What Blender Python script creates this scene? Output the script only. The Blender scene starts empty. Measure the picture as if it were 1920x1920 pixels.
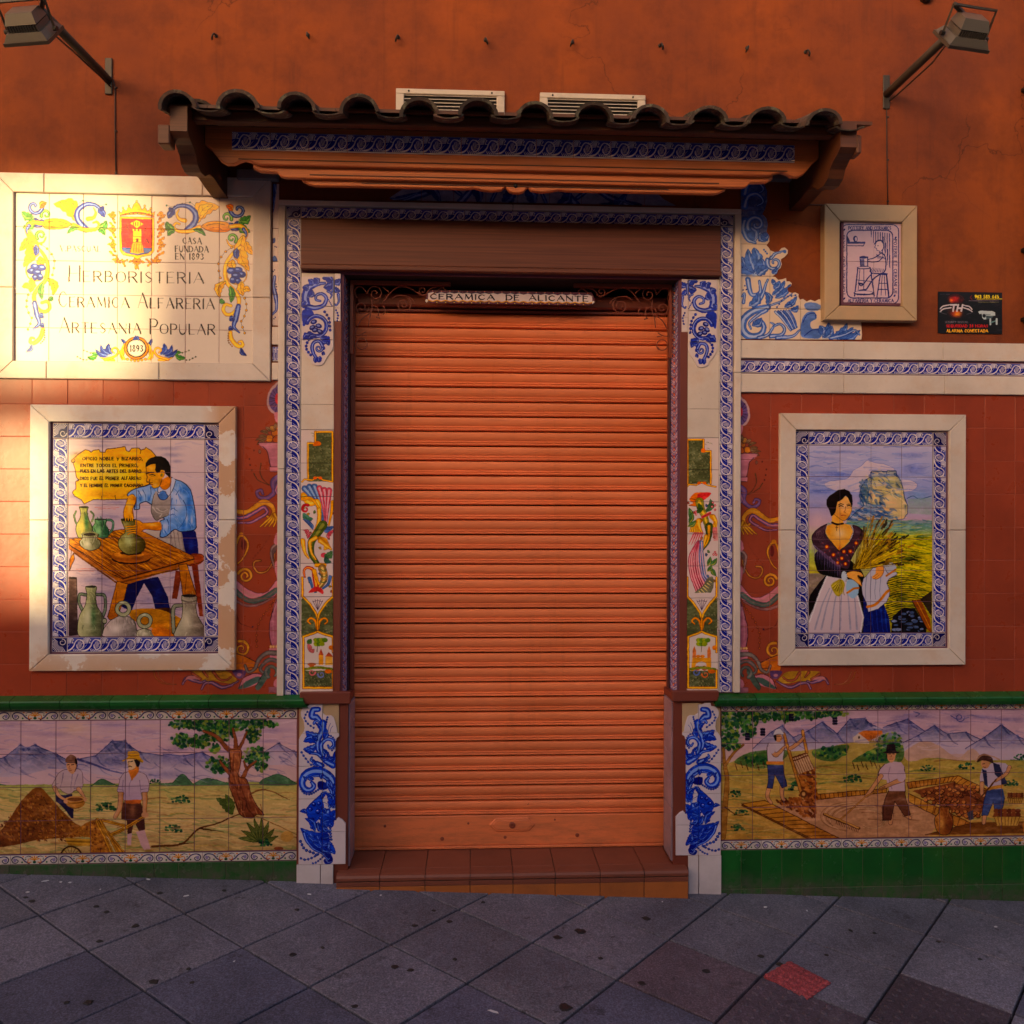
# Ceramics shop front: shuttered door, tiled canopy and painted tile panels
import bpy, bmesh, math, random
import numpy as np
from mathutils import Matrix, Vector

scene = bpy.context.scene
R = math.radians

# ------------------------------------------------------------------ camera
CAM_F, CAM_D, CAM_H = 1561.76, 3.6068, 1.608       # focal length in photo pixels, metres to the wall, eye height
CAM_YAW, CAM_ROLL, CAM_PITCH = 0.0463, -0.0032, 0.0016
cam_data = bpy.data.cameras.new('camera')
cam_data.sensor_width = 36.0
cam_data.lens = CAM_F / 1920.0 * 36.0
cam_data.clip_start = 0.05
cam_data.clip_end = 400.0
cam = bpy.data.objects.new('camera', cam_data)
scene.collection.objects.link(cam)
Ry = Matrix(((math.cos(CAM_YAW), -math.sin(CAM_YAW), 0), (math.sin(CAM_YAW), math.cos(CAM_YAW), 0), (0, 0, 1)))
Rp = Matrix(((1, 0, 0), (0, math.cos(CAM_PITCH), math.sin(CAM_PITCH)), (0, -math.sin(CAM_PITCH), math.cos(CAM_PITCH))))
Rr = Matrix(((math.cos(CAM_ROLL), 0, -math.sin(CAM_ROLL)), (0, 1, 0), (math.sin(CAM_ROLL), 0, math.cos(CAM_ROLL))))
CM = Rr @ Rp @ Ry                                   # world axes -> right, forward, up
right, fwd, up = CM[0], CM[1], CM[2]
m = Matrix.Identity(4)
for i in range(3):
    m[i][0], m[i][1], m[i][2] = right[i], up[i], -fwd[i]
m[0][3], m[1][3], m[2][3] = 0.0, -CAM_D, CAM_H
cam.matrix_world = m
scene.camera = cam

# ------------------------------------------------------------------ light
SUN_EL, SUN_AZ = 5.5, -38.0                        # elevation; azimuth west (left) of the wall's outward normal
world = bpy.data.worlds.new('World')
scene.world = world
world.use_nodes = True
wn, wl = world.node_tree.nodes, world.node_tree.links
wn.clear()
sky = wn.new('ShaderNodeTexSky')
sky.sky_type = 'NISHITA'
sky.sun_disc = False
sky.sun_elevation = R(SUN_EL)
sky.sun_rotation = R(180.0 - SUN_AZ)
sky.altitude = 0
sky.air_density = 1.0
sky.dust_density = 6.0
sky.ozone_density = 0.6
bgn = wn.new('ShaderNodeBackground')
bgn.inputs['Strength'].default_value = 0.15
tint = wn.new('ShaderNodeMix')
tint.data_type = 'RGBA'
tint.blend_type = 'MULTIPLY'
tint.inputs['Factor'].default_value = 1.0
tint.inputs['B'].default_value = (1.0, 0.88, 0.91, 1)
won = wn.new('ShaderNodeOutputWorld')
wl.new(sky.outputs[0], tint.inputs['A'])
wl.new(tint.outputs['Result'], bgn.inputs['Color'])
wl.new(bgn.outputs[0], won.inputs['Surface'])
sun_data = bpy.data.lights.new('sun', 'SUN')
sun_data.energy = 2.6
sun_data.angle = R(1.3)
sun_data.color = (1.0, 0.74, 0.34)
sun = bpy.data.objects.new('sun', sun_data)
scene.collection.objects.link(sun)
SUN_DIR = Vector((math.sin(R(SUN_AZ)) * math.cos(R(SUN_EL)), -math.cos(R(SUN_AZ)) * math.cos(R(SUN_EL)), math.sin(R(SUN_EL))))  # towards the sun
sun.rotation_euler = SUN_DIR.to_track_quat('Z', 'Y').to_euler()
scene.view_settings.view_transform = 'Standard'
scene.view_settings.look = 'None'
scene.view_settings.gamma = 1.0
scene.view_settings.exposure = 2.05

# ------------------------------------------------------------------ measuring: a photo pixel on the plane y = const
def W(u, v, y=0.0):
    a = (u - 960.0) / CAM_F
    b = (960.0 - v) / CAM_F
    d = CM.transposed() @ Vector((a, 1.0, b))
    t = (y + CAM_D) / d.y
    return (d.x * t, d.z * t + CAM_H)

_M = np.array([[c for c in r] for r in CM])
def Wn(uv, y=0.0):
    uv = np.asarray(uv, float)
    d = np.stack([(uv[:, 0] - 960) / CAM_F, np.ones(len(uv)), (960 - uv[:, 1]) / CAM_F], 1) @ _M
    t = (y + CAM_D) / d[:, 1]
    return np.stack([d[:, 0] * t, d[:, 2] * t + CAM_H], 1)
def X(u, v=957, y=0.0): return W(u, v, y)[0]
def Z(u, v, y=0.0): return W(u, v, y)[1]

# ground plane fitted from the paving joints
def ground_z(x, y): return -0.0445 * x + 0.0418 * y

# ------------------------------------------------------------------ objects
col = scene.collection
rng = random.Random(7)
def link(o, parent=None):
    col.objects.link(o)
    if parent is not None: o.parent = parent
    return o
def thing(name, loc, label, cat, group=None):
    o = bpy.data.objects.new(name, None)
    o.empty_display_size = 0.1
    o.location = loc
    link(o)
    o['label'] = label
    o['category'] = cat
    if group: o['group'] = group
    return o
def tag(o, label, cat, group=None):
    o['label'] = label
    o['category'] = cat
    if group: o['group'] = group
    return o
def put(name, mesh, parent, loc=(0, 0, 0), mat=None):
    """link a mesh as an object; loc is in WORLD space, the parent is an Empty without rotation"""
    o = bpy.data.objects.new(name, mesh)
    if mat is not None and not mesh.materials: mesh.materials.append(mat)
    link(o, parent)
    p = Vector((0, 0, 0))
    q = parent
    while q is not None:
        p += Vector(q.location)
        q = q.parent
    o.location = Vector(loc) - p
    return o
def mesh_from(name, verts, faces, mat=None, smooth=False, fix=True):
    me = bpy.data.meshes.new(name)
    me.from_pydata([tuple(v) for v in verts], [], faces)
    if fix:
        bm = bmesh.new(); bm.from_mesh(me)
        bmesh.ops.recalc_face_normals(bm, faces=bm.faces)
        bm.to_mesh(me); bm.free()
    if smooth:
        me.polygons.foreach_set('use_smooth', [True] * len(me.polygons))
    if mat is not None: me.materials.append(mat)
    me.update()
    return me
class MB:
    """collects simple solids into one mesh"""
    def __init__(s): s.v, s.f = [], []
    def add(s, vs, fs):
        n = len(s.v); s.v += [tuple(v) for v in vs]; s.f += [tuple(i + n for i in f) for f in fs]
        return s
    def box(s, x0, x1, y0, y1, z0, z1, c=0.0):
        if c <= 0:
            vs = [(x, y, z) for z in (z0, z1) for y in (y0, y1) for x in (x0, x1)]
            return s.add(vs, [(0, 1, 3, 2), (4, 6, 7, 5), (0, 4, 5, 1), (2, 3, 7, 6), (0, 2, 6, 4), (1, 5, 7, 3)])
        bm = bmesh.new()
        bmesh.ops.create_cube(bm, size=1.0)
        for w in bm.verts:
            w.co = Vector(((x0 + x1) / 2 + w.co.x * (x1 - x0), (y0 + y1) / 2 + w.co.y * (y1 - y0), (z0 + z1) / 2 + w.co.z * (z1 - z0)))
        bmesh.ops.bevel(bm, geom=list(bm.edges), offset=c, segments=1, affect='EDGES', clamp_overlap=True)
        bm.verts.index_update()
        s.add([w.co[:] for w in bm.verts], [[q.index for q in f.verts] for f in bm.faces])
        bm.free()
        return s
    def prism(s, poly, y0, y1, c=0.0):
        """poly in (x,z); y0 back, y1 front (smaller y is nearer the street); c chamfers the front edge"""
        n = len(poly)
        P = [(p[0], y0, p[1]) for p in poly] + [(p[0], y1 + c, p[1]) for p in poly]
        F = [tuple(range(n))]
        for i in range(n): F.append((i, (i + 1) % n, n + (i + 1) % n, n + i))
        if c > 0:
            q = inset(poly, c)
            P += [(p[0], y1, p[1]) for p in q]
            for i in range(n): F.append((n + i, n + (i + 1) % n, 2 * n + (i + 1) % n, 2 * n + i))
            F.append(tuple(2 * n + i for i in range(n)))
        else:
            F.append(tuple(n + i for i in range(n)))
        return s.add(P, F)
    def extrude_x(s, prof, x0, x1):
        """prof: closed list of (y,z)"""
        n = len(prof)
        P = [(x0, p[0], p[1]) for p in prof] + [(x1, p[0], p[1]) for p in prof]
        F = [(i, (i + 1) % n, n + (i + 1) % n, n + i) for i in range(n)] + [tuple(range(n)), tuple(n + i for i in range(n))]
        return s.add(P, F)
    def tube(s, pts, r, seg=6):
        pts = [Vector(p) for p in pts]
        V, F = [], []
        prev = None
        for i, p in enumerate(pts):
            a = pts[max(i - 1, 0)]; b = pts[min(i + 1, len(pts) - 1)]
            t = (b - a).normalized()
            u_ = t.orthogonal().normalized() if prev is None else (prev - t * prev.dot(t)).normalized()
            prev = u_
            w_ = t.cross(u_)
            rr = r if not isinstance(r, (list, tuple)) else r[i]
            for k in range(seg):
                an = 2 * math.pi * k / seg
                V.append(p + (u_ * math.cos(an) + w_ * math.sin(an)) * rr)
        for i in range(len(pts) - 1):
            for k in range(seg):
                F.append((i * seg + k, i * seg + (k + 1) % seg, (i + 1) * seg + (k + 1) % seg, (i + 1) * seg + k))
        F.append(tuple(range(seg))); F.append(tuple((len(pts) - 1) * seg + k for k in range(seg)))
        return s.add(V, F)
    def lathe(s, prof, centre, axis='z', seg=16):
        V, F = [], []
        for (r_, h) in prof:
            for k in range(seg):
                a = 2 * math.pi * k / seg
                if axis == 'z': V.append((centre[0] + r_ * math.cos(a), centre[1] + r_ * math.sin(a), centre[2] + h))
                else: V.append((centre[0] + r_ * math.cos(a), centre[1] - h, centre[2] + r_ * math.sin(a)))
        for i in range(len(prof) - 1):
            for k in range(seg):
                F.append((i * seg + k, i * seg + (k + 1) % seg, (i + 1) * seg + (k + 1) % seg, (i + 1) * seg + k))
        F.append(tuple(range(seg))); F.append(tuple((len(prof) - 1) * seg + k for k in range(seg)))
        return s.add(V, F)
    def build(s, name, parent, mat, smooth=False, loc=None):
        """vertices are world coordinates; the origin goes to their centre (or loc)"""
        vs = np.array(s.v)
        c = (vs.min(0) + vs.max(0)) / 2 if loc is None else np.array(loc)
        me = mesh_from(name, vs - c, s.f, mat, smooth)
        return put(name, me, parent, c)
def inset(poly, c):
    n = len(poly)
    ar = sum(poly[i][0] * poly[(i + 1) % n][1] - poly[(i + 1) % n][0] * poly[i][1] for i in range(n))
    sg = 1 if ar > 0 else -1
    out = []
    for i in range(n):
        p0, p1, p2 = Vector(poly[i - 1][:2]), Vector(poly[i][:2]), Vector(poly[(i + 1) % n][:2])
        a, b = (p1 - p0), (p2 - p1)
        if a.length < 1e-9 or b.length < 1e-9: out.append(tuple(p1)); continue
        a.normalize(); b.normalize()
        na, nb = Vector((-a.y, a.x)) * sg, Vector((-b.y, b.x)) * sg
        k = na + nb
        if k.length < 1e-6: out.append(tuple(p1)); continue
        k.normalize()
        d = c / max(0.5, k.dot(na))
        out.append(tuple(p1 + k * d))
    return out
def clip_poly(poly, x0, x1, z0, z1):
    def cut(pts, ax, val, keep_less):
        out = []
        for i in range(len(pts)):
            a, b = pts[i - 1], pts[i]
            ia = (a[ax] <= val) if keep_less else (a[ax] >= val)
            ib = (b[ax] <= val) if keep_less else (b[ax] >= val)
            if ia != ib:
                t = (val - a[ax]) / (b[ax] - a[ax])
                out.append((a[0] + (b[0] - a[0]) * t, a[1] + (b[1] - a[1]) * t))
            if ib: out.append(b)
        return out
    p = poly
    for ax, val, kl in ((0, x0, False), (0, x1, True), (1, z0, False), (1, z1, True)):
        if len(p) < 3: return []
        p = cut(p, ax, val, kl)
    q = []
    for a in p:
        if not q or abs(a[0] - q[-1][0]) + abs(a[1] - q[-1][1]) > 6e-4: q.append(a)
    if len(q) > 1 and abs(q[0][0] - q[-1][0]) + abs(q[0][1] - q[-1][1]) < 6e-4: q.pop()
    return q if len(q) >= 3 else []
_tile_cache = {}
GAP = 0.0022
def tile_mesh(w, h, t, mat, c=0.0012):
    key = (round(w, 4), round(h, 4), round(t, 4), mat.name, c)
    if key not in _tile_cache:
        mb = MB().prism([(-w / 2, -h / 2), (w / 2, -h / 2), (w / 2, h / 2), (-w / 2, h / 2)], t, 0.0, c)
        _tile_cache[key] = mesh_from('tile', mb.v, mb.f, mat)
    return _tile_cache[key]
def tiles(parent, x0, x1, z0, z1, nx, nz, y, mat, t=0.009, gap=GAP, tilt=0.0050, skip=None, name='tile'):
    """a grid of loose tiles, front faces at y; x0..x1 and z0..z1 in metres"""
    w, h = (x1 - x0) / nx, (z1 - z0) / nz
    me = tile_mesh(w - gap, h - gap, t, mat)
    out = []
    for j in range(nz):
        for i in range(nx):
            cx, cz = x0 + w * (i + .5), z0 + h * (j + .5)
            if skip and skip(cx, cz, w, h): continue
            o = put(name, me, parent, (cx + rng.uniform(-.0003, .0003), y + rng.uniform(-.0005, .0005), cz + rng.uniform(-.0003, .0003)))
            o.rotation_euler = (rng.uniform(-tilt, tilt), rng.uniform(-tilt, tilt) * .6, rng.uniform(-tilt, tilt))
            out.append(o)
    return out
def cut_tiles(parent, outline, xs, zs, y, mat, t=0.004, gap=GAP, name='tile'):
    """tiles of a grid cut along an outline"""
    for i in range(len(xs) - 1):
        for j in range(len(zs) - 1):
            a, b = sorted((xs[i], xs[i + 1])); c, d = sorted((zs[j], zs[j + 1]))
            p = clip_poly(outline, a + gap / 2, b - gap / 2, c + gap / 2, d - gap / 2)
            if not p: continue
            mb = MB().prism(p, y + t, y, 0.0007)
            mb.build(name, parent, mat)

# ------------------------------------------------------------------ a small painter for the glazed pictures
# Hand-painted tiles are drawn stroke by stroke into picture buffers kept in memory (no files).
def catmull(P, closed=False, k=6):
    P = np.asarray(P, float)
    n = len(P)
    if n < 3: return P
    idx = range(n if closed else n - 1)
    t = (np.arange(k) / k)[:, None]
    out = []
    for i in idx:
        p1, p2 = P[i], P[(i + 1) % n]
        p0 = P[i - 1] if (closed or i > 0) else 2 * p1 - p2
        p3 = P[(i + 2) % n] if (closed or i < n - 2) else 2 * p2 - p1
        out.append(0.5 * ((2 * p1) + (-p0 + p2) * t + (2 * p0 - 5 * p1 + 4 * p2 - p3) * t ** 2 + (-p0 + 3 * p1 - 3 * p2 + p3) * t ** 3))
    if not closed: out.append(P[-1:])
    return np.concatenate(out)
def spiral(cx, cy, r0, r1, a0, turns, n=22):
    """angles in degrees, y down; from radius r0 to r1"""
    a = np.radians(a0) + np.linspace(0, turns * 2 * np.pi, n)
    r = np.linspace(r0, r1, n)
    return np.stack([cx + r * np.cos(a), cy + r * np.sin(a)], 1)
class Canvas:
    def __init__(s, name, x0, z0, x1, z1, ppm=760, base=None, y=0.0, seed=1):
        s.name, s.x0, s.z0, s.x1, s.z1, s.ppm, s.y = name, x0, z0, x1, z1, ppm, y
        s.w, s.h = int(round((x1 - x0) * ppm)), int(round((z1 - z0) * ppm))
        s.c = np.zeros((s.h, s.w, 3), np.float32); s.a = np.zeros((s.h, s.w), np.float32)
        if base is not None: s.c[:] = np.array(base) / 255.0; s.a[:] = 1
        s.rs = np.random.RandomState(seed)
        s.f = lambda P: P
        s.px = 433.0; s.sat = 1.32; s.con = 1.14
        s.noise = s._noise(6, 6); s.streak = s._noise(40, 5)
    def _noise(s, sx, sy):
        out = np.zeros((s.h, s.w), np.float32)
        for o, amp in ((1, .5), (2, .3), (4, .2)):
            gw, gh = max(2, int(s.w / sx / 1.5 * o) + 2), max(2, int(s.h / sy / 1.5 * o) + 2)
            g = s.rs.rand(gh, gw).astype(np.float32)
            yy = np.linspace(0, gh - 1.001, s.h); xx = np.linspace(0, gw - 1.001, s.w)
            yi, xi = yy.astype(int), xx.astype(int)
            fy, fx = (yy - yi)[:, None], (xx - xi)[None]
            out += amp * ((g[yi][:, xi] * (1 - fx) + g[yi][:, xi + 1] * fx) * (1 - fy) + (g[yi + 1][:, xi] * (1 - fx) + g[yi + 1][:, xi + 1] * fx) * fy)
        return out
    def zoom(s, ox, oy, k, f=None):
        """points given in an enlarged crop of the photograph: k times, corner at ox, oy"""
        s.k = k
        if f is None: s.f = lambda P: Wn(P / k + np.array([ox, oy]), s.y)
        else: s.f = lambda P: Wn(f(P / k + np.array([ox, oy])), s.y)
        s.px = s.ppm / 433.0 / k                    # texels per crop pixel
        return s
    def local(s):
        """points given in millimetres from the lower left corner, upwards"""
        s.f = lambda P: P / 1000.0 + np.array([s.x0, s.z0])
        s.px = s.ppm / 1000.0; s.k = 1
        return s
    def T(s, P):
        q = s.f(np.asarray(P, float).reshape(-1, 2))
        return np.stack([(q[:, 0] - s.x0) * s.ppm, (s.z1 - q[:, 1]) * s.ppm], 1)
    def _put(s, x, y, cov, colr, a, n=0.0, streak=False):
        h, w = cov.shape
        X0, Y0, X1, Y1 = max(x, 0), max(y, 0), min(x + w, s.w), min(y + h, s.h)
        if X1 <= X0 or Y1 <= Y0: return
        cov = cov[Y0 - y:Y1 - y, X0 - x:X1 - x] * a
        if n > 0:
            f = (s.streak if streak else s.noise)[Y0:Y1, X0:X1]
            cov = cov * np.clip(1 - n + n * 2.2 * (f - .25) * 1.6, 0, 1)
        colr = np.asarray(colr, np.float32)
        if colr.ndim == 1: colr = colr / 255.0
        A = s.a[Y0:Y1, X0:X1]; C = s.c[Y0:Y1, X0:X1]
        na = cov + A * (1 - cov)
        k = (cov / np.maximum(na, 1e-6))[..., None]
        C[:] = C * (1 - k) + colr * k
        A[:] = na
    def _cover(s, q):
        mn = np.floor(q.min(0)).astype(int) - 1; mx = np.ceil(q.max(0)).astype(int) + 2
        mn = np.maximum(mn, -2); mx = np.minimum(mx, [s.w + 2, s.h + 2])
        if (mx <= mn).any(): return None
        w, h = mx - mn
        SS = 3
        ys = mn[1] + (np.arange(h * SS) + .5) / SS
        a, b = q, np.roll(q, -1, 0)
        k = np.abs(b[:, 1] - a[:, 1]) > 1e-9
        a, b = a[k], b[k]
        if len(a) == 0: return None
        lo, hi = np.minimum(a[:, 1], b[:, 1]), np.maximum(a[:, 1], b[:, 1])
        cr = (ys[:, None] >= lo) & (ys[:, None] < hi)
        xi = a[:, 0] + (ys[:, None] - a[:, 1]) * (b[:, 0] - a[:, 0]) / (b[:, 1] - a[:, 1])
        xi = np.sort(np.where(cr, xi, 1e9), 1)
        m_ = int(cr.sum(1).max()); m_ += m_ % 2
        if m_ == 0: return None
        if xi.shape[1] < m_: xi = np.pad(xi, ((0, 0), (0, m_ - xi.shape[1])), constant_values=1e9)
        g = mn[0] + np.arange(w)[None]
        cov = np.zeros((h * SS, w), np.float32)
        for p in range(0, m_, 2):
            A_, B_ = xi[:, p:p + 1], xi[:, p + 1:p + 2]
            cov += np.where(A_ < 1e8, np.clip(np.minimum(B_, 1e6) - g, 0, 1) - np.clip(np.minimum(A_, 1e6) - g, 0, 1), 0)
        return mn[0], mn[1], cov.reshape(h, SS, w).mean(1)
    def fill(s, P, colr, a=1.0, sm=True, n=0.0, streak=False, to=None, ends=None):
        """to: second colour; ends: two points (crop coords) between which the colour runs"""
        q = s.T(catmull(P, True) if sm else P)
        r = s._cover(q)
        if r is None: return s
        x, y, cov = r
        if to is not None:
            e = s.T(ends) if ends is not None else np.array([q[q[:, 1].argmin()], q[q[:, 1].argmax()]])
            d = e[1] - e[0]
            yy, xx = np.mgrid[y:y + cov.shape[0], x:x + cov.shape[1]]
            t = np.clip(((xx - e[0, 0]) * d[0] + (yy - e[0, 1]) * d[1]) / (d @ d + 1e-9), 0, 1)[..., None]
            cc = (np.array(colr) * (1 - t) + np.array(to) * t) / 255.0
            X0, Y0, X1, Y1 = max(x, 0), max(y, 0), min(x + cov.shape[1], s.w), min(y + cov.shape[0], s.h)
            if X1 <= X0 or Y1 <= Y0: return s
            s._put(X0, Y0, cov[Y0 - y:Y1 - y, X0 - x:X1 - x], cc[Y0 - y:Y1 - y, X0 - x:X1 - x], a, n, streak)
        else: s._put(x, y, cov, colr, a, n, streak)
        return s
    def line(s, P, w, colr, w1=None, a=1.0, sm=True, n=0.0, mid=None, soft=0.0):
        """a brush stroke, w wide at its start and w1 at its end (crop pixels); mid gives the width half way"""
        P = catmull(P, False) if sm else np.asarray(P, float)
        q = s.T(P)
        L = np.concatenate([[0], np.cumsum(np.hypot(*np.diff(q, axis=0).T))])
        t = L / max(L[-1], 1e-6)
        w1 = w if w1 is None else w1
        if mid is None: ww = w + (w1 - w) * t
        else: ww = np.interp(t, [0, .5, 1], [w, mid, w1])
        rr = np.maximum(ww * s.px / 2, 0.30)
        pad = rr.max() + 2 + soft * s.px
        mn = np.floor(q.min(0) - pad).astype(int); mx = np.ceil(q.max(0) + pad).astype(int)
        mn = np.maximum(mn, 0); mx = np.minimum(mx, [s.w, s.h])
        if (mx <= mn).any(): return s
        D = np.full((mx[1] - mn[1], mx[0] - mn[0]), -9.0, np.float32)
        for i in range(len(q) - 1):
            p0, p1, r0, r1 = q[i], q[i + 1], rr[i], rr[i + 1]
            lo = np.floor(np.minimum(p0, p1) - pad).astype(int); hi = np.ceil(np.maximum(p0, p1) + pad).astype(int)
            lo = np.maximum(lo, mn); hi = np.minimum(hi, mx)
            if (hi <= lo).any(): continue
            yy, xx = np.ogrid[lo[1]:hi[1], lo[0]:hi[0]]
            d = p1 - p0; dd = d @ d + 1e-9
            tt = np.clip(((xx + .5 - p0[0]) * d[0] + (yy + .5 - p0[1]) * d[1]) / dd, 0, 1)
            dist = np.hypot(xx + .5 - p0[0] - tt * d[0], yy + .5 - p0[1] - tt * d[1])
            v = (r0 + (r1 - r0) * tt) - dist
            sub = D[lo[1] - mn[1]:hi[1] - mn[1], lo[0] - mn[0]:hi[0] - mn[0]]
            np.maximum(sub, v, out=sub)
        sf = 1.0 + soft * s.px
        s._put(mn[0], mn[1], np.clip(D / sf + .5, 0, 1), colr, a * min(1, max(.55, rr.max() / .5)), n)
        return s
    def ell(s, cx, cy, rx, ry, colr, a=1.0, rot=0, n=0.0):
        t = np.linspace(0, 2 * np.pi, 20, endpoint=False)
        c_, s_ = math.cos(R(rot)), math.sin(R(rot))
        x, y = rx * np.cos(t), ry * np.sin(t)
        return s.fill(np.stack([cx + x * c_ - y * s_, cy + x * s_ + y * c_], 1), colr, a, sm=False, n=n)
    def blob(s, cx, cy, rx, ry, colr, a=.6, n=0.3):
        """a soft wash"""
        q = s.T([(cx, cy), (cx + rx, cy), (cx, cy + ry)])
        RX, RY = max(1, np.hypot(*(q[1] - q[0]))), max(1, np.hypot(*(q[2] - q[0])))
        x0, y0 = int(q[0, 0] - RX * 2), int(q[0, 1] - RY * 2)
        w, h = int(RX * 4) + 1, int(RY * 4) + 1
        yy, xx = np.ogrid[y0:y0 + h, x0:x0 + w]
        g = np.exp(-(((xx - q[0, 0]) / RX) ** 2 + ((yy - q[0, 1]) / RY) ** 2) * 1.4)
        s._put(x0, y0, np.clip(g - .03, 0, 1).astype(np.float32), colr, a, n)
        return s
    def wash(s, x0, y0, x1, y1, cols, a=1.0, n=0.0):
        """horizontal bands of colour from top to bottom: cols = [(t, colour), ...]"""
        q = s.T([(x0, y0), (x1, y1)])
        X0, Y0, X1, Y1 = int(max(q[0, 0], 0)), int(max(q[0, 1], 0)), int(min(q[1, 0], s.w)), int(min(q[1, 1], s.h))
        if X1 <= X0 or Y1 <= Y0: return s
        t = (np.arange(Y0, Y1) - q[0, 1]) / (q[1, 1] - q[0, 1])
        ts = [c[0] for c in cols]
        cc = np.stack([np.interp(t, ts, [c[1][k] for c in cols]) for k in range(3)], 1)[:, None, :] / 255.0
        s._put(X0, Y0, np.ones((Y1 - Y0, X1 - X0), np.float32), np.repeat(cc, X1 - X0, 1), a, n, True)
        return s
    def dabs(s, P, n, cols, w=5, L=30, ang=0, spread=20, a=.5, seed=0):
        """n loose brush dabs inside the outline P"""
        P = np.asarray(P, float); rs = np.random.RandomState(seed + n)
        x0, y0 = P.min(0); x1, y1 = P.max(0)
        Q = np.roll(P, -1, 0)
        for i in range(n):
            x, y = x0 + rs.rand() * (x1 - x0), y0 + rs.rand() * (y1 - y0)
            k = (P[:, 1] > y) != (Q[:, 1] > y)
            if (k & (x < (Q[:, 0] - P[:, 0]) * (y - P[:, 1]) / (Q[:, 1] - P[:, 1] + 1e-9) + P[:, 0])).sum() % 2 == 0: continue
            t = R(ang + (rs.rand() - .5) * 2 * spread); l = L * (.5 + rs.rand()) / 2
            dx, dy = l * math.cos(t), l * math.sin(t); b = (rs.rand() - .5) * l * .5
            s.line([(x - dx, y - dy), (x - dy / l * b, y + dx / l * b), (x + dx, y + dy)], w * (.5 + rs.rand()), cols[rs.randint(len(cols))], w * .3, a=a)
        return s
    # ---- motifs
    def scroll(s, P, w, base, dark, light=None, w1=0.5, mid=None, o=1.6):
        s.line(P, w + o, dark, w1 + o, mid=None if mid is None else mid + o)
        s.line(P, w, base, w1, mid=mid)
        if light is not None:
            s.line(P, w * .38, light, w1 * .3, mid=None if mid is None else mid * .38)
        return s
    def leaf(s, p0, p1, w, base, dark, light=None, bend=0.2, lobes=3, o=1.5):
        """a painted acanthus leaf from p0 to its tip p1"""
        p0, p1 = np.array(p0, float), np.array(p1, float)
        d = p1 - p0; L = np.hypot(*d); nrm = np.array([-d[1], d[0]]) / max(L, 1e-6)
        t = np.linspace(0, 1, 6 + lobes * 4)
        sp = p0 + d * t[:, None] + nrm * (np.sin(t * np.pi) * bend * L)[:, None]
        hw = w * (np.sin(np.clip(t, 0, 1) * np.pi) ** .7) * (1 - .35 * t) * (1 + .28 * np.abs(np.sin(t * np.pi * lobes)) - .14)
        A = sp + nrm * hw[:, None]; B = sp - nrm * hw[:, None]
        poly = np.concatenate([A, B[::-1]])
        s.fill(poly, base, sm=False)
        if light is not None:
            s.line(sp + nrm * (hw * .4)[:, None], w * .5, light, .5, a=.75, sm=False)
        s.line(np.concatenate([poly, poly[:1]]), o, dark, sm=False)
        s.line(sp, o, dark, o * .4, sm=False)
        for k in range(lobes):
            i = int((k + .6) / (lobes + .5) * (len(t) - 1))
            j = min(i + 3, len(t) - 1)
            s.line([sp[i], sp[j] + nrm * hw[j] * .75], o * .8, dark, .3, sm=False, a=.8)
            s.line([sp[i], sp[j] - nrm * hw[j] * .75], o * .8, dark, .3, sm=False, a=.8)
        return s
    def beads(s, P, r, base, dark, k=None):
        P = np.asarray(P, float)
        s.line(P, r * .35, dark)
        q = catmull(P, False, 10)
        L = np.concatenate([[0], np.cumsum(np.hypot(*np.diff(q, axis=0).T))])
        n = k or max(2, int(L[-1] / (r * 3.2)))
        for d in np.linspace(0, L[-1], n):
            p = (np.interp(d, L, q[:, 0]), np.interp(d, L, q[:, 1]))
            s.ell(p[0], p[1], r * 1.15, r * 1.15, dark); s.ell(p[0] - r * .1, p[1] - r * .1, r * .7, r * .7, base)
        return s
    def text(s, txt, x, y, h, adv, thick, thin, colr, slope=0.0, caps=None, skew=0.0, a=1.0, cw=None, a_thin=1.0):
        """hand-lettered capitals; x,y = baseline start; adv = advance per letter unit; caps = height of larger initials"""
        start = True
        for ch in txt:
            if ch == ' ': x += adv * .62; start = True; continue
            hh = caps if (caps and start) else h
            start = False
            g = FONT.get(ch)
            if g is None: x += adv * .5; continue
            gw, strokes = g
            W_ = (cw or adv * .72) * gw * (hh / h) ** .6
            for kind, pts in strokes:
                P = np.array([(px * W_ + py * hh * skew, -py * hh) for px, py in pts], float) + np.array([x, y])
                P[:, 1] += (P[:, 0]) * 0
                wd = thick if kind in 'TC' else thin
                if kind == 'C':                       # round stroke, thick in its middle
                    s.line(P, thin, colr, thin, mid=thick, a=a)
                elif kind == 'D': s.ell(P[0, 0], P[0, 1], thick * .6, thick * .6, colr, a)
                else: s.line(P, wd, colr, wd, sm=len(pts) > 2 and kind in 'c', a=a if kind == 'T' else a * a_thin)
            x += W_ + adv * .28
            y += (W_ + adv * .28) * slope
        return x
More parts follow.
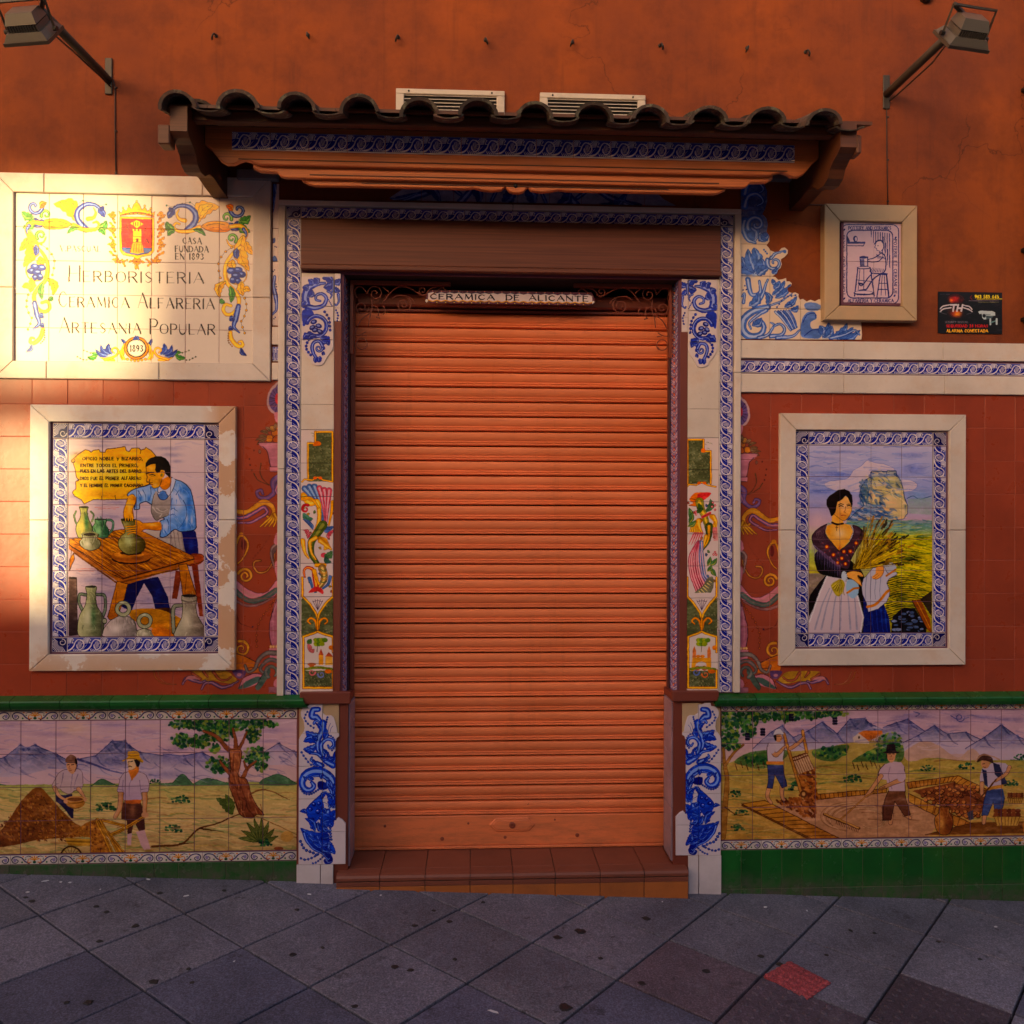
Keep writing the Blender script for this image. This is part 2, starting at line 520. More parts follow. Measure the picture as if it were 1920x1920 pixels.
    def image(s):
        # the hand and the kiln: wavering outlines, washes of uneven strength, deeper glaze colours
        if s.k != 1 or s.w > 600:
            n1, n2 = s._noise(12, 12) - .5, s._noise(12, 12) - .5
            yy, xx = np.mgrid[0:s.h, 0:s.w]
            yy = np.clip(yy + np.rint(n1 * 3.2).astype(int), 0, s.h - 1); xx = np.clip(xx + np.rint(n2 * 3.2).astype(int), 0, s.w - 1)
            s.c, s.a = s.c[yy, xx], s.a[yy, xx]
            br, fi = (s._noise(22, 9) - .5)[..., None], (s._noise(4, 3) - .5)[..., None]
            g0 = s.c.mean(2, keepdims=True)
            wet = np.clip((.80 - g0) * 3, 0, 1)
            s.c = s.c * (1 + (.42 * br + .26 * fi) * wet)
            s.c = s.c + (1 - s.c) * np.clip(br * .9 - .05, 0, 1) * wet * .5
        g0 = s.c.mean(2, keepdims=True)
        s.c = g0 + (s.c - g0) * s.sat
        s.c = np.where(s.c < .86, .86 - (.86 - s.c) * s.con, s.c)
        s.c = s.c * (1 - .16 * np.clip(.62 - g0, 0, 1) / .62)
        im = bpy.data.images.new(s.name, s.w, s.h, alpha=True)
        im.alpha_mode = 'CHANNEL_PACKED'
        buf = np.empty((s.h, s.w, 4), np.float32)
        buf[..., :3] = np.clip(s.c, 0, 1); buf[..., 3] = np.clip(s.a, 0, 1)
        im.pixels.foreach_set(np.ascontiguousarray(buf[::-1]).ravel())
        im.update(); im.pack()
        return im
def arc(cx, cy, rx, ry, a0, a1, n=7):
    return [(cx + rx * math.cos(R(a0 + (a1 - a0) * i / (n - 1))), cy + ry * math.sin(R(a0 + (a1 - a0) * i / (n - 1)))) for i in range(n)]
FONT = {
 'A': (1.05, [('t', [(0, 0), (.48, 1)]), ('T', [(.48, 1), (1, 0)]), ('t', [(.18, .36), (.8, .36)])]),
 'B': (.8, [('T', [(0, 0), (0, 1)]), ('C', [(0, 1), (.6, .97), (.75, .76), (.55, .54), (0, .53)]), ('C', [(0, .53), (.75, .5), (.95, .27), (.7, .03), (0, 0)])]),
 'C': (.9, [('C', [(.95, .8), (.6, 1), (.2, .85), (.02, .5), (.2, .15), (.6, 0), (.98, .2)])]),
 'D': (.95, [('T', [(0, 0), (0, 1)]), ('C', [(0, 1), (.6, .95), (1, .5), (.6, .05), (0, 0)])]),
 'E': (.75, [('T', [(0, 0), (0, 1)]), ('t', [(0, 1), (.95, 1)]), ('t', [(0, .53), (.75, .53)]), ('t', [(0, 0), (1, 0)])]),
 'F': (.72, [('T', [(0, 0), (0, 1)]), ('t', [(0, 1), (1, 1)]), ('t', [(0, .53), (.8, .53)])]),
 'G': (.95, [('C', [(.95, .8), (.6, 1), (.2, .85), (.02, .5), (.2, .15), (.6, 0), (.95, .15)]), ('T', [(.95, .1), (.95, .45)]), ('t', [(.6, .45), (.95, .45)])]),
 'H': (.9, [('T', [(0, 0), (0, 1)]), ('T', [(1, 0), (1, 1)]), ('t', [(0, .52), (1, .52)])]),
 'I': (.12, [('T', [(.5, 0), (.5, 1)])]),
 'J': (.5, [('C', [(.9, 1), (.9, .2), (.5, 0), (0, .15)])]),
 'L': (.7, [('T', [(0, 0), (0, 1)]), ('t', [(0, 0), (1, 0)])]),
 'M': (1.15, [('t', [(.04, 0), (.12, 1)]), ('T', [(.12, 1), (.5, .15)]), ('t', [(.5, .15), (.88, 1)]), ('T', [(.88, 1), (.98, 0)])]),
 'N': (.9, [('t', [(0, 0), (0, 1)]), ('T', [(0, 1), (1, 0)]), ('t', [(1, 0), (1, 1)])]),
 'O': (1.0, [('C', [(.5, 1), (.12, .85), (0, .5), (.12, .15), (.5, 0)]), ('C', [(.5, 1), (.88, .85), (1, .5), (.88, .15), (.5, 0)])]),
 'P': (.75, [('T', [(0, 0), (0, 1)]), ('C', [(0, 1), (.7, .97), (1, .74), (.7, .48), (0, .46)])]),
 'R': (.85, [('T', [(0, 0), (0, 1)]), ('C', [(0, 1), (.65, .97), (.9, .75), (.65, .52), (0, .5)]), ('T', [(.45, .5), (1, 0)])]),
 'S': (.72, [('C', [(.92, .84), (.5, 1), (.1, .78), (.45, .53), (.95, .28), (.5, 0), (.03, .16)])]),
 'T': (.9, [('T', [(.5, 0), (.5, 1)]), ('t', [(0, 1), (1, 1)])]),
 'U': (.9, [('C', [(0, 1), (.02, .35), (.25, .03), (.6, 0), (.92, .3), (.97, 1)])]),
 'V': (.95, [('T', [(0, 1), (.5, 0)]), ('t', [(.5, 0), (1, 1)])]),
 'X': (.9, [('T', [(0, 1), (1, 0)]), ('t', [(0, 0), (1, 1)])]),
 'Y': (.85, [('T', [(0, 1), (.5, .5)]), ('t', [(1, 1), (.5, .5)]), ('T', [(.5, .5), (.5, 0)])]),
 'y': (.8, [('T', [(0, .75), (.5, .15)]), ('t', [(1, .75), (.25, -.2)])]),
 'Z': (.85, [('t', [(0, 1), (1, 1)]), ('T', [(1, 1), (0, 0)]), ('t', [(0, 0), (1, 0)])]),
 '0': (.7, [('C', [(.5, 1), (.05, .8), (0, .5), (.05, .2), (.5, 0)]), ('C', [(.5, 1), (.95, .8), (1, .5), (.95, .2), (.5, 0)])]),
 '1': (.3, [('T', [(.6, 0), (.6, 1)]), ('t', [(.6, 1), (.1, .8)])]),
 '2': (.65, [('C', [(.05, .8), (.5, 1), (.95, .75), (.6, .35), (0, .02)]), ('T', [(0, .02), (1, .02)])]),
 '3': (.65, [('C', [(.05, .88), (.5, 1), (.9, .78), (.45, .55)]), ('C', [(.45, .55), (1, .3), (.5, 0), (0, .13)])]),
 '4': (.7, [('T', [(.75, 0), (.75, 1)]), ('t', [(.75, 1), (0, .3)]), ('t', [(0, .3), (1, .3)])]),
 '5': (.65, [('t', [(.9, 1), (.15, 1)]), ('t', [(.15, 1), (.1, .58)]), ('C', [(.1, .58), (.7, .62), (.98, .3), (.5, 0), (0, .12)])]),
 '6': (.65, [('C', [(.85, .95), (.3, .8), (.03, .35), (.45, 0), (.95, .28), (.5, .58), (.08, .35)])]),
 '7': (.65, [('T', [(0, 1), (1, 1)]), ('T', [(1, 1), (.35, 0)])]),
 '8': (.65, [('C', [(.5, .54), (.12, .78), (.5, 1), (.88, .78), (.5, .54)]), ('C', [(.5, .54), (0, .27), (.5, 0), (1, .27), (.5, .54)])]),
 '9': (.65, [('C', [(.92, .66), (.5, .42), (.05, .7), (.5, 1), (.95, .7), (.75, .2), (.2, .02)])]),
 ',': (.15, [('T', [(.5, .08), (.1, -.18)])]), '.': (.15, [('D', [(.5, .06)])]),
}

# ------------------------------------------------------------------ materials
def lin(c):
    return tuple((x / 255 / 12.92 if x / 255 <= 0.04045 else ((x / 255 + 0.055) / 1.055) ** 2.4) for x in c[:3]) + (1,)
class NT:
    def __init__(s, name):
        s.m = bpy.data.materials.new(name); s.m.use_nodes = True
        s.n, s.l = s.m.node_tree.nodes, s.m.node_tree.links
        s.b = s.n['Principled BSDF']
        s.tc = s.n.new('ShaderNodeTexCoord')
        s.gp = s.n.new('ShaderNodeNewGeometry')
    def node(s, t, **kw):
        x = s.n.new(t)
        for k, v in kw.items(): setattr(x, k, v)
        return x
    def noise(s, scale, detail=4, rough=.6, vec=None, stretch=None, w=None):
        x = s.node('ShaderNodeTexNoise')
        x.inputs['Scale'].default_value = scale; x.inputs['Detail'].default_value = detail; x.inputs['Roughness'].default_value = rough
        src = vec if vec is not None else s.gp.outputs['Position']
        if stretch is not None:
            mp = s.node('ShaderNodeMapping'); mp.inputs['Scale'].default_value = stretch
            s.l.new(src, mp.inputs['Vector']); src = mp.outputs[0]
        s.l.new(src, x.inputs['Vector'])
        return x.outputs['Fac']
    def ramp(s, fac, stops):
        x = s.node('ShaderNodeValToRGB')
        e = x.color_ramp.elements
        while len(e) < len(stops): e.new(.5)
        for k, (p, c) in enumerate(stops):
            e[k].position = p; e[k].color = c if isinstance(c, tuple) else (c, c, c, 1)
        s.l.new(fac, x.inputs[0]); return x.outputs[0]
    def mix(s, a, b, fac, mode='MIX'):
        x = s.node('ShaderNodeMix', data_type='RGBA', blend_type=mode)
        for k, v in (('A', a), ('B', b), ('Factor', fac)):
            i = x.inputs[k]
            if isinstance(v, (float, int)): i.default_value = v if k == 'Factor' else (v, v, v, 1)
            elif isinstance(v, tuple): i.default_value = v
            else: s.l.new(v, i)
        return x.outputs['Result']
    def math(s, op, a, b=0.0, c=None, clamp=False):
        x = s.node('ShaderNodeMath', operation=op, use_clamp=clamp)
        for k, v in enumerate((a, b) if c is None else (a, b, c)):
            if isinstance(v, (float, int)): x.inputs[k].default_value = v
            else: s.l.new(v, x.inputs[k])
        return x.outputs[0]
    def bump(s, fac, strength, dist=.002, normal=None):
        x = s.node('ShaderNodeBump'); x.inputs['Strength'].default_value = strength; x.inputs['Distance'].default_value = dist
        s.l.new(fac, x.inputs['Height'])
        if normal is not None: s.l.new(normal, x.inputs['Normal'])
        return x.outputs[0]
    def rnd(s):
        return s.node('ShaderNodeObjectInfo').outputs['Random']
    def done(s, color, rough=.5, metallic=0.0, normal=None, spec=.5, coat=0.0):
        for k, v in (('Base Color', color), ('Roughness', rough), ('Metallic', metallic), ('Specular IOR Level', spec), ('Coat Weight', coat)):
            if isinstance(v, (float, int)) or isinstance(v, tuple): s.b.inputs[k].default_value = v
            else: s.l.new(v, s.b.inputs[k])
        s.b.inputs['Coat Roughness'].default_value = .12
        if normal is not None: s.l.new(normal, s.b.inputs['Normal'])
        return s.m
def glaze(name, base, canvas=None, ref=None, rough=.24, var=.10, dirt=.25, mottle=.12, flip=False, spec=.5):
    """glazed tile: base colour, painted picture from a canvas laid on in the panel's own space"""
    t = NT(name)
    base = lin(base)
    c = t.mix(tuple(x * (1 - mottle) for x in base[:3]) + (1,), tuple(min(1, x * (1 + mottle)) for x in base[:3]) + (1,), t.noise(9, 3))
    if canvas is not None:
        im = t.node('ShaderNodeTexImage', image=canvas.image(), extension='EXTEND', interpolation='Cubic')
        t.tc.object = ref
        sp = t.node('ShaderNodeSeparateXYZ'); t.l.new(t.tc.outputs['Object'], sp.inputs[0])
        cb = t.node('ShaderNodeCombineXYZ')
        rx, rz = (ref.location.x, ref.location.z)
        t.l.new(t.math('MULTIPLY_ADD', sp.outputs[0], 1 / (canvas.x1 - canvas.x0), (rx - canvas.x0) / (canvas.x1 - canvas.x0)), cb.inputs[0])
        t.l.new(t.math('MULTIPLY_ADD', sp.outputs[2], 1 / (canvas.z1 - canvas.z0), (rz - canvas.z0) / (canvas.z1 - canvas.z0)), cb.inputs[1])
        t.l.new(cb.outputs[0], im.inputs[0])
        c = t.mix(c, im.outputs['Color'], im.outputs['Alpha'])
    r = t.rnd()
    k = t.math('MULTIPLY_ADD', r, var, 1 - var * .6)
    c = t.mix(c, k, 1.0, 'MULTIPLY')
    d = t.ramp(t.noise(3.5, 6, .7), [(.42, 1.0), (.75, 1 - dirt)])
    c = t.mix(c, d, 1.0, 'MULTIPLY')
    if name == 'green_glaze':                      # splash dirt along the foot of the wall
        c = t.mix(c, lin((60, 96, 30)), t.math('MULTIPLY', t.ramp(t.noise(4, 5), [(.45, 0.0), (.7, 1.0)]), .4))
        sp = t.node('ShaderNodeSeparateXYZ'); t.l.new(t.gp.outputs['Position'], sp.inputs[0])
        hgt = t.math('MULTIPLY_ADD', sp.outputs[0], .0445, sp.outputs[2])
        lo = t.math('MULTIPLY_ADD', hgt, -11.0, 1.15, clamp=True)
        c = t.mix(c, lin((84, 78, 74)), t.math('MULTIPLY', lo, t.ramp(t.noise(22, 7, .75), [(.38, .15), (.62, .95)])))
        rr = t.math('MULTIPLY', lo, .4)
    ro = t.math('MULTIPLY_ADD', t.noise(14, 4), .22, rough - .08)
    nb = t.bump(t.noise(22, 2), .10, .003)
    nb = t.bump(t.noise(160, 2), .05, .0006, nb)
    return t.done(c, ro, 0.0, nb, spec * .75)
def motif(name, im, rough=.24, var=.12, ids=None):
    """glazed tile with a UV-mapped repeating picture"""
    t = NT(name)
    tx = t.node('ShaderNodeTexImage', image=im, extension='EXTEND', interpolation='Cubic')
    t.l.new(t.tc.outputs['UV'], tx.inputs[0])
    c = t.mix(tx.outputs['Color'], t.math('MULTIPLY_ADD', t.rnd(), var, 1 - var * .6), 1.0, 'MULTIPLY')
    wob = t.ramp(t.noise(16, 3), [(.35, .86), (.7, 1.06)])
    c = t.mix(c, wob, 1.0, 'MULTIPLY')
    c = t.mix(c, t.ramp(t.noise(3.5, 6, .7), [(.42, 1.0), (.75, .75)]), 1.0, 'MULTIPLY')
    nb = t.bump(t.noise(22, 2), .10, .003)
    return t.done(c, t.math('MULTIPLY_ADD', t.noise(14, 4), .22, rough - .08), 0, nb, .3)
def simple(name, base, rough=.6, metallic=0.0, mott=.15, ns=12, bump=.1, bs=60, bd=.002, stretch=None, var=0.0, spec=.5, dirt=0.0, dirtcol=(40, 34, 30)):
    t = NT(name)
    b = lin(base)
    c = t.mix(tuple(x * (1 - mott) for x in b[:3]) + (1,), tuple(min(1, x * (1 + mott)) for x in b[:3]) + (1,), t.noise(ns, 5, stretch=stretch))
    if var: c = t.mix(c, t.math('MULTIPLY_ADD', t.rnd(), var, 1 - var * .5), 1.0, 'MULTIPLY')
    if dirt: c = t.mix(c, lin(dirtcol), t.math('MULTIPLY', t.ramp(t.noise(5, 8, .75), [(.5, 0.0), (.72, 1.0)]), dirt))
    n = t.bump(t.noise(bs, 5, stretch=stretch), bump, bd) if bump else None
    return t.done(c, t.math('MULTIPLY_ADD', t.noise(ns * 1.7, 4), .2, rough - .1), metallic, n, spec)

# wall render: brushed mineral paint in burnt orange with dirt and patches
t = NT('orange_render')
n1, n2 = t.noise(.9, 6, .65), t.noise(5.5, 6, .72)
c = t.mix(lin((108, 54, 36)), lin((142, 70, 28)), t.ramp(n1, [(.36, 0.0), (.62, 1.0)]))
c = t.mix(c, lin((76, 38, 30)), t.math('MULTIPLY', t.ramp(n2, [(.46, 0.0), (.72, 1.0)]), .5))
c = t.mix(c, lin((156, 78, 44)), t.math('MULTIPLY', t.ramp(t.noise(2.1, 7, .75), [(.54, 0.0), (.70, 1.0)]), .35))
st = t.noise(3.2, 7, .72, stretch=(5, 5, .35))
c = t.mix(c, lin((72, 42, 34)), t.math('MULTIPLY', t.ramp(st, [(.54, 0.0), (.74, 1.0)]), .4))
dr = t.noise(1.0, 4, .6, stretch=(22, 1, .5))
c = t.mix(c, lin((66, 40, 34)), t.math('MULTIPLY', t.ramp(dr, [(.63, 0.0), (.68, 1.0)]), .15))
spk = t.ramp(t.noise(70, 3, .8), [(.68, 0.0), (.73, 1.0)])
c = t.mix(c, lin((60, 34, 28)), t.math('MULTIPLY', spk, .5))
vo = t.node('ShaderNodeTexVoronoi', feature='DISTANCE_TO_EDGE'); vo.inputs['Scale'].default_value = 1.1
wv = t.node('ShaderNodeVectorMath', operation='ADD'); t.l.new(t.gp.outputs['Position'], wv.inputs[0])
nz = t.node('ShaderNodeTexNoise'); nz.inputs['Scale'].default_value = 2.2; nz.inputs['Detail'].default_value = 7; t.l.new(t.gp.outputs['Position'], nz.inputs['Vector']); t.l.new(nz.outputs['Color'], wv.inputs[1]); t.l.new(wv.outputs[0], vo.inputs['Vector'])
crk = t.math('MULTIPLY', t.ramp(vo.outputs['Distance'], [(.0, 1.0), (.0045, 0.0)]), t.ramp(t.noise(.8, 2), [(.5, 0.0), (.56, 1.0)]))
c = t.mix(c, lin((50, 26, 22)), t.math('MULTIPLY', crk, .6))
nb = t.bump(t.noise(14, 5, .65), .5, .007); nb = t.bump(t.noise(120, 3), .5, .0015, nb)
M_RENDER = t.done(c, .86, 0, nb, .25)

# cream stone/plaster trim
def cream(name, base, worn):
    t = NT(name)
    c = t.mix(lin(base), lin(tuple(x * .86 for x in base)), t.noise(7, 6, .7))
    stn = t.ramp(t.noise(4.2, 8, .72), [(.50, 0.0), (.64, 1.0)])
    c = t.mix(c, lin((206, 160, 118)), t.math('MULTIPLY', stn, worn))
    spk = t.ramp(t.noise(95, 3, .75), [(.68, 0.0), (.74, 1.0)])
    c = t.mix(c, lin((120, 88, 66)), t.math('MULTIPLY', spk, .45))
    hs = t.ramp(t.noise(2.6, 3, .5), [(.4, 1.0), (.75, .84)])
    c = t.mix(c, hs, 1.0, 'MULTIPLY')
    nb = t.bump(t.noise(9, 6, .7), .22, .004); nb = t.bump(t.noise(90, 4), .2, .001, nb)
    return t.done(c, .58, 0, nb, .35)
M_CREAM = cream('cream_trim', (232, 218, 206), .3)
M_PLASTER = cream('chipped_plaster_trim', (238, 228, 220), .35)
t = NT.__new__(NT); t.m = M_PLASTER; t.n, t.l = t.m.node_tree.nodes, t.m.node_tree.links; t.b = t.n['Principled BSDF']; t.gp = t.n.new('ShaderNodeNewGeometry')
src = t.b.inputs['Base Color'].links[0].from_socket
sp = t.node('ShaderNodeSeparateXYZ'); t.l.new(t.gp.outputs['Position'], sp.inputs[0])
rgt = t.math('MULTIPLY_ADD', sp.outputs[0], 12, 13.9, clamp=True)            # the right and bottom members are the worn ones
bot = t.math('MULTIPLY_ADD', sp.outputs[2], -9, 9.6, clamp=True)
m1 = t.math('MULTIPLY', t.ramp(t.noise(5.2, 8, .62), [(.47, 0.0), (.485, 1.0)]), t.math('MAXIMUM', rgt, t.math('MULTIPLY', bot, .8)))
c = t.mix(src, lin((196, 152, 116)), t.math('MULTIPLY', m1, .9))
t.l.new(c, t.b.inputs['Base Color'])
t.l.new(t.bump(m1, -.6, .003, t.b.inputs['Normal'].links[0].from_socket), t.b.inputs['Normal'])
M_STONE = cream('sand_stone_trim', (196, 168, 132), .3)
M_GROUT = simple('grout', (104, 62, 84), .85, mott=.25, ns=30)
M_GROUT_T = simple('red_grout', (158, 80, 60), .85, mott=.25, ns=30)
M_GROUT_G = simple('dark_grout', (92, 98, 70), .85, mott=.25, ns=30)
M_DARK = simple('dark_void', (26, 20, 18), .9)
M_BROWNPAINT = simple('oxide_red_paint', (112, 50, 36), .55, mott=.12, ns=6, bump=.06)
# wood
def wood(name, a, b, rough=.42):
    t = NT(name)
    g = t.noise(5, 6, .6, stretch=(.35, 14, 22))
    g2 = t.noise(18, 5, .6, stretch=(.12, 10, 14))
    c = t.mix(lin(a), lin(b), t.ramp(g, [(.3, 0.0), (.7, 1.0)]))
    c = t.mix(c, lin(tuple(x * .5 for x in a)), t.math('MULTIPLY', t.ramp(g2, [(.5, 0.0), (.72, 1.0)]), .4))
    nb = t.bump(g2, .12, .001)
    return t.done(c, t.math('MULTIPLY_ADD', g, .2, rough - .08), 0, nb, .4)
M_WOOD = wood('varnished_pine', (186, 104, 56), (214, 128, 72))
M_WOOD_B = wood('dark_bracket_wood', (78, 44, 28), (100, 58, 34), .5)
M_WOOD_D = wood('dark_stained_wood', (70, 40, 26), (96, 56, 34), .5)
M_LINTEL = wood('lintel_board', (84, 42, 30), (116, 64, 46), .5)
# roof tiles: weathered clay with lichen
t = NT('weathered_clay')
c = t.mix(lin((84, 73, 68)), lin((58, 51, 48)), t.noise(14, 6, .7))
c = t.mix(c, lin((104, 74, 60)), t.math('MULTIPLY', t.ramp(t.noise(9, 5, .7), [(.5, 0.0), (.65, 1.0)]), .6))
c = t.mix(c, lin((124, 126, 108)), t.math('MULTIPLY', t.ramp(t.noise(30, 5, .7), [(.52, 0.0), (.62, 1.0)]), .6))
c = t.mix(c, t.math('MULTIPLY_ADD', t.rnd(), .7, .62), 1.0, 'MULTIPLY')
M_CLAY = t.done(c, .85, 0, t.bump(t.noise(60, 5, .7), .5, .003), .25)
# shutter paint
def shutter_paint(name, base):
    t = NT(name)
    b = lin(base)
    c = t.mix(b, tuple(x * .86 for x in b[:3]) + (1,), t.noise(2.2, 4, .6, stretch=(1, 1, 3)))
    c = t.mix(c, t.math('MULTIPLY_ADD', t.rnd(), .20, .86), 1.0, 'MULTIPLY')
    c = t.mix(c, lin((206, 104, 46)), t.math('MULTIPLY', t.ramp(t.noise(1.3, 5, .6), [(.45, 0.0), (.65, 1.0)]), .45))
    c = t.mix(c, lin((150, 84, 54)), t.math('MULTIPLY', t.ramp(t.noise(2.5, 6, .7, stretch=(5, 1, .5)), [(.58, 0.0), (.78, 1.0)]), .3))
    gr = t.noise(6, 7, .78, stretch=(.8, 1, 9))
    c = t.mix(c, lin((120, 62, 36)), t.math('MULTIPLY', t.ramp(gr, [(.56, 0.0), (.76, 1.0)]), .4))
    sp = t.node('ShaderNodeSeparateXYZ'); t.l.new(t.gp.outputs['Position'], sp.inputs[0])
    low = t.math('MULTIPLY_ADD', sp.outputs[2], -2.2, 1.05, clamp=True)
    c = t.mix(c, lin((128, 84, 62)), t.math('MULTIPLY', t.math('MULTIPLY', t.ramp(t.noise(9, 7, .75, stretch=(.7, 1, 4)), [(.42, 0.0), (.72, 1.0)]), low), .7))
    fl = t.ramp(t.noise(34, 4, .8, stretch=(.6, 1, 1.4)), [(.72, 0.0), (.76, 1.0)])
    c = t.mix(c, lin((74, 42, 32)), t.math('MULTIPLY', fl, .8))
    nb = t.bump(t.noise(8, 3, stretch=(1, 1, 1)), .1, .004)
    return t.done(c, t.math('MULTIPLY_ADD', gr, .25, .33), 0, nb, .4)
M_SHUT = shutter_paint('orange_shutter_paint', (243, 136, 86))
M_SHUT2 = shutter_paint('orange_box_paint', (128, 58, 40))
M_GUIDE = simple('guide_rail_paint', (138, 66, 46), .5, mott=.2, ns=9)
M_IRON = simple('wrought_iron', (120, 56, 38), .55, mott=.35, ns=40, bump=.3)
M_IRON_D = simple('dark_bracket_iron', (58, 50, 42), .5, mott=.3, ns=30, bump=.2, metallic=.2)
M_LAMPGREY = simple('grey_cast_aluminium', (84, 80, 74), .45, mott=.12, ns=20, bump=.1)
M_LAMPRIM = simple('grey_lamp_rim', (66, 60, 52), .45, mott=.15, ns=20, bump=.1)
M_CABLE = simple('cable', (52, 34, 28), .7)
M_VENT = simple('white_vent_frame', (188, 178, 166), .55, mott=.12, ns=14, dirt=.4)
M_BLACK = simple('black_metal', (24, 22, 22), .5)
t = NT('lamp_glass'); M_GLASS = t.done((.5, .5, .5, 1), .1, 0, None, .6); t.b.inputs['Transmission Weight'].default_value = .6
# step tiles
M_STEP = simple('oxide_step_tile', (122, 66, 50), .5, mott=.18, ns=7, bump=.12, bs=40, var=.18, dirt=.25, dirtcol=(60, 44, 40))
M_RISER = simple('ochre_riser_tile', (164, 94, 44), .45, mott=.18, ns=8, bump=.1, var=.15, dirt=.3, dirtcol=(70, 48, 40))
M_MORTAR = simple('mortar', (96, 86, 78), .9, mott=.3, ns=30)
# paving
def paving(name, a, b, gl=.0):
    t = NT(name)
    c = t.mix(lin(a), lin(b), t.ramp(t.noise(2.6, 6, .7), [(.3, 0.0), (.7, 1.0)]))
    c = t.mix(c, t.math('MULTIPLY_ADD', t.rnd(), .34, .82), 1.0, 'MULTIPLY')
    g, g2 = t.noise(150, 3, .8), t.noise(60, 4, .8)
    c = t.mix(c, t.ramp(g, [(.36, .55), (.5, 1.0), (.66, 1.9)]), .85, 'MULTIPLY')
    c = t.mix(c, t.ramp(g2, [(.35, .72), (.65, 1.3)]), .7, 'MULTIPLY')
    sp = t.ramp(t.noise(10, 7, .78), [(.60, 0.0), (.66, 1.0)])
    c = t.mix(c, lin((34, 32, 38)), t.math('MULTIPLY', sp, .6))
    c = t.mix(c, lin((128, 122, 134)), t.math('MULTIPLY', t.ramp(t.noise(4.5, 6, .75), [(.56, 0.0), (.72, 1.0)]), .35))
    st = t.ramp(t.noise(1.7, 7, .72), [(.42, 1.0), (.66, .62)])
    c = t.mix(c, st, 1.0, 'MULTIPLY')
    nb = t.bump(g, .8, .0016); nb = t.bump(t.noise(9, 6, .7), .4, .006, nb)
    return t.done(c, t.math('MULTIPLY_ADD', g2, .3, .5), 0, nb, .35)
M_PAVE = paving('grey_paving', (94, 93, 112), (110, 107, 122))
M_PAVE_D = paving('dark_paving', (76, 77, 100), (86, 86, 108))
M_PAVE_R = paving('reddish_paving', (98, 86, 102), (106, 90, 104))
M_PAVE_P = paving('purple_dome_paving', (74, 64, 78), (82, 70, 84))
M_PAVE_RED = paving('red_dome_paving', (146, 62, 70), (160, 70, 78))
M_BED = simple('sand_joint', (34, 31, 36), .95, mott=.3, ns=40)
M_GUM = simple('trodden_gum', (28, 26, 30), .6)
M_LITTER = simple('paper_scraps', (190, 190, 200), .8)
M_OPP = simple('ochre_street_render', (176, 140, 104), .85, mott=.12, ns=2)
M_OPPW = simple('window_dark_glass', (40, 46, 54), .15)

# ------------------------------------------------------------------ the painted motifs that repeat
NAVY, WHITE = (34, 36, 98), (232, 226, 224)
def wave_tile():
    """blue wave border, two curls a tile; 147 x 62 mm"""
    c = Canvas('blue_wave_border', 0, 0, .147, .062, 1900, base=WHITE, seed=5)
    c.f = lambda P: np.stack([P[:, 0] / 1000.0, .062 - P[:, 1] / 1000.0], 1); c.px = 1.9; c.k = 1
    c.fill([(-2, 3.5), (150, 3.5), (150, 58.5), (-2, 58.5)], (52, 64, 158), sm=False)
    c.fill([(-2, 5), (150, 5), (150, 20), (-2, 20)], (206, 196, 206), .35, sm=False, n=.5)
    W2 = (238, 230, 230)
    for k in (-1, 0, 1, 2):
        o = k * 73.5
        # the band that runs along under each curl and rises into the next
        c.line([(o - 8, 56), (o + 12, 50), (o + 26, 37), (o + 33, 22), (o + 44, 11), (o + 57, 12)], 6.5, W2, 3)
        c.line([(o + 57, 12), (o + 68, 20), (o + 70, 34), (o + 62, 46), (o + 50, 49), (o + 42, 42)], 6.0, W2, 3)
        c.line([(o + 42, 42), (o + 40, 33), (o + 46, 26)], 5.0, W2, 2)
        c.ell(o + 53, 31, 11.5, 14, (176, 170, 200), .95, rot=20)
        for j in range(6):                           # hatching inside the curl
            c.line([(o + 43 + j * 3.4, 20 + j * .8), (o + 46 + j * 3.1, 29 + j), (o + 51 + j * 2.4, 40)], .8, W2 if j % 2 else (52, 54, 120), 2.2)
        c.line([(o + 60, 18), (o + 64, 30), (o + 58, 42)], 3.2, (36, 42, 120), 1)
        for j in range(9):                           # fan in the upper gap
            a = R(35 + j * 19)
            c.line([(o + 16 + j * 2, 24), (o + 16 + 20 * math.cos(a) - 6, 22 - 20 * math.sin(a))], .9, W2, 3.4, sm=False)
        for j in range(6):                           # fan in the lower gap
            c.line([(o + 22 + j * 7, 44 + j * 1.2), (o + 30 + j * 8, 57)], .9, W2, 3.4, sm=False)
        c.line([(o + 66, 50), (o + 74, 40), (o + 84, 30)], 2.0, W2, 1)
        c.line([(o + 20, 12), (o + 14, 30), (o + 2, 44)], 3.5, (34, 40, 116), 1.5)
    c.fill([(-2, 58), (150, 58), (150, 63), (-2, 63)], WHITE, sm=False)
    c.line([(-2, 57.6), (150, 57.6)], 1.3, (30, 30, 84), sm=False)
    c.fill([(-2, -1), (150, -1), (150, 2.2), (-2, 2.2)], (120, 112, 152), sm=False)
    return c.image()
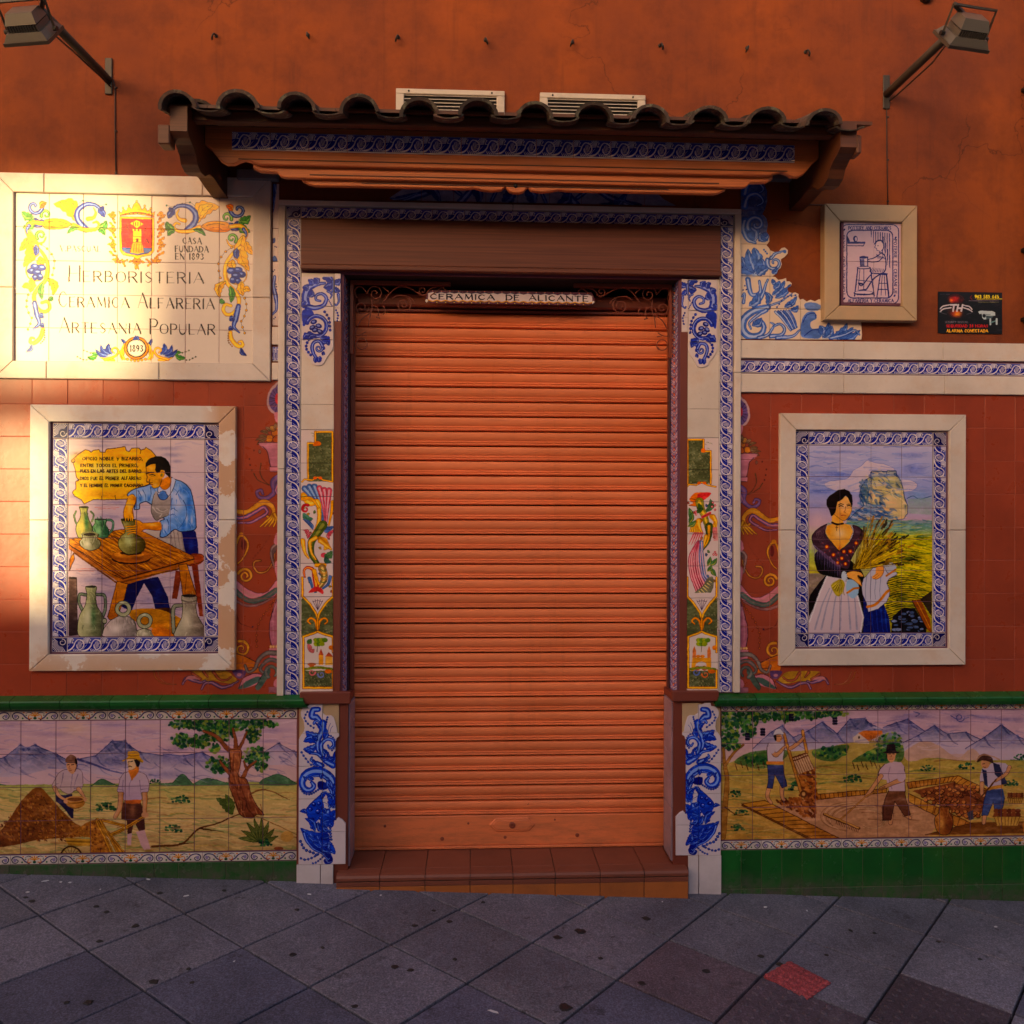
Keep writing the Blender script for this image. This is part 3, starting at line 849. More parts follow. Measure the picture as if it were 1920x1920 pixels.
def corner_tile():
    c = Canvas('blue_wave_corner', 0, 0, .062, .062, 1900, base=(226, 216, 214), seed=5)
    c.f = lambda P: np.stack([P[:, 0] / 1000.0, .062 - P[:, 1] / 1000.0], 1); c.px = 1.9; c.k = 1
    c.fill([(3, 3), (59, 3), (59, 59), (3, 59)], (44, 46, 112), sm=False)
    for j in range(15):
        a = R(150 + j * 11.5)
        c.line([(34 + 6 * math.cos(a), 34 + 6 * math.sin(a)), (34 + 34 * math.cos(a), 34 + 34 * math.sin(a))], .8, (230, 220, 220), 3.2, sm=False)
    c.ell(40, 40, 17, 17, (36, 38, 98))
    c.line(spiral(41, 41, 14, 5, 0, 1.1), 4, (230, 220, 220), 2)
    return c.image()
def scroll_strip():
    """small polychrome strip: blue scrolls and an ochre palmette; 197 x 45 mm"""
    c = Canvas('scroll_strip', 0, 0, .197, .045, 1700, base=(212, 206, 202), seed=6)
    c.f = lambda P: np.stack([P[:, 0] / 1000.0, .045 - P[:, 1] / 1000.0], 1); c.px = 1.7; c.k = 1
    D, L = (40, 38, 86), (150, 142, 176)
    for s_ in (-1, 1):
        q = lambda pts: [(98.5 + s_ * x, y) for x, y in pts]
        c.line(q([(22, 40), (38, 30), (52, 14), (68, 8), (84, 10), (92, 22), (86, 36), (74, 38), (66, 28), (74, 20)]), 6.5, D, 3)
        c.line(q([(30, 36), (46, 22), (60, 11), (76, 10), (88, 16)]), 2.2, L, 1)
        c.fill(q([(72, 22), (84, 16), (86, 28), (78, 34)]), L)
        c.line(q([(10, 12), (24, 6), (38, 12)]), 4.5, D, 1.5)
        c.line(q([(14, 34), (26, 36), (24, 20), (12, 20)]), 4.5, (196, 124, 62), 2)
        c.ell(98.5 + s_ * 50, 34, 4, 4, (70, 110, 84)); c.ell(98.5 + s_ * 46, 8, 4, 3, (196, 124, 62)); c.ell(98.5 + s_ * 36, 20, 3, 3, (70, 110, 84))
    for j in range(5):
        a = R(200 + j * 35)
        c.line([(98.5, 26), (98.5 + 17 * math.cos(a), 24 + 17 * math.sin(a))], 2, (204, 146, 50), 6, sm=False)
    c.ell(98.5, 34, 7, 6, (52, 92, 78)); c.ell(98.5, 25, 4, 3, (150, 84, 40))
    c.fill([(0, 0), (197, 0), (197, 1.6), (0, 1.6)], (70, 62, 96), sm=False)
    return c.image()
def mosaic_strip():
    """narrow braided border on the door reveal, 60 wide x 147 high mm"""
    c = Canvas('braided_strip', 0, 0, .060, .147, 1600, base=(120, 124, 178), seed=8)
    c.f = lambda P: np.stack([P[:, 0] / 1000.0, .147 - P[:, 1] / 1000.0], 1); c.px = 1.6; c.k = 1
    for k in range(-1, 5):
        o = k * 36.75
        for j in range(3):
            c.line([(4, o + j * 9), (30, o + 22 + j * 9), (56, o + j * 9)], 3.2, ((236, 230, 238), (176, 182, 216), (196, 116, 92))[j], sm=False)
        c.ell(30, o + 6, 6, 6, (214, 120, 58)); c.ell(30, o + 6, 2.5, 2.5, (236, 216, 190))
        c.ell(12, o + 24, 4, 4, (228, 214, 214)); c.ell(48, o + 24, 4, 4, (228, 214, 214)); c.ell(30, o + 36, 4, 4, (74, 110, 104))
    c.fill([(0, 0), (3, 0), (3, 147), (0, 147)], (46, 40, 84), sm=False); c.fill([(57, 0), (60, 0), (60, 147), (57, 147)], (46, 40, 84), sm=False)
    return c.image()
def motif_mesh(name, w, h, t, mat, gap=GAP, vertical=False, chamfer=.001):
    """tile w x h with the picture over its front; vertical turns the picture a quarter"""
    w_, h_ = w - gap, h - gap
    mb = MB().prism([(-w_ / 2, -h_ / 2), (w_ / 2, -h_ / 2), (w_ / 2, h_ / 2), (-w_ / 2, h_ / 2)], t, 0.0, chamfer)
    me = mesh_from(name, mb.v, mb.f, mat)
    uv = me.uv_layers.new(name='UVMap')
    for lp in me.loops:
        co = me.vertices[lp.vertex_index].co
        a, b = co.x / w + .5, co.z / h + .5
        if vertical == 1: a, b = b, 1 - a
        elif vertical == -1: a, b = 1 - b, a
        uv.data[lp.index].uv = (a, b)
    return me
def strip(parent, x0, x1, z0, z1, y, mat, n=None, L=.147, along='x', turn=0, flip=False, name='border_tile', t=.009):
    """a run of border tiles. along 'x' or 'z'."""
    if along == 'x':
        n = n or max(1, int(round((x1 - x0) / L))); w = (x1 - x0) / n
        me = motif_mesh(name, w, z1 - z0, t, mat)
        for i in range(n):
            o = put(name, me, parent, (x0 + w * (i + .5), y + rng.uniform(-.0004, .0004), (z0 + z1) / 2))
            if flip: o.rotation_euler = (0, math.pi, 0)
    else:
        n = n or max(1, int(round((z1 - z0) / L))); w = (z1 - z0) / n
        me = motif_mesh(name, x1 - x0, w, t, mat, vertical=turn)
        for i in range(n):
            put(name, me, parent, ((x0 + x1) / 2, y + rng.uniform(-.0004, .0004), z0 + w * (i + .5)))
M_WAVE = motif('blue_wave_glaze', wave_tile())
M_WCOR = motif('blue_corner_glaze', corner_tile())
M_STRIP = motif('scroll_strip_glaze', scroll_strip())
M_BRAID = motif('braided_glaze', mosaic_strip())

# ------------------------------------------------------------------ the name panel
def fit_text(c,txt,x0,x1,y,h,thick,thin,colr,slope=0.0,caps=None,skew=0,a=1.0,a_thin=1.0):
    tot,start=0.0,True
    for ch in txt:
        if ch == ' ': tot += .62;start=True;continue
        hh=caps if (caps and start) else h;start=False
        tot += (.72*FONT[ch][0]*(hh/h) ** .6+.28) if ch in FONT else .5
    adv=(x1 - x0)/(tot - .28)
    c.text(txt,x0,y,h,adv,thick,thin,colr,slope,caps,skew,a,a_thin=a_thin)
YEL,YELD,OCH=(236,182,40),(120,78,26),(226,150,50)
BLU,BLUD,BLUL=(62,84,160),(30,38,96),(150,170,220)
GRN,GRND,GRNL=(84,146,74),(34,74,48),(160,200,110)
def name_panel(cv):
    k=1920/540.0
    def side(mirror):
        if mirror: cv.zoom(0,320,k,lambda P: np.stack([511.8 - P[:,0],P[:,1]+(511.8 - 2*P[:,0])*.0165],1))
        else: cv.zoom(0,320,k)
        S=lambda P,w,b,d,l=None,w1=.5,mid=None: cv.scroll(P,w*1.3,b,d,l,w1*1.2,mid and mid*1.25,o=3)
        L=lambda p,q,w,b,d,l=None,bend=.2,n=3: cv.leaf(p,q,w*1.35,b,d,l,bend,n,o=2.6)
        B=cv.beads
        B([(1112,232),(1165,240),(1215,222),(1265,212),(1310,245)],6,(90,150,130),(50,80,70),5)
        L((1300,345),(1462,240),46,YEL,YELD,(250,214,90),-.25,4)
        L((1330,320),(1420,228),26,(244,200,60),YELD,None,-.2,3)
        S([(1250,400),(1300,340),(1300,280),(1250,238),(1190,236),(1150,262)],34,BLU,BLUD,BLUL,16)
        L((1165,262),(1120,318),20,BLU,BLUD,BLUL,.1,2)
        L((1150,250),(1128,272),14,BLU,BLUD,None,.1,2)
        S([(1232,332),(1196,322),(1180,290),(1196,258)],22,YEL,YELD,(252,220,110),4)
        S([(1330,378),(1262,404),(1190,402),(1158,376),(1172,350),(1198,356)],24,YEL,YELD,(252,220,110),10)
        L((1160,392),(1108,340),22,GRN,GRND,GRNL,-.2,3);L((1165,400),(1118,436),16,GRN,GRND,GRNL,.2,2)
        L((1290,392),(1372,436),13,GRN,GRND,GRNL,-.15,3)
        cv.fill([(1340,372),(1380,345),(1440,336),(1510,344),(1545,370),(1520,405),(1450,410),(1385,400)],YEL,to=OCH)
        cv.line([(1340,372),(1380,345),(1440,336),(1510,344),(1545,370),(1520,405),(1450,410),(1385,400),(1340,372)],3,YELD)
        cv.line([(1375,368),(1440,352),(1500,362)],3,YELD);cv.line([(1400,385),(1450,378),(1480,392)],4,(180,110,30))
        S(spiral(1512,314,34,8,20,-1.0),16,GRN,GRND,GRNL,8)
        L((1530,350),(1600,395),20,BLU,BLUD,BLUL,.1,3);L((1560,352),(1640,340),16,BLU,BLUD,None,.1,2)
        S(spiral(1590,262,10,56,200,1.0),12,BLU,BLUD,BLUL,22)
        L((1550,268),(1508,232),18,(232,130,60),YELD,(250,190,90),.2,2)
        L((1600,330),(1672,300),24,GRN,GRND,GRNL,.2,3);L((1600,345),(1668,410),24,GRN,GRND,GRNL,.2,3)
        S([(1540,372),(1600,368),(1640,400),(1636,450),(1600,505)],22,YEL,YELD,(252,220,110),10)
        S([(1625,390),(1640,420),(1625,470)],16,BLU,BLUD,BLUL,5)
        S(spiral(1546,452,34,8,40,-1.05),17,GRN,GRND,GRNL,7)
        S([(1625,500),(1575,508),(1530,496),(1512,462)],15,YEL,YELD,(252,220,110),5)
        L((1622,430),(1662,668),40,YEL,YELD,(252,214,90),.16,6)
        L((1640,470),(1690,560),20,YEL,YELD,None,.1,3)
        B([(1545,512),(1500,545),(1462,600),(1458,650),(1470,715)],8,YEL,YELD,6)
        S([(1605,508),(1548,556),(1508,620),(1500,690),(1516,750),(1562,800),(1592,850),(1588,905),(1555,950),(1512,958),(1488,925),(1505,892),(1540,900)],13,YEL,YELD,(252,220,110),16,mid=20)
        L((1582,520),(1582,590),18,BLU,BLUD,BLUL,.1,2)
        cv.line(spiral(1580,690,66,66,-60,.9),9,YELD);cv.line(spiral(1580,690,66,66,-60,.9),5,YEL)
        L((1560,652),(1552,590),24,YEL,YELD,(252,220,110),-.2,2)
        for (x,y,rx,ry) in ((1545,668,30,20),(1590,662,26,18),(1612,692,26,20),(1575,700,30,20),(1556,728,22,22),(1590,735,18,18)):
            cv.ell(x,y,rx+3,ry+3,BLUD);cv.ell(x,y,rx,ry,BLU);cv.ell(x - 6,y - 5,rx*.5,ry*.35,BLUL)
        L((1505,735),(1466,850),24,YEL,YELD,(252,220,110),.25,4);L((1535,770),(1540,880),18,GRN,GRND,GRNL,-.1,3)
        L((1466,860),(1500,882),14,GRN,GRND,None,.1,2)
        L((1612,740),(1620,836),22,YEL,YELD,(252,220,110),.1,3);L((1620,800),(1672,798),18,YEL,YELD,(252,220,110),-.2,2)
        B([(1632,850),(1645,920),(1622,985),(1608,1010),(1632,1082)],8,YEL,YELD,7)
        S([(1590,905),(1572,985),(1560,1040),(1596,1078)],24,BLU,BLUD,BLUL,8,mid=26)
        L((1565,985),(1528,1000),16,BLU,BLUD,BLUL,.2,2);L((1555,1050),(1524,1062),14,BLU,BLUD,BLUL,.2,2)
        S([(1535,1078),(1548,1130),(1590,1170),(1618,1165),(1612,1138),(1592,1142)],18,YEL,YELD,(252,220,110),10,mid=22)
        cv.beads([(1524,1085),(1524,1140),(1548,1170)],5,(190,140,40),YELD,7)
        L((1606,1182),(1646,1232),12,BLU,BLUD,BLUL,.2,2)
    side(False);side(True)
    cv.zoom(0,320,k)
    # arms with crown and garland
    G1,G2,G3=(240,186,44),(142,84,28),(252,220,110)
    for sx in (-1,1):
        for j,y in enumerate(range(290,640,24)):
            x=912+sx*(158+(6 if j % 2 else -8) - max(0,y - 560)*1.0)
            cv.leaf((x,y),(x+sx*(22 if j % 2 else 12),y - 18),10,G1,G2,None,.1,2,o=2.2)
            cv.leaf((x,y),(x - sx*(20 if j % 2 else 12),y+14),9,(232,150,50),G2,None,.1,2,o=2.2)
            cv.ell(x,y,7,7,G1);cv.ell(x,y,3,3,(200,80,40))
        for y in (295,390,492,596):
            x=912+sx*(165 - (28 if y > 590 else 0))
            for a in (0,90,180,270,45):
                cv.leaf((x,y),(x+30*math.cos(R(a)),y+24*math.sin(R(a))),9,G1,G2,G3,.1,1,o=2.2)
        for x_ in (940,985,1020):
            xx=912+sx*(x_ - 912)
            cv.leaf((xx,600),(xx+sx*26,612),10,G1,G2,None,.1,2,o=2);cv.leaf((xx,600),(xx - sx*16,588),8,G1,G2,None,.1,2,o=2)
    for a in range(0,360,30): cv.leaf((912,606),(912+32*math.cos(R(a)),606+26*math.sin(R(a))),7,G1,G2,None,.1,1,o=2)
    cv.leaf((912,625),(905,662),9,G1,G2,None,.1,2,o=2);cv.leaf((916,625),(926,660),8,G1,G2,None,.1,2,o=2)
    sh=[(798,305),(1028,312),(1030,430),(1028,535),(1005,564),(950,572),(915,592),(880,572),(825,562),(800,535),(796,430)]
    cv.fill(sh,G1,sm=False);cv.line(sh+sh[:1],3,G2,sm=False)
    sh2=[(812,320),(1014,326),(1016,430),(1012,530),(990,550),(914,566),(840,548),(816,530),(810,430)]
    cv.fill(sh2,(206,62,70),sm=False,n=.25)
    cv.fill([(812,512),(1014,516),(1012,530),(990,550),(914,566),(840,548),(816,530)],(70,96,160),sm=False)
    for j in range(5): cv.line([(820,520+j*8),(870,526+j*8),(960,522+j*8),(1008,524+j*7)],2,(180,196,226))
    cv.line(sh2+sh2[:1],2.5,(110,40,30),sm=False)
    for j in range(6): cv.line([(830+j*34,330),(832+j*34,500)],2,(168,44,56),a=.5,sm=False)
    cv.fill([(868,545),(876,500),(890,474),(942,474),(952,500),(960,545),(915,556)],(236,170,52),sm=False);cv.line([(868,545),(876,500),(890,474),(942,474),(952,500),(960,545)],3,G2,sm=False)
    for j in range(5): cv.line([(880+j*16,490),(872+j*18,540)],3,(150,90,30),sm=False)
    cv.fill([(886,476),(888,400),(942,402),(944,476)],(244,200,80),sm=False);cv.line([(886,476),(888,400),(942,402),(944,476),(886,476)],3,G2,sm=False)
    for j in range(3): cv.fill([(884+j*22,402),(884+j*22,386),(898+j*22,386),(898+j*22,402)],(244,200,80),sm=False);cv.line([(884+j*22,402),(884+j*22,386),(898+j*22,386),(898+j*22,402)],2,G2,sm=False)
    cv.fill([(908,476),(908,452),(924,452),(924,476)],(110,60,30),sm=False);cv.line([(890,438),(942,440)],3,G2,sm=False);cv.line([(890,456),(942,458)],2,G2,sm=False)
    cv.fill([(866,352),(912,328),(960,354),(914,384)],(244,200,60),sm=False);cv.line([(866,352),(912,328),(960,354),(914,384),(866,352)],3,G2,sm=False)
    for j in range(4): cv.line([(890+j*15,344),(890+j*15,366)],4,(190,50,40),sm=False)
    ink=(58,30,34)
    for ch,x,y in (('A',832,392),('L',968,398),('L',836,480),('A',966,484)): cv.text(ch,x,y,30,36,5,2.4,ink)
    cr=[(800,300),(792,268),(812,280),(820,252),(842,268),(858,238),(878,258),(892,226),(912,204),(930,228),(946,260),(966,240),(982,270),(1004,256),(1012,284),(1034,272),(1026,308),(915,290)]
    cv.fill(cr,G1,sm=False);cv.line(cr+cr[:1],3,G2,sm=False)
    cv.line([(802,298),(860,284),(915,280),(970,288),(1026,304)],9,(188,110,40));cv.line([(806,286),(860,272),(915,268),(970,276),(1022,292)],4,G3)
    for j in range(9): cv.ell(812+j*26,296 - 13*math.sin((j+.4)/9*math.pi),5,5,(180,60,50) if j % 2 else (60,110,90))
    for x,y in ((820,248),(858,234),(912,204),(966,236),(1006,252)): cv.ell(x,y,8,8,G2);cv.ell(x,y,5,5,G3)
    # date cartouche and its foliage
    for sx in (-1,1):
        q=lambda x,y: (910+sx*x,y - sx*(-x)*.0)
        S,L=cv.scroll,cv.leaf
        cv.beads([q(395,1240),q(340,1262),q(270,1240)],5,(120,120,60),(70,80,40),7)
        cv.beads([q(350,1198),q(290,1216),q(240,1200)],5,(120,120,60),(70,80,40),6)
        L(q(260,1230),q(330,1245),20,GRN,GRND,GRNL,.15*sx,3);L(q(250,1225),q(300,1210),15,GRN,GRND,GRNL,-.1,2)
        S([q(150,1262),q(200,1262),q(240,1240),q(215,1230)],16,YEL,YELD,(252,220,110),6)
        L(q(165,1225),q(185,1150),24,BLU,BLUD,BLUL,.2*sx,3);L(q(180,1225),q(240,1160),20,BLU,BLUD,BLUL,.2*sx,3);L(q(190,1235),q(275,1190),18,BLU,BLUD,BLUL,.15*sx,3)
        S([q(210,1258),q(150,1240),q(120,1205),q(140,1180),q(165,1195),q(150,1215)],20,OCH,YELD,(252,220,110),9)
        L(q(95,1262),q(82,1170),20,YEL,YELD,(252,220,110),.1*sx,3);L(q(70,1170),q(105,1120),14,BLU,BLUD,BLUL,.1,2)
        S([q(80,1255),q(100,1215),q(88,1170),q(60,1140)],14,YEL,YELD,(252,220,110),9)
    cv.ell(910,1182,84,78,YELD);cv.ell(910,1182,78,72,OCH);cv.ell(910,1182,68,63,(48,40,44));cv.ell(910,1182,60,56,(238,226,214));cv.ell(910,1182,59,55,(200,176,120),.4);cv.ell(910,1182,54,50,(240,230,220))
    cv.leaf((890,1130),(905,1098),14,BLU,BLUD,BLUL,.2,2);cv.leaf((925,1130),(918,1100),14,BLU,BLUD,BLUL,-.2,2)
    for j in range(6): cv.ell(850+j*24,1256 - 8*math.sin(j/5*math.pi)*-1,11,10,YELD);cv.ell(850+j*24,1256+8*math.sin(j/5*math.pi),8,7,YEL)
    fit_text(cv,'1893',868,952,1204,40,7,3,(44,44,48))
    # lettering
    I=(44,34,40)
    fit_text(cv,'V.PASCUAL',402,668,536,36,6,1.6,(70,56,60),.012,caps=38,a_thin=.6)
    fit_text(cv,'CASA',1220,1344,486,38,8,3,I,.014)
    fit_text(cv,'FUNDADA',1170,1390,540,38,8,3,I,.014)
    fit_text(cv,'EN 1893',1171,1356,590,38,8,3,I,.014)
    fit_text(cv,'HERBORISTERIA',462,1358,738,70,9.5,2.6,I,.0145,caps=104)
    fit_text(cv,'CERAMICA ALFARERIA',392,1428,907,66,9.5,2.8,I,.0145,caps=98)
    fit_text(cv,'ARTESANIA POPULAR',396,1432,1078,66,9.5,2.8,I,.0145,caps=98)

# ------------------------------------------------------------------ the potter
def pot(cv,P,base,dark,light,w=3.0):
    cv.fill(P,base,to=dark,ends=[(min(p[0] for p in P),0),(max(p[0] for p in P),0)])
    cv.dabs(P,30,[light,dark,base],7,40,80,25,.45)
    xs=[p[0] for p in P];ys=[p[1] for p in P]
    cv.blob((min(xs)*.62+max(xs)*.38),(min(ys)*.4+max(ys)*.6),(max(xs) - min(xs))*.2,(max(ys) - min(ys))*.25,light,.8,0)
    cv.line(list(P)+[P[0]],w,(46,44,34))
def potter(cv):
    k=1920/570.0
    cv.zoom(0,740,k)
    cv.wash(420,270,1310,1540,[(0,(222,206,208)),(.3,(214,196,206)),(.5,(206,188,200)),(.7,(196,178,190)),(1,(190,170,182))])
    for (x,y,rx,ry) in ((640,295,90,9),(620,322,95,12),(800,316,60,7),(480,370,50,12),(1060,340,90,14),(1090,380,70,16),(470,640,50,20),(560,665,90,10),(740,680,90,14),(900,790,90,20),(700,770,120,20),(1120,420,40,12),(600,1170,150,26),(1160,1220,90,30),(640,1260,110,26),(950,1300,90,40),(560,850,80,30)):
        cv.blob(x,y,rx,ry,(140,134,170),.55,.4)
    for y,x0,x1 in ((712,600,750),(722,620,730),(1102,480,600),(1115,500,590),(700,430,500)):
        cv.line([(x0,y),((x0+x1)/2,y - 3),(x1,y)],5,(190,110,96),a=.5,n=.5)
    cv.dabs([(432,280),(1300,280),(1300,900),(432,900)],160,[(232,218,220),(176,166,196),(214,190,200)],8,120,0,5,.3,2)
    cv.dabs([(432,1080),(1300,1080),(1300,1520),(432,1520)],160,[(150,136,160),(214,196,206),(120,110,140)],8,90,0,8,.35,3)
    # parchment
    pp=[(450,415),(500,372),(538,348),(560,352),(575,364),(588,352),(625,346),(632,362),(662,364),(672,345),(790,328),(798,352),(815,360),(832,338),(878,336),(890,350),(915,344),(922,332),(955,352),(990,392),(1010,470),(960,560),(870,590),(812,640),(806,660),(730,662),(660,664),(590,662),(560,676),(532,690),(510,662),(470,640),(458,618),(480,592),(478,548),(500,540),(482,520),(475,470),(462,432)]
    cv.fill(pp,(240,176,10),sm=False,to=(238,192,30));
    cv.blob(700,500,190,90,(244,226,130),.75,.2);cv.blob(640,460,110,50,(248,238,190),.55,.2);cv.blob(500,400,60,40,(240,160,20),.6,.3);cv.blob(700,630,150,30,(232,160,20),.5,.4);cv.blob(900,400,70,40,(222,160,20),.5,.4)
    cv.line(pp+pp[:1],4,(84,50,14),sm=False)
    cv.ell(462,418,14,14,(84,50,14));cv.ell(462,418,10,10,(240,200,90));cv.line(spiral(462,418,9,3,0,1.2),2,(84,50,14))
    cv.line([(880,336),(890,352),(886,372)],3.5,(84,50,14));cv.line([(728,636),(730,662)],3,(84,50,14),sm=False);cv.line([(640,640),(641,664)],2.5,(84,50,14),sm=False);cv.line([(480,548),(500,534)],4,(84,50,14),sm=False)
    I=(56,38,10)
    for txt,x0,x1,y in (('OFICIO NOBLE y BIZARRO,',522,900,413),('ENTRE TODOS EL PRIMERO,',512,872,456),('PUES EN LAS ARTES DEL BARRO',508,890,492),('DIOS FUE EL PRIMER ALFARERO',508,890,537),('Y EL HOMBRE EL PRIMER CACHARRO.',508,908,582)):
        fit_text(cv,txt,x0,x1,y,18,4.4,3.2,I)
    # left arm side,jars on the table
    cv.zoom(200,830,9.6)
    OUT=(26,34,66)
    # trousers behind,apron skirt
    cv.fill([(1150,1560),(1540,1560),(1620,1700),(1650,1900),(1640,2100),(1560,2200),(1400,2180),(1330,1900),(1240,1700)],(22,36,104));cv.blob(1520,1820,60,140,(40,84,170),.6,0)
    cv.fill([(700,1600),(950,1480),(1300,1500),(1350,1620),(1400,1900),(1460,2100),(1300,2050),(1100,1900),(850,1720)],(196,186,182),to=(150,140,136));
    for x in (1150,1210,1280,1340): cv.line([(x,1560),(x+20,1760),(x+60,1960)],12,(110,96,100),5,a=.7)
    # shirt body
    body=[(1160,620),(1230,660),(1350,700),(1450,770),(1510,850),(1550,1000),(1580,1150),(1600,1300),(1610,1450),(1600,1550),(1500,1590),(1330,1600),(1230,1560),(1130,1640),(1060,1690),(960,1690),(980,1560),(960,1420),(1040,1370),(860,1300),(830,1150),(760,1080),(700,1060),(600,1100),(590,1190),(500,1190),(530,1050),(500,950),(450,930),(390,960),(370,940),(420,880),(540,820),(700,780),(820,740),(950,770),(1100,760)]
    cv.fill(body,(158,184,226),to=(110,152,214),ends=[(700,900),(1600,1400)])
    for (x,y,rx,ry) in ((1250,950,130,120),(1150,1250,160,100),(1050,1500,80,90),(1290,1100,120,150),(620,900,90,50),(1150,820,90,60),(1440,1350,30,120),(1530,1400,25,120)):
        cv.blob(x,y,rx,ry,(226,220,236),.7,0)
    for (x,y,rx,ry) in ((1480,1100,50,250),(1400,850,100,90),(600,1010,60,60),(760,1000,40,60),(1380,1500,50,100),(1500,1500,60,60),(500,1130,40,50)):
        cv.blob(x,y,rx,ry,(54,110,190),.7,0)
    cv.dabs(body,150,[(70,120,200),(216,222,240),(40,84,160),(190,204,232)],16,110,70,35,.45,4)
    cv.line(body+body[:1],14,OUT,a=.9)
    for L_ in ([(1250,940),(1300,860),(1350,850)],[(1160,1200),(1200,1180),(1280,1240)],[(1140,1310),(1210,1290),(1260,1340)],[(1380,1040),(1430,1150),(1440,1300),(1380,1440),(1280,1560)],[(650,850),(700,950),(700,1050)],[(790,800),(800,950),(760,1040)],[(560,860),(620,960),(600,1050)],[(1090,1380),(1120,1480),(1100,1620)],[(1180,1000),(1160,1100),(1170,1200)],[(1000,1480),(1000,1560),(1000,1640)]):
        cv.line(L_,12,(40,74,140),3)
    # apron bib and collar
    cv.fill([(860,920),(900,870),(940,960),(1000,1020),(1060,1020),(1130,920),(1160,960),(1150,1120),(1120,1280),(1060,1330),(960,1370),(900,1400),(840,1340),(800,1250),(810,1120)],(186,176,174),to=(140,132,128));cv.line([(860,920),(820,1060),(800,1200),(810,1270),(840,1340),(900,1400),(960,1370),(1060,1330),(1120,1300)],9,(70,70,66))
    for L_ in ([(830,1160),(900,1250),(1000,1280)],[(900,1180),(1000,1240),(1100,1200)],[(960,1330),(1000,1280)]): cv.line(L_,22,(210,202,198),6,a=.8)
    cv.fill([(940,890),(1010,860),(1070,880),(1110,960),(1080,1010),(1020,1035),(960,1010),(930,960)],(96,132,190));cv.line([(930,880),(925,950),(960,1015),(1020,1035),(1080,1010),(1120,940)],12,OUT)
    cv.fill([(930,780),(980,830),(1060,850),(1130,790),(1170,640),(1240,680),(1210,800),(1150,950),(1110,960),(1060,880),(1000,860),(930,930)],(206,208,228));cv.line([(930,780),(930,900),(1000,870),(1060,880),(1110,960),(1160,900),(1210,800),(1240,690)],8,OUT)
    # neck and head
    SK,SKD=(232,172,56),(150,92,22)
    cv.fill([(960,700),(1140,600),(1165,700),(1130,800),(1050,850),(980,810)],(222,146,40));cv.line([(965,790),(1040,845),(1120,800),(1160,700)],9,SKD)
    face=[(710,440),(780,400),(880,380),(960,420),(1040,520),(1010,640),(980,740),(930,800),(850,822),(810,790),(800,755),(770,735),(775,715),(725,715),(722,690),(730,620),(708,560),(715,500)]
    cv.fill(face,SK,to=(214,164,50),sm=False);cv.blob(800,470,60,50,(240,200,120),.6,0);cv.blob(870,760,60,40,(228,190,140),.7,0);cv.blob(960,700,40,70,(170,104,20),.6,0)
    cv.line(face[-6:]+face[:1],8,(96,60,20),sm=False);cv.line([(1000,650),(970,740),(930,800),(850,822),(810,790)],9,(70,50,20))
    hair=[(700,430),(705,370),(740,320),(800,275),(880,245),(980,245),(1060,280),(1120,350),(1150,430),(1150,540),(1140,640),(1110,600),(1060,560),(1040,500),(980,490),(950,540),(900,540),(870,490),(885,430),(880,380),(800,395),(740,425),(705,440)]
    cv.fill(hair,(22,16,16),sm=False);cv.blob(900,300,100,30,(60,52,50),.5,0)
    cv.ell(1003,565,46,75,SK);cv.line(spiral(1003,565,44,44,-120,.8),7,SKD);cv.blob(990,580,26,36,(60,90,60),.8,0)
    cv.line([(715,560),(760,545),(850,540)],20,(40,24,14),9);cv.line([(775,582),(825,572),(870,592)],15,(60,34,16));cv.line([(800,600),(850,605)],5,(120,80,30))
    cv.line([(730,600),(722,700),(770,715),(778,660)],11,(96,60,20),sm=False);cv.line([(770,730),(830,715)],19,(60,36,16),5);cv.line([(785,758),(825,752)],13,(150,70,40))
    # arms and hands
    cv.fill([(400,950),(470,930),(530,990),(520,1080),(480,1180),(470,1260),(490,1340),(480,1400),(400,1420),(330,1410),(305,1330),(310,1200),(350,1100),(375,1000)],SK,to=(222,160,50));cv.blob(400,1150,35,160,(240,206,130),.6,0);cv.blob(500,1020,25,60,(186,112,30),.8,0);cv.blob(460,1280,26,60,(186,112,30),.6,0)
    cv.line([(375,1000),(350,1100),(312,1200),(305,1330),(330,1410)],9,(110,70,20));cv.line([(530,990),(520,1080),(470,1200),(490,1340)],9,(110,70,20))
    for x in (345,378,418,452): cv.line([(x,1330),(x+2,1400)],8,(120,76,20),3)
    # table and stool
    cv.zoom(0,740,k)
    T1,T2,TD=(196,134,34),(150,92,24),(58,34,12)
    cv.fill([(1200,1010),(1275,1008),(1285,1050),(1250,1075),(1190,1080)],(150,80,50));cv.line([(1200,1010),(1275,1008),(1285,1050),(1190,1080)],3,TD)
    cv.fill([(1110,1110),(1150,1120),(1120,1290),(1085,1290)],(130,70,50),sm=False);cv.fill([(1210,1070),(1250,1075),(1285,1400),(1260,1400)],(130,66,46),sm=False)
    # legs of the potter
    cv.fill([(800,1190),(1000,1150),(1060,1280),(1075,1360),(1040,1400),(985,1370),(960,1270),(910,1190),(860,1290),(830,1370),(770,1340)],(26,32,84),sm=False);cv.blob(1000,1250,30,60,(40,60,140),.5,0)
    cv.fill([(990,1350),(1080,1350),(1078,1395),(960,1410),(950,1390)],(70,44,30));
    cv.fill([(820,1365),(1000,1355),(1160,1430),(1100,1500),(870,1440)],(176,128,44));cv.blob(1000,1460,110,30,(214,140,40),.7,.4)
    top=[(435,910),(520,905),(760,850),(900,862),(1220,1020),(1228,1040),(780,1165),(700,1130),(440,950)]
    cv.fill(top,T1,sm=False,to=T2)
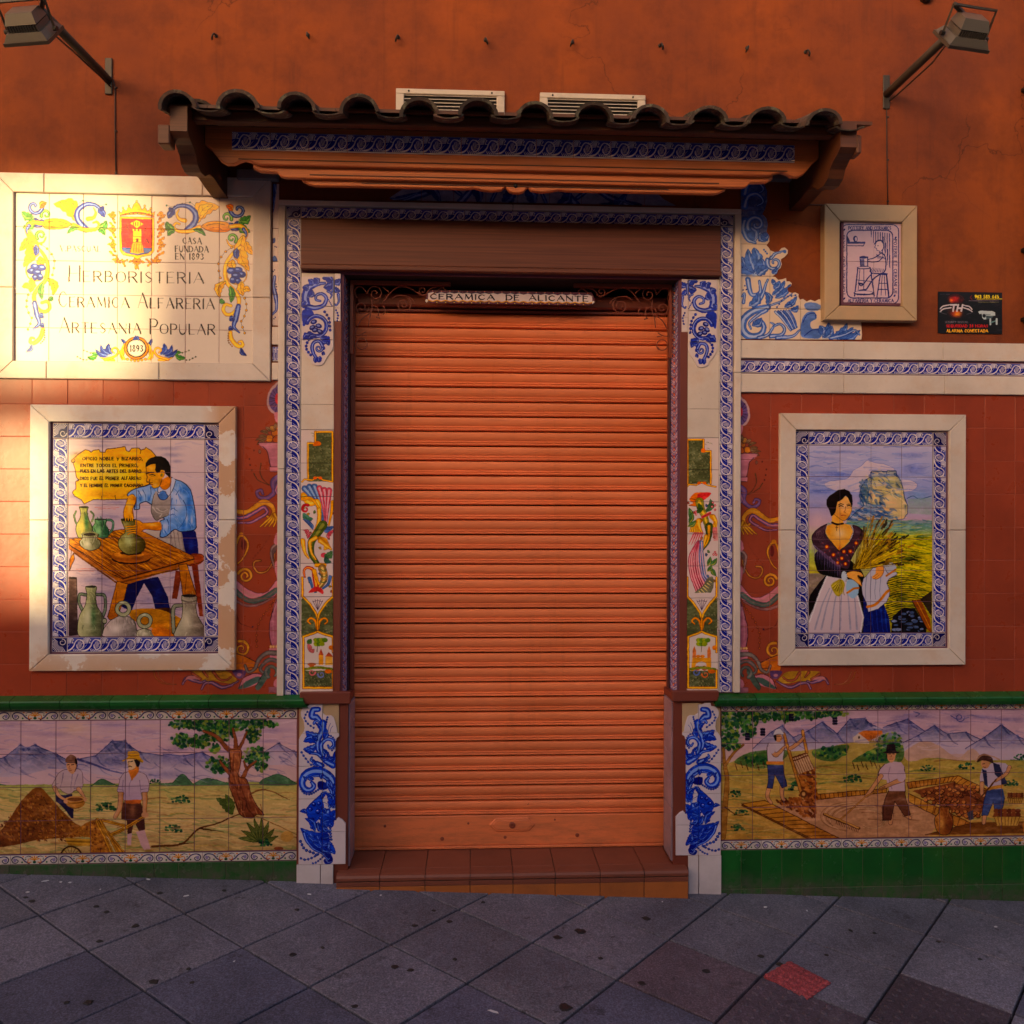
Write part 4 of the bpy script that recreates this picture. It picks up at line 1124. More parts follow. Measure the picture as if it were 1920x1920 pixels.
    for i in range(22):
        t_=i/21.0
        x0,y0=440+340*t_*.98,915 - 55*t_
        x1,y1=760+(1215 - 760)*t_,1150 - 125*t_
        cv.line([(x0,y0),((x0+x1)/2,(y0+y1)/2+5),(x1,y1)],2.5+(i % 3),(92,58,18) if i % 2 else (226,170,50),a=.75)
    cv.dabs(top,200,[(110,66,18),(236,176,50),(80,48,16),(206,140,40)],5,110,28,6,.6,5)
    cv.fill([(435,945),(780,1160),(1226,1036),(1222,1062),(800,1200),(770,1198),(436,975)],(168,108,32),sm=False);cv.line([(435,945),(780,1160),(1226,1036)],4,TD,sm=False)
    cv.line(top+top[:1],3,TD,sm=False)
    cv.line([(470,1000),(740,1190),(1130,1100)],10,(120,76,22),sm=False)
    for P in ([(740,1180),(808,1195),(785,1290),(735,1420),(690,1420),(680,1400)],[(1130,1075),(1180,1068),(1240,1260),(1215,1290),(1155,1270)],[(440,1040),(440,1110),(470,1040),(462,1000)]):
        cv.fill(P,(198,136,36),sm=False,to=(160,100,26));cv.line(P+P[:1],3.5,TD,sm=False)
        cv.line([P[0],P[-1]],3,(100,62,18),sm=False)
        c_=np.mean(P,0);cv.line([c_+(-3,-70),c_+(-15,60)],3,(96,60,16),sm=False)
    # wheel and the pot on it
    cv.ell(828,1035,124,36,(60,36,14));cv.ell(828,1022,124,40,(176,112,40));cv.ell(815,1010,95,22,(206,144,60));cv.ell(828,1000,70,14,(70,44,20))
    cv.blob(870,1030,90,20,(110,66,24),.7,0)
    pot(cv,[(765,785),(860,790),(852,850),(842,875),(890,900),(918,940),(905,985),(860,1005),(800,1005),(760,975),(745,930),(765,895),(790,870),(785,840)],(176,172,112),(72,62,30),(206,216,170))
    cv.ell(812,792,46,8,(60,46,30));cv.line([(766,786),(812,802),(858,790)],4,(100,110,70))
    cv.zoom(200,830,9.6)
    for x in (340,385,430,462): cv.line([(x,1300),(x+3,1400)],34,SK,18)
    cv.fill([(520,1390),(600,1410),(680,1450),(920,1425),(980,1450),(985,1570),(900,1580),(700,1560),(620,1600),(540,1600),(520,1500)],SK,to=(206,130,30));cv.blob(820,1480,120,30,(246,214,140),.7,0)
    cv.line([(520,1390),(600,1410),(680,1450),(920,1425)],8,(110,66,20));cv.line([(985,1570),(900,1580),(700,1560),(620,1600)],8,(110,66,20))
    for y0,x1,y1 in ((1500,330,1510),(1540,335,1560),(1580,360,1600),(1620,380,1650)): cv.line([(540,y0 - 5),(440,y0+5),(x1,y1)],34,(110,66,20),20);cv.line([(540,y0 - 5),(440,y0+5),(x1,y1)],24,SK,13)
    cv.zoom(0,740,k)
    # jars on the table and on the floor
    S=(120,140,104)
    for P in ([(480,738),(468,770),(480,810),(490,820)],[(575,738),(592,760),(580,800)]): cv.line(P,11,(70,84,60));cv.line(P,6,S)
    pot(cv,[(500,708),(555,708),(550,740),(562,790),(582,830),(580,880),(545,905),(500,905),(480,860),(484,820),(505,780),(508,740)],(206,200,130),(96,110,74),(240,220,130));cv.ell(528,710,27,6,(60,60,44));cv.blob(545,800,14,60,(40,120,80),.6,0)
    cv.line([(672,790),(712,800),(710,850),(680,890)],14,(60,76,66));cv.line([(672,790),(712,800),(710,850),(680,890)],8,(110,150,130))
    pot(cv,[(600,786),(672,790),(668,820),(690,860),(680,900),(640,908),(600,880),(584,840),(600,815)],(130,176,130),(50,90,70),(170,210,160));cv.ell(636,788,36,6,(50,60,50))
    pot(cv,[(515,880),(620,880),(612,905),(635,935),(620,970),(570,985),(520,965),(502,930),(522,905)],(196,196,170),(110,110,84),(232,228,210));cv.ell(566,880,52,16,(150,150,116));cv.ell(566,882,38,10,(60,50,40))
    cv.fill([(435,1150),(485,1155),(488,1520),(435,1525)],(110,88,84),sm=False,to=(70,58,60));cv.line([(485,1155),(490,1520)],3,(50,44,44),sm=False);cv.ell(460,1158,28,7,(60,50,50))
    for P in ([(545,1265),(505,1262),(500,1310),(520,1360)],[(610,1262),(660,1270),(665,1350),(650,1400)]): cv.line(P,20,(50,56,54));cv.line(P,12,(120,130,116))
    pot(cv,[(542,1210),(608,1212),(604,1260),(612,1330),(650,1400),(655,1470),(630,1530),(510,1530),(490,1470),(505,1390),(540,1330),(548,1260)],(196,196,160),(84,90,70),(226,226,200));cv.ell(575,1212,34,8,(50,50,44));cv.blob(590,1400,20,90,(60,110,70),.5,.3)
    pot(cv,[(660,1470),(700,1425),(770,1395),(840,1420),(862,1480),(858,1530),(665,1530),(650,1500)],(214,200,196),(130,124,120),(240,232,228))
    for cx,cy,r_ in ((778,1352,38),(914,1428,38)):
        cv.line(spiral(cx,cy,r_,r_,0,1.0),26,(60,64,50));cv.line(spiral(cx,cy,r_,r_,0,1.0),19,(170,172,146));cv.ell(cx - 6,cy - r_,14,6,(220,220,200),.6)
    cv.ell(660,1430,17,20,(60,64,54));cv.ell(660,1430,12,14,(150,150,130))
    pot(cv,[(868,1490),(910,1478),(960,1495),(990,1530),(868,1530)],(200,196,176),(120,118,100),(226,222,206))
    cv.fill([(960,1480),(1030,1470),(1090,1500),(1100,1530),(985,1530)],(206,130,40));
    cv.line([(1145,1330),(1100,1340),(1092,1400),(1098,1500)],26,(56,60,56));cv.line([(1145,1330),(1100,1340),(1092,1400),(1098,1500)],18,(156,158,140))
    pot(cv,[(1148,1268),(1240,1270),(1238,1340),(1250,1400),(1285,1460),(1288,1530),(1110,1530),(1118,1470),(1150,1400),(1152,1330)],(196,190,170),(120,108,100),(226,220,200));cv.ell(1194,1270,46,10,(60,54,50));cv.line([(1150,1300),(1195,1310),(1240,1300)],10,(90,80,74),a=.7)

# ------------------------------------------------------------------ the woman with wheat
def woman(cv):
    k=1920/570.0
    cv.zoom(1380,740,k)
    cv.wash(440,310,1245,1520,[(0,(200,196,222)),(.25,(168,174,218)),(.42,(206,180,196)),(.5,(196,196,150)),(1,(150,140,60))])
    for (x,y,rx,ry,c,a) in ((700,360,120,12,(110,120,180),.5),(560,400,100,10,(140,144,196),.5),(1100,380,110,20,(110,124,190),.6),(1120,470,90,40,(100,116,190),.5),(640,500,150,24,(90,110,190),.6),(520,540,90,16,(90,104,180),.6),(540,610,110,16,(80,100,180),.6),(700,590,110,14,(100,116,186),.6),(500,700,70,18,(130,140,190),.5),(1150,640,90,50,(110,150,190),.5),(520,800,60,60,(230,200,206),.6),(760,700,60,60,(214,190,214),.6)):
        cv.blob(x,y,rx,ry,c,a,.35)
    cl=[(560,560),(600,545),(700,530),(740,480),(790,450),(830,415),(880,430),(940,440),(1000,470),(1020,530),(1100,540),(1145,570),(1100,610),(900,620),(650,610),(580,590)]
    cv.fill(cl,(224,208,216),.85,n=.2);cv.line(cl,3,(120,130,190),a=.7)
    rock=[(850,495),(860,480),(950,485),(960,478),(1010,480),(1015,510),(1040,540),(1058,600),(1065,650),(1085,700),(1085,750),(1060,785),(980,795),(900,790),(740,795),(700,800),(760,740),(810,700),(778,640),(790,580),(830,530),(850,520)]
    cv.fill(rock,(206,198,150),sm=False,to=(214,182,150));
    for (x,y,rx,ry,c,a) in ((815,600,30,60,(60,96,120),.85),(800,740,90,24,(60,90,130),.7),(900,765,100,20,(70,104,140),.7),(950,560,60,20,(96,120,120),.6),(1030,570,16,50,(60,84,120),.7),(900,690,90,14,(70,110,130),.6),(930,640,18,30,(140,140,110),.7),(880,620,40,50,(232,214,170),.7),(990,690,60,50,(236,204,170),.7),(860,540,50,16,(150,160,120),.5),(1070,720,10,50,(60,90,120),.6)):
        cv.blob(x,y,rx,ry,c,a,.3)
    for (x,y,rx,ry,c,a) in ((800,640,22,40,(50,84,130),.8),(790,690,20,22,(60,96,140),.7),(1020,560,14,30,(50,76,120),.6),(900,560,50,14,(236,226,190),.8),(960,650,40,22,(240,216,180),.8),(880,655,24,40,(238,222,180),.7),(1060,740,24,30,(240,214,180),.8),(940,745,60,12,(236,210,180),.8),(1020,620,20,34,(226,206,170),.7),(840,560,16,14,(230,220,160),.8)):
        cv.blob(x,y,rx,ry,c,a,.2)
    for L_ in ([(855,520),(860,600),(858,680)],[(870,600),(950,610),(1040,650)],[(910,640),(915,690),(960,690)],[(820,700),(900,720),(990,780)],[(1045,560),(1060,640),(1080,700)],[(900,540),(940,570),(1000,560)]): cv.line(L_,5,(50,70,110),2,a=.7)
    cv.fill([(852,488),(1012,482),(1014,515),(852,522)],(176,178,176),sm=False);cv.line([(852,522),(852,488),(950,488),(1012,482),(1014,515)],4,(50,64,110),sm=False);cv.line([(950,488),(955,515)],3,(50,64,110),sm=False)
    cv.dabs(rock,150,[(70,100,150),(244,222,186),(236,198,160),(120,150,170),(56,84,130),(226,214,160)],15,44,20,40,.55,3)
    cv.dabs([(700,800),(780,690),(870,680),(1000,770),(980,800)],120,[(60,90,146),(110,140,180),(200,200,210)],12,60,15,15,.6,4)
    cv.dabs([(778,640),(800,560),(850,530),(860,680),(810,700)],60,[(50,80,130),(90,120,150)],12,36,80,20,.6,5)
    cv.line(rock+rock[:1],4,(50,70,120),sm=False,a=.8);cv.line([(1080,655),(1120,640),(1160,660),(1235,640)],4,(60,90,130));cv.fill([(1085,660),(1235,650),(1235,760),(1090,750)],(160,180,170),.6,sm=False,n=.4)
    cv.wash(700,795,1245,900,[(0,(140,160,170)),(.4,(120,160,150)),(1,(180,190,80))],.9,.2)
    cv.wash(880,880,1245,1520,[(0,(196,190,50)),(.25,(206,190,40)),(1,(150,140,34))],1,.15)
    cv.wash(445,980,560,1130,[(0,(170,190,110)),(1,(196,180,60))],.8,.2)
    cv.wash(445,1130,620,1330,[(0,(150,134,130)),(1,(130,110,110))],.9,.2)
    for i in range(26):
        y=880+i*18+(i % 3)*4
        cv.line([(900,y+30),(1000,y+4),(1120,y+12),(1240,y+26+i*2)],5,(60,84,30) if i % 2 else (230,206,60),3,a=.55+.2*(i > 10))
    for i in range(20):
        y=1140+i*14
        cv.line([(950,y+26),(1060,y),(1200,y+20 - i)],8,(44,42,20),2,a=.75)
    cv.blob(1110,1020,60,36,(56,66,26),.95,0);cv.blob(1080,1040,30,14,(56,66,26),.9,0);cv.blob(1145,1040,30,14,(50,60,24),.9,0);cv.line([(1112,1040),(1112,1080)],6,(50,40,24));cv.line([(990,1055),(1240,1070)],3,(90,96,30))
    cv.dabs([(600,800),(1245,790),(1245,900),(700,900)],200,[(60,120,140),(130,170,120),(190,190,90),(80,140,120),(200,206,196)],6,70,0,8,.5,6)
    cv.dabs([(850,900),(1240,890),(1240,1300),(950,1400)],420,[(96,110,30),(220,206,50),(236,216,70),(60,76,30),(180,150,36)],6,70,8,10,.6,7)
    cv.dabs([(450,320),(1235,320),(1235,620),(450,620)],130,[(130,150,206),(230,222,236),(110,126,190),(196,190,220)],9,110,0,6,.3,8)
    # stones and post
    cv.fill([(990,1400),(1060,1345),(1130,1350),(1200,1470),(1200,1505),(980,1505)],(26,28,40),sm=False)
    rs=np.random.RandomState(4)
    for i in range(34):
        x,y=995+rs.rand()*190,1362+rs.rand()*130
        if x < 1060 and y < 1400 - (x - 990)*.3: continue
        cv.ell(x,y,15+rs.rand()*12,8+rs.rand()*5,(24,26,38));cv.ell(x - 1,y - 2,12+rs.rand()*9,6+rs.rand()*4,(90,104,136) if i % 3 else (130,140,170))
    cv.fill([(1112,1300),(1165,1290),(1225,1420),(1235,1505),(1205,1480)],(150,90,30),sm=False);cv.line([(1112,1300),(1205,1480)],5,(50,30,16),sm=False);cv.line([(1140,1300),(1225,1470)],4,(210,150,50),sm=False);cv.fill([(1165,1290),(1235,1240),(1235,1400)],(70,60,50),sm=False)
    # figure
    cv.zoom(1510,900,6.62)
    BK=(26,20,28)
    cv.fill([(250,1190),(150,1300),(60,1430),(30,1560),(30,1700),(60,1900),(780,1900),(780,1250),(500,1100)],BK,sm=False)
    cv.fill([(720,1400),(960,1500),(1040,1720),(1060,1900),(720,1900)],(26,44,110),sm=False)
    for x in (820,880,940,990): cv.line([(x,1600),(x+10,1750),(x+30,1900)],20,(40,74,170),10,a=.6)
    ap=[(270,1195),(560,1240),(640,1420),(700,1600),(720,1800),(700,1870),(640,1900),(40,1900),(50,1700),(110,1560),(190,1350)]
    cv.fill(ap,(222,208,214),sm=False,to=(206,190,200))
    for x0,x1 in ((300,120),(340,200),(400,320),(450,430),(520,560),(600,640)): cv.line([(x0,1350),((x0+x1)/2,1550),(x1,1850)],14,(120,130,160),26,a=.4)
    for i in range(30):
        t_=i/29;x=np.interp(t_,[0,.35,1],[268,180,50]);y=1200+t_*560;cv.ell(x,y,13,13,(232,226,230));cv.line(spiral(x,y,12,12,90,.5,6),3,(90,90,110),sm=False)
    for i in range(26):
        t_=i/25;x=np.interp(t_,[0,.6,1],[650,718,690]);y=1440+t_*440;cv.ell(x,y,12,12,(232,226,230));cv.line(spiral(x,y,12,12,-90,.5,6),3,(90,90,110),sm=False)
    # sleeves and bodice
    cv.fill([(130,900),(400,880),(620,1050),(700,1130),(720,1230),(560,1150),(440,1200),(300,1190),(200,1170),(140,1100)],BK);
    cv.fill([(930,1060),(1020,1020),(1090,1030),(1130,1090),(1060,1150),(1000,1160)],(186,190,204));
    sk=[(330,470),(350,400),(470,400),(470,540),(560,560),(590,640),(560,740),(490,820),(420,870),(360,820),(290,720),(250,640),(270,570),(330,545)]
    cv.fill(sk,(232,176,92),sm=False);cv.blob(430,660,90,80,(244,216,180),.85,0);cv.blob(420,850,30,40,(226,130,30),.8,0);cv.blob(290,620,24,60,(220,150,50),.6,0);cv.blob(400,480,50,30,(206,150,70),.7,0)
    face=[(390,260),(500,200),(560,250),(580,330),(570,400),(540,450),(490,500),(450,490),(380,440),(345,400)]
    cv.fill(face,(236,190,130),to=(214,156,80));cv.blob(480,330,60,60,(242,206,176),.7,0);cv.line([(350,420),(400,460),(460,498),(500,498),(550,440),(580,350)],5,(120,80,50))
    hair=[(320,450),(300,380),(262,300),(265,240),(300,195),(350,165),(400,125),(480,112),(540,135),(580,190),(588,260),(580,340),(560,290),(530,220),(500,190),(470,230),(430,260),(400,270),(385,330),(370,400),(345,440)]
    cv.fill(hair,(32,20,24),sm=False);cv.line([(300,220),(380,170),(470,140)],8,(70,54,60),a=.6)
    cv.line([(415,308),(440,294),(475,304)],9,(60,36,24));cv.line([(420,327),(445,319),(470,331)],11,(40,24,24));cv.line([(520,322),(545,316),(572,328)],11,(40,24,24));cv.line([(516,304),(540,296),(574,304)],8,(60,36,24));cv.line([(500,330),(494,380),(478,398),(500,404)],7,(150,96,60));cv.line([(450,440),(478,436),(506,444)],12,(170,80,66),4);cv.blob(440,420,20,16,(206,140,80),.5,0)
    cv.line([(332,530),(400,552),(465,540)],24,(50,26,30));cv.line([(390,570),(390,628)],5,(50,30,30),sm=False);cv.line([(376,590),(406,590)],5,(50,30,30),sm=False)
    cv.beads([(570,560),(596,640),(560,740)],9,(226,220,226),(110,100,120),12)
    sh1=[(270,545),(180,590),(110,650),(80,720),(110,820),(180,900),(260,980),(360,1050),(440,1090),(540,1090),(560,960),(500,900),(420,880),(340,790),(270,700),(245,630)]
    sh2=[(590,560),(660,580),(720,640),(735,680),(700,760),(640,850),(590,940),(550,990),(440,900),(430,870),(500,820),(570,740),(600,640)]
    for shp in (sh2,sh1): cv.fill(shp,(84,62,74));cv.line(shp+shp[:1],6,(40,28,40))
    for j in range(5): cv.line([(250 - j*22,570+j*16),(220 - j*20,680),(250 - j*14,760+j*10)],8,(140,112,124),3,a=.7)
    for (x,y) in ((268,830),(350,930),(455,975),(560,885),(630,785),(480,890),(500,1040),(400,1030)):
        cv.ell(x,y,27,27,(150,40,34));cv.ell(x - 2,y - 2,17,17,(232,140,50));cv.ell(x,y,7,7,(250,210,120))
    for (x,y) in ((215,780),(300,880),(310,960),(410,900),(400,985),(600,830),(590,900),(520,930),(540,1000),(660,730),(240,900),(450,1050)):
        for a in range(0,360,72): cv.line([(x,y),(x+20*math.cos(R(a)),y+20*math.sin(R(a)))],6,(150,170,190) if a % 144 else (190,70,80),2,a=.8,sm=False)
    for i in range(34):
        x=88+i*10.5;y=800+i*8.4
        cv.line([(x,y - 10),(x - 6+(i % 3)*5,y+120+(i % 4)*26)],6,(130,112,160) if i % 2 else (166,150,190),2,a=.85,sm=False)
    # wheat
    rs=np.random.RandomState(9)
    for i in range(230):
        a=R(-84+rs.rand()*78);L_=260+rs.rand()*400
        x0,y0=590+rs.rand()*160,1110 - rs.rand()*30
        x1,y1=x0+L_*math.cos(a)*.95,y0+L_*math.sin(a)
        cv.line([(x0,y0),((x0+x1)/2 - 10,(y0+y1)/2),(x1,y1)],5,((126,106,28),(222,190,60),(84,66,26),(176,146,40))[i % 4],3,a=.9)
        if i % 3 == 0:
            ux,uy=math.cos(a),math.sin(a)
            for j in range(6):
                for sgn in (-1,1): cv.ell(x1+ux*j*14+uy*sgn*5,y1+uy*j*14 - ux*sgn*5,9,4.5,((90,66,50),(170,130,60),(60,50,44))[(i // 3) % 3],1,math.degrees(a)+20*sgn)
    # cloth with ochre band
    cloth=[(840,1090),(980,1080),(1020,1160),(1130,1140),(1140,1170),(1040,1230),(1010,1280),(1050,1380),(1040,1440),(1000,1520),(900,1600),(780,1640),(760,1530),(710,1420),(700,1330),(720,1230)]
    cv.fill(cloth,(206,202,216),sm=False);cv.line(cloth+cloth[:1],5,(70,64,90),sm=False)
    for x in (760,820,880,940): cv.line([(x,1200),(x - 14,1350),(x - 10,1480)],12,(120,128,156),6,a=.6)
    cv.line([(770,1575),(860,1550),(930,1490),(1000,1400),(1040,1370)],34,(196,130,56));cv.line([(1010,1190),(1120,1110)],24,(186,126,66))
    cv.fill([(520,1250),(600,1240),(660,1300),(650,1420),(580,1470),(510,1380)],(170,196,220));cv.line([(520,1400),(600,1350),(660,1340)],26,(190,126,56))
    # hands and wheat stub
    cv.fill([(320,1310),(400,1240),(460,1240),(490,1300),(470,1380),(420,1440),(370,1420)],(176,160,70));
    for j in range(12): cv.line([(440,1240),(330+j*14,1330+j*9)],5,(100,90,30) if j % 2 else (226,206,110),sm=False)
    cv.ell(480,1190,34,60,(206,214,226));cv.beads([(500,1150),(520,1200),(505,1250)],9,(230,230,236),(110,120,140),5)
    cv.fill([(520,1150),(600,1130),(690,1150),(720,1200),(690,1200),(650,1185),(690,1260),(700,1320),(670,1300),(600,1240),(530,1210)],(232,176,104));cv.line([(520,1150),(600,1130),(690,1150),(720,1200),(650,1185),(695,1290),(670,1300),(600,1240),(530,1210)],5,(110,66,30))
    cv.fill([(880,1080),(960,1070),(975,1130),(950,1190),(890,1230),(840,1225),(830,1200),(870,1160)],(228,164,96));cv.line([(880,1080),(960,1070),(975,1130),(950,1190),(890,1230),(840,1225)],5,(110,66,30));cv.line([(840,1205),(900,1160)],4,(130,80,40));cv.line([(860,1222),(915,1175)],4,(130,80,40))

# ------------------------------------------------------------------ low landscapes
def mountain(cv,P,c1=(84,94,140),c2=(206,184,200)):
    P=np.array(P,float)
    base=P[:,1].max()
    cv.fill(np.concatenate([P,[(P[-1,0],base+60),(P[0,0],base+60)]]),c1,sm=False,to=c2,ends=[(0,P[:,1].min()),(0,base+20)],n=.3)
    for i in range(1,len(P) - 1):
        cv.line([P[i],P[i]+(-20,30),P[i]+(-70,70)],20,(150,140,180),3,a=.45,n=.4)
        cv.line([P[i]+(4,2),P[i]+(30,40),P[i]+(60,60)],14,(60,66,120),3,a=.5,n=.4)
    cv.line(P,4,(56,58,116),a=.8,sm=False)
def bush(cv,x,y,r_,seed=0):
    rs=np.random.RandomState((seed+int(x)) % 9999)
    for i in range(26):
        a=rs.rand()*math.pi;q=r_*rs.rand() ** .5
        px,py=x+q*math.cos(a)*1.3,y - q*math.sin(a)
        cv.ell(px,py,r_*.2,r_*.15,((38,84,56),(60,110,62),(28,64,60))[i % 3],.9)
    cv.line([(x - r_*1.8,y+2),(x,y+4),(x+r_*2,y+2)],5,(60,100,60),1,a=.6)
def hill_lines(cv,x0,x1,y0,y1,seed,n=26):
    rs=np.random.RandomState(seed)
    for i in range(n):
        t=i/n;y=y0+(y1 - y0)*t;x=x0+rs.rand()*(x1 - x0);w=80+rs.rand()*260
        c=((110,128,62),(150,100,58),(206,170,96),(90,116,66),(196,160,70))[i % 5]
        cv.line([(x - w/2,y+rs.rand()*8),(x - w/6,y - 8*rs.rand()),(x+w/4,y+4),(x+w/2,y+10*rs.rand())],5+rs.rand()*9,c,1,a=.5,n=.35)
def foliage(cv,spots,seed=3,dens=150):
    rs=np.random.RandomState(seed)
    for (x,y,rx,ry) in spots:
        cv.blob(x,y,rx*.9,ry*.9,(56,104,62),.8,0)
        for i in range(int(dens*rx*ry/9000)+12):
            a=rs.rand()*6.28;q=rs.rand() ** .5
            px,py=x+rx*q*math.cos(a),y+ry*q*math.sin(a)
            c=((52,104,56),(84,136,62),(36,76,66),(140,156,66),(44,90,52))[rs.randint(5)]
            cv.ell(px,py,7+rs.rand()*7,5+rs.rand()*5,c,.9,rs.rand()*180)
def man(cv,x,y,s_,shirt,trousers,hat=None,sash=(206,110,50),face=-1):
    pass
def fields(cv):
    """harvest landscape on the left"""
    k=1920/660.0
    cv.zoom(0,1290,k)
    cv.wash(-500,165,1640,540,[(0,(206,178,196)),(.5,(216,178,188)),(1,(214,184,180))])
    for (x,y,rx,ry) in ((60,200,120,16),(600,200,100,14),(780,240,110,14),(300,250,120,14),(1500,230,90,14),(1450,290,90,12),(-200,240,200,20),(560,290,90,12),(980,330,80,20)): cv.blob(x,y,rx,ry,(150,130,176),.5,.4)
    cv.blob(400,220,100,40,(226,190,160),.6,.2)
    mountain(cv,[(-460,440),(-300,340),(-180,300),(-60,400),(20,380),(110,310),(150,328),(190,310),(300,358),(420,420),(520,470)])
    mountain(cv,[(425,388),(520,370),(580,320),(612,290),(680,288),(700,310),(760,350),(900,370),(1000,400),(1150,440)])
    mountain(cv,[(890,360),(1000,370),(1100,350),(1250,430)],(90,90,146));mountain(cv,[(1440,350),(1520,302),(1600,345),(1640,360)],(110,106,156))
    cv.line([(425,388),(520,420),(620,456),(720,470)],14,(66,66,124),4,a=.8,n=.2);cv.blob(620,400,120,40,(96,96,150),.5,.4);cv.blob(900,470,150,24,(130,124,170),.5,.4)
    cv.fill([(100,480),(300,440),(520,470),(700,500),(700,545),(-300,545),(-200,500)],(216,182,190),.8,n=.2)
    cv.wash(-500,535,1640,915,[(0,(170,170,100)),(.15,(208,184,118)),(.5,(214,182,130)),(1,(186,156,104))])
    hill_lines(cv,-400,1620,540,900,11,60)
    for P in ([(880,522),(960,516),(1040,520)],[(1060,520),(1130,492),(1250,522)],[(1430,500),(1520,470),(1610,515)],[(500,535),(555,498),(640,535)],[(940,520),(995,470),(1050,520)],[(-200,535),(-100,510),(30,530)]):
        cv.fill(P+[(P[-1][0],530),(P[0][0],530)],(96,130,96));cv.line(P,3,(60,96,66))
    for x,y,r_ in ((570,670,46),(985,625,40),(845,520,24),(940,785,42),(-150,640,50),(240,600,10)): bush(cv,x,y,r_)
    cv.dabs([(-400,545),(1640,540),(1640,905),(-400,905)],900,[(140,158,96),(232,196,130),(190,140,96),(120,144,92),(222,184,120),(240,214,156)],8,90,4,10,.4,2)
    cv.dabs([(-400,175),(1640,175),(1640,350),(-400,350)],160,[(230,206,216),(160,144,190),(226,190,180)],9,110,0,5,.3,3)
    cv.dabs([(-400,330),(1640,330),(1640,520),(-400,520)],160,[(90,92,150),(196,176,206),(70,74,130)],8,80,20,20,.3,4)
    # root path
    cv.line([(830,865),(990,850),(1080,770),(1180,740),(1310,685)],12,(116,74,44),6);cv.line([(980,850),(1060,845)],9,(90,56,36),2);cv.line([(1090,765),(1220,785)],9,(90,56,36),2)
    cv.line([(1310,685),(1400,700),(1620,800)],7,(150,110,60),3);cv.line([(1350,580),(1450,555),(1580,610)],10,(140,96,56),4)
    # tree
    TR,TRD=(160,96,62),(96,56,42)
    foliage(cv,[(1000,195,80,26),(1130,200,100,34),(1260,200,90,36),(1400,195,90,24),(1480,195,40,16),(990,285,60,36),(1090,290,60,36),(1190,250,90,40),(1170,330,30,24),(1380,250,40,46),(1395,370,74,50),(1430,430,34,22),(1190,420,66,46)],3,170)
    cv.scroll([(1110,235),(1180,265),(1240,330),(1280,360)],10,TR,TRD,None,26,o=4)
    cv.scroll([(1270,220),(1285,290),(1290,360)],8,TR,TRD,None,26,o=4);cv.scroll([(1345,240),(1320,300),(1295,350)],8,TR,TRD,None,16,o=4)
    cv.scroll([(1200,400),(1230,440),(1260,470)],8,TR,TRD,None,22,o=4);cv.scroll([(1395,400),(1350,440),(1320,500)],8,TR,TRD,None,22,o=4);cv.scroll([(1330,400),(1345,440)],6,TR,TRD,None,12,o=3)
    tr=[(1250,340),(1315,340),(1310,420),(1300,480),(1345,500),(1370,580),(1400,640),(1440,690),(1400,690),(1370,710),(1310,690),(1275,600),(1248,520),(1258,440)]
    cv.fill(tr,(180,112,74),to=(136,76,50),sm=True);cv.dabs(tr,120,[(206,140,90),(96,54,40),(150,84,56)],7,50,75,20,.6,5);cv.line(tr+tr[:1],4,TRD)
    for L_ in ([(1275,360),(1272,450),(1290,560),(1330,680)],[(1300,500),(1330,580),(1370,660)],[(1265,520),(1285,540),(1300,560)],[(1320,600),(1350,620)]): cv.line(L_,9,(110,60,44),3,a=.6)
    cv.leaf((1270,690),(1180,600),30,(96,110,56),(56,76,40),None,.1,5);cv.leaf((1260,690),(1230,580),26,(110,124,60),(56,76,40),None,.1,5)
    for a in range(-170,-5,22): cv.leaf((1410,840),(1410+110*math.cos(R(a)),840+130*math.sin(R(a))*(.9 if abs(a+90) > 40 else 1)),14,(120,124,62),(70,84,44),None,.06,1,o=3)
    cv.ell(1565,810,36,30,(206,160,90));cv.ell(1520,875,26,10,(150,90,60));bush(cv,1430,860,40)
    # manure or straw heap,speckled
    rs=np.random.RandomState(5)
    hp=[(0,780),(60,700),(130,600),(205,540),(260,580),(330,660),(400,730),(440,760),(400,800),(330,820),(200,830),(60,860),(-160,880),(-100,830)]
    cv.fill(hp,(150,96,44),to=(118,66,36))
    for i in range(900):
        x,y=-60+rs.rand()*470,545+rs.rand()*290
        if y < 545+abs(x - 205)*1.02: continue
        cv.ell(x,y,4+rs.rand()*6,2+rs.rand()*3,((196,136,60),(96,52,34),(170,106,46),(130,70,40))[rs.randint(4)],.7,rs.rand()*90)
    # the two men (enlarged crop)
    cv.zoom(90,1390,1920/220.0)
    SK,SKD,SH,SHD,LI=(212,158,120),(150,96,66),(196,172,186),(130,112,140),(88,62,72)
    cv.fill([(120,860),(250,880),(400,860),(415,1000),(415,1260),(380,1260),(300,1150),(200,1040),(130,980)],(60,50,84),sm=False)
    sh=[(170,520),(260,470),(350,460),(400,480),(480,450),(550,490),(570,600),(555,760),(430,810),(400,840),(330,860),(240,820),(190,780),(70,740),(100,650)]
    cv.fill(sh,SH,to=(206,178,176));cv.line(sh+sh[:1],7,LI,a=.8)
    for L_ in ([(250,520),(230,650),(200,760)],[(490,540),(450,650),(420,760)],[(400,540),(380,680),(370,820)],[(130,700),(180,690)],[(430,770),(550,750)]): cv.line(L_,14,SHD,4,a=.8)
    for P in ([(110,760),(160,860),(230,930),(330,970)],[(500,780),(560,860),(600,940)]): cv.line(P,70,LI,40);cv.line(P,60,SK,32)
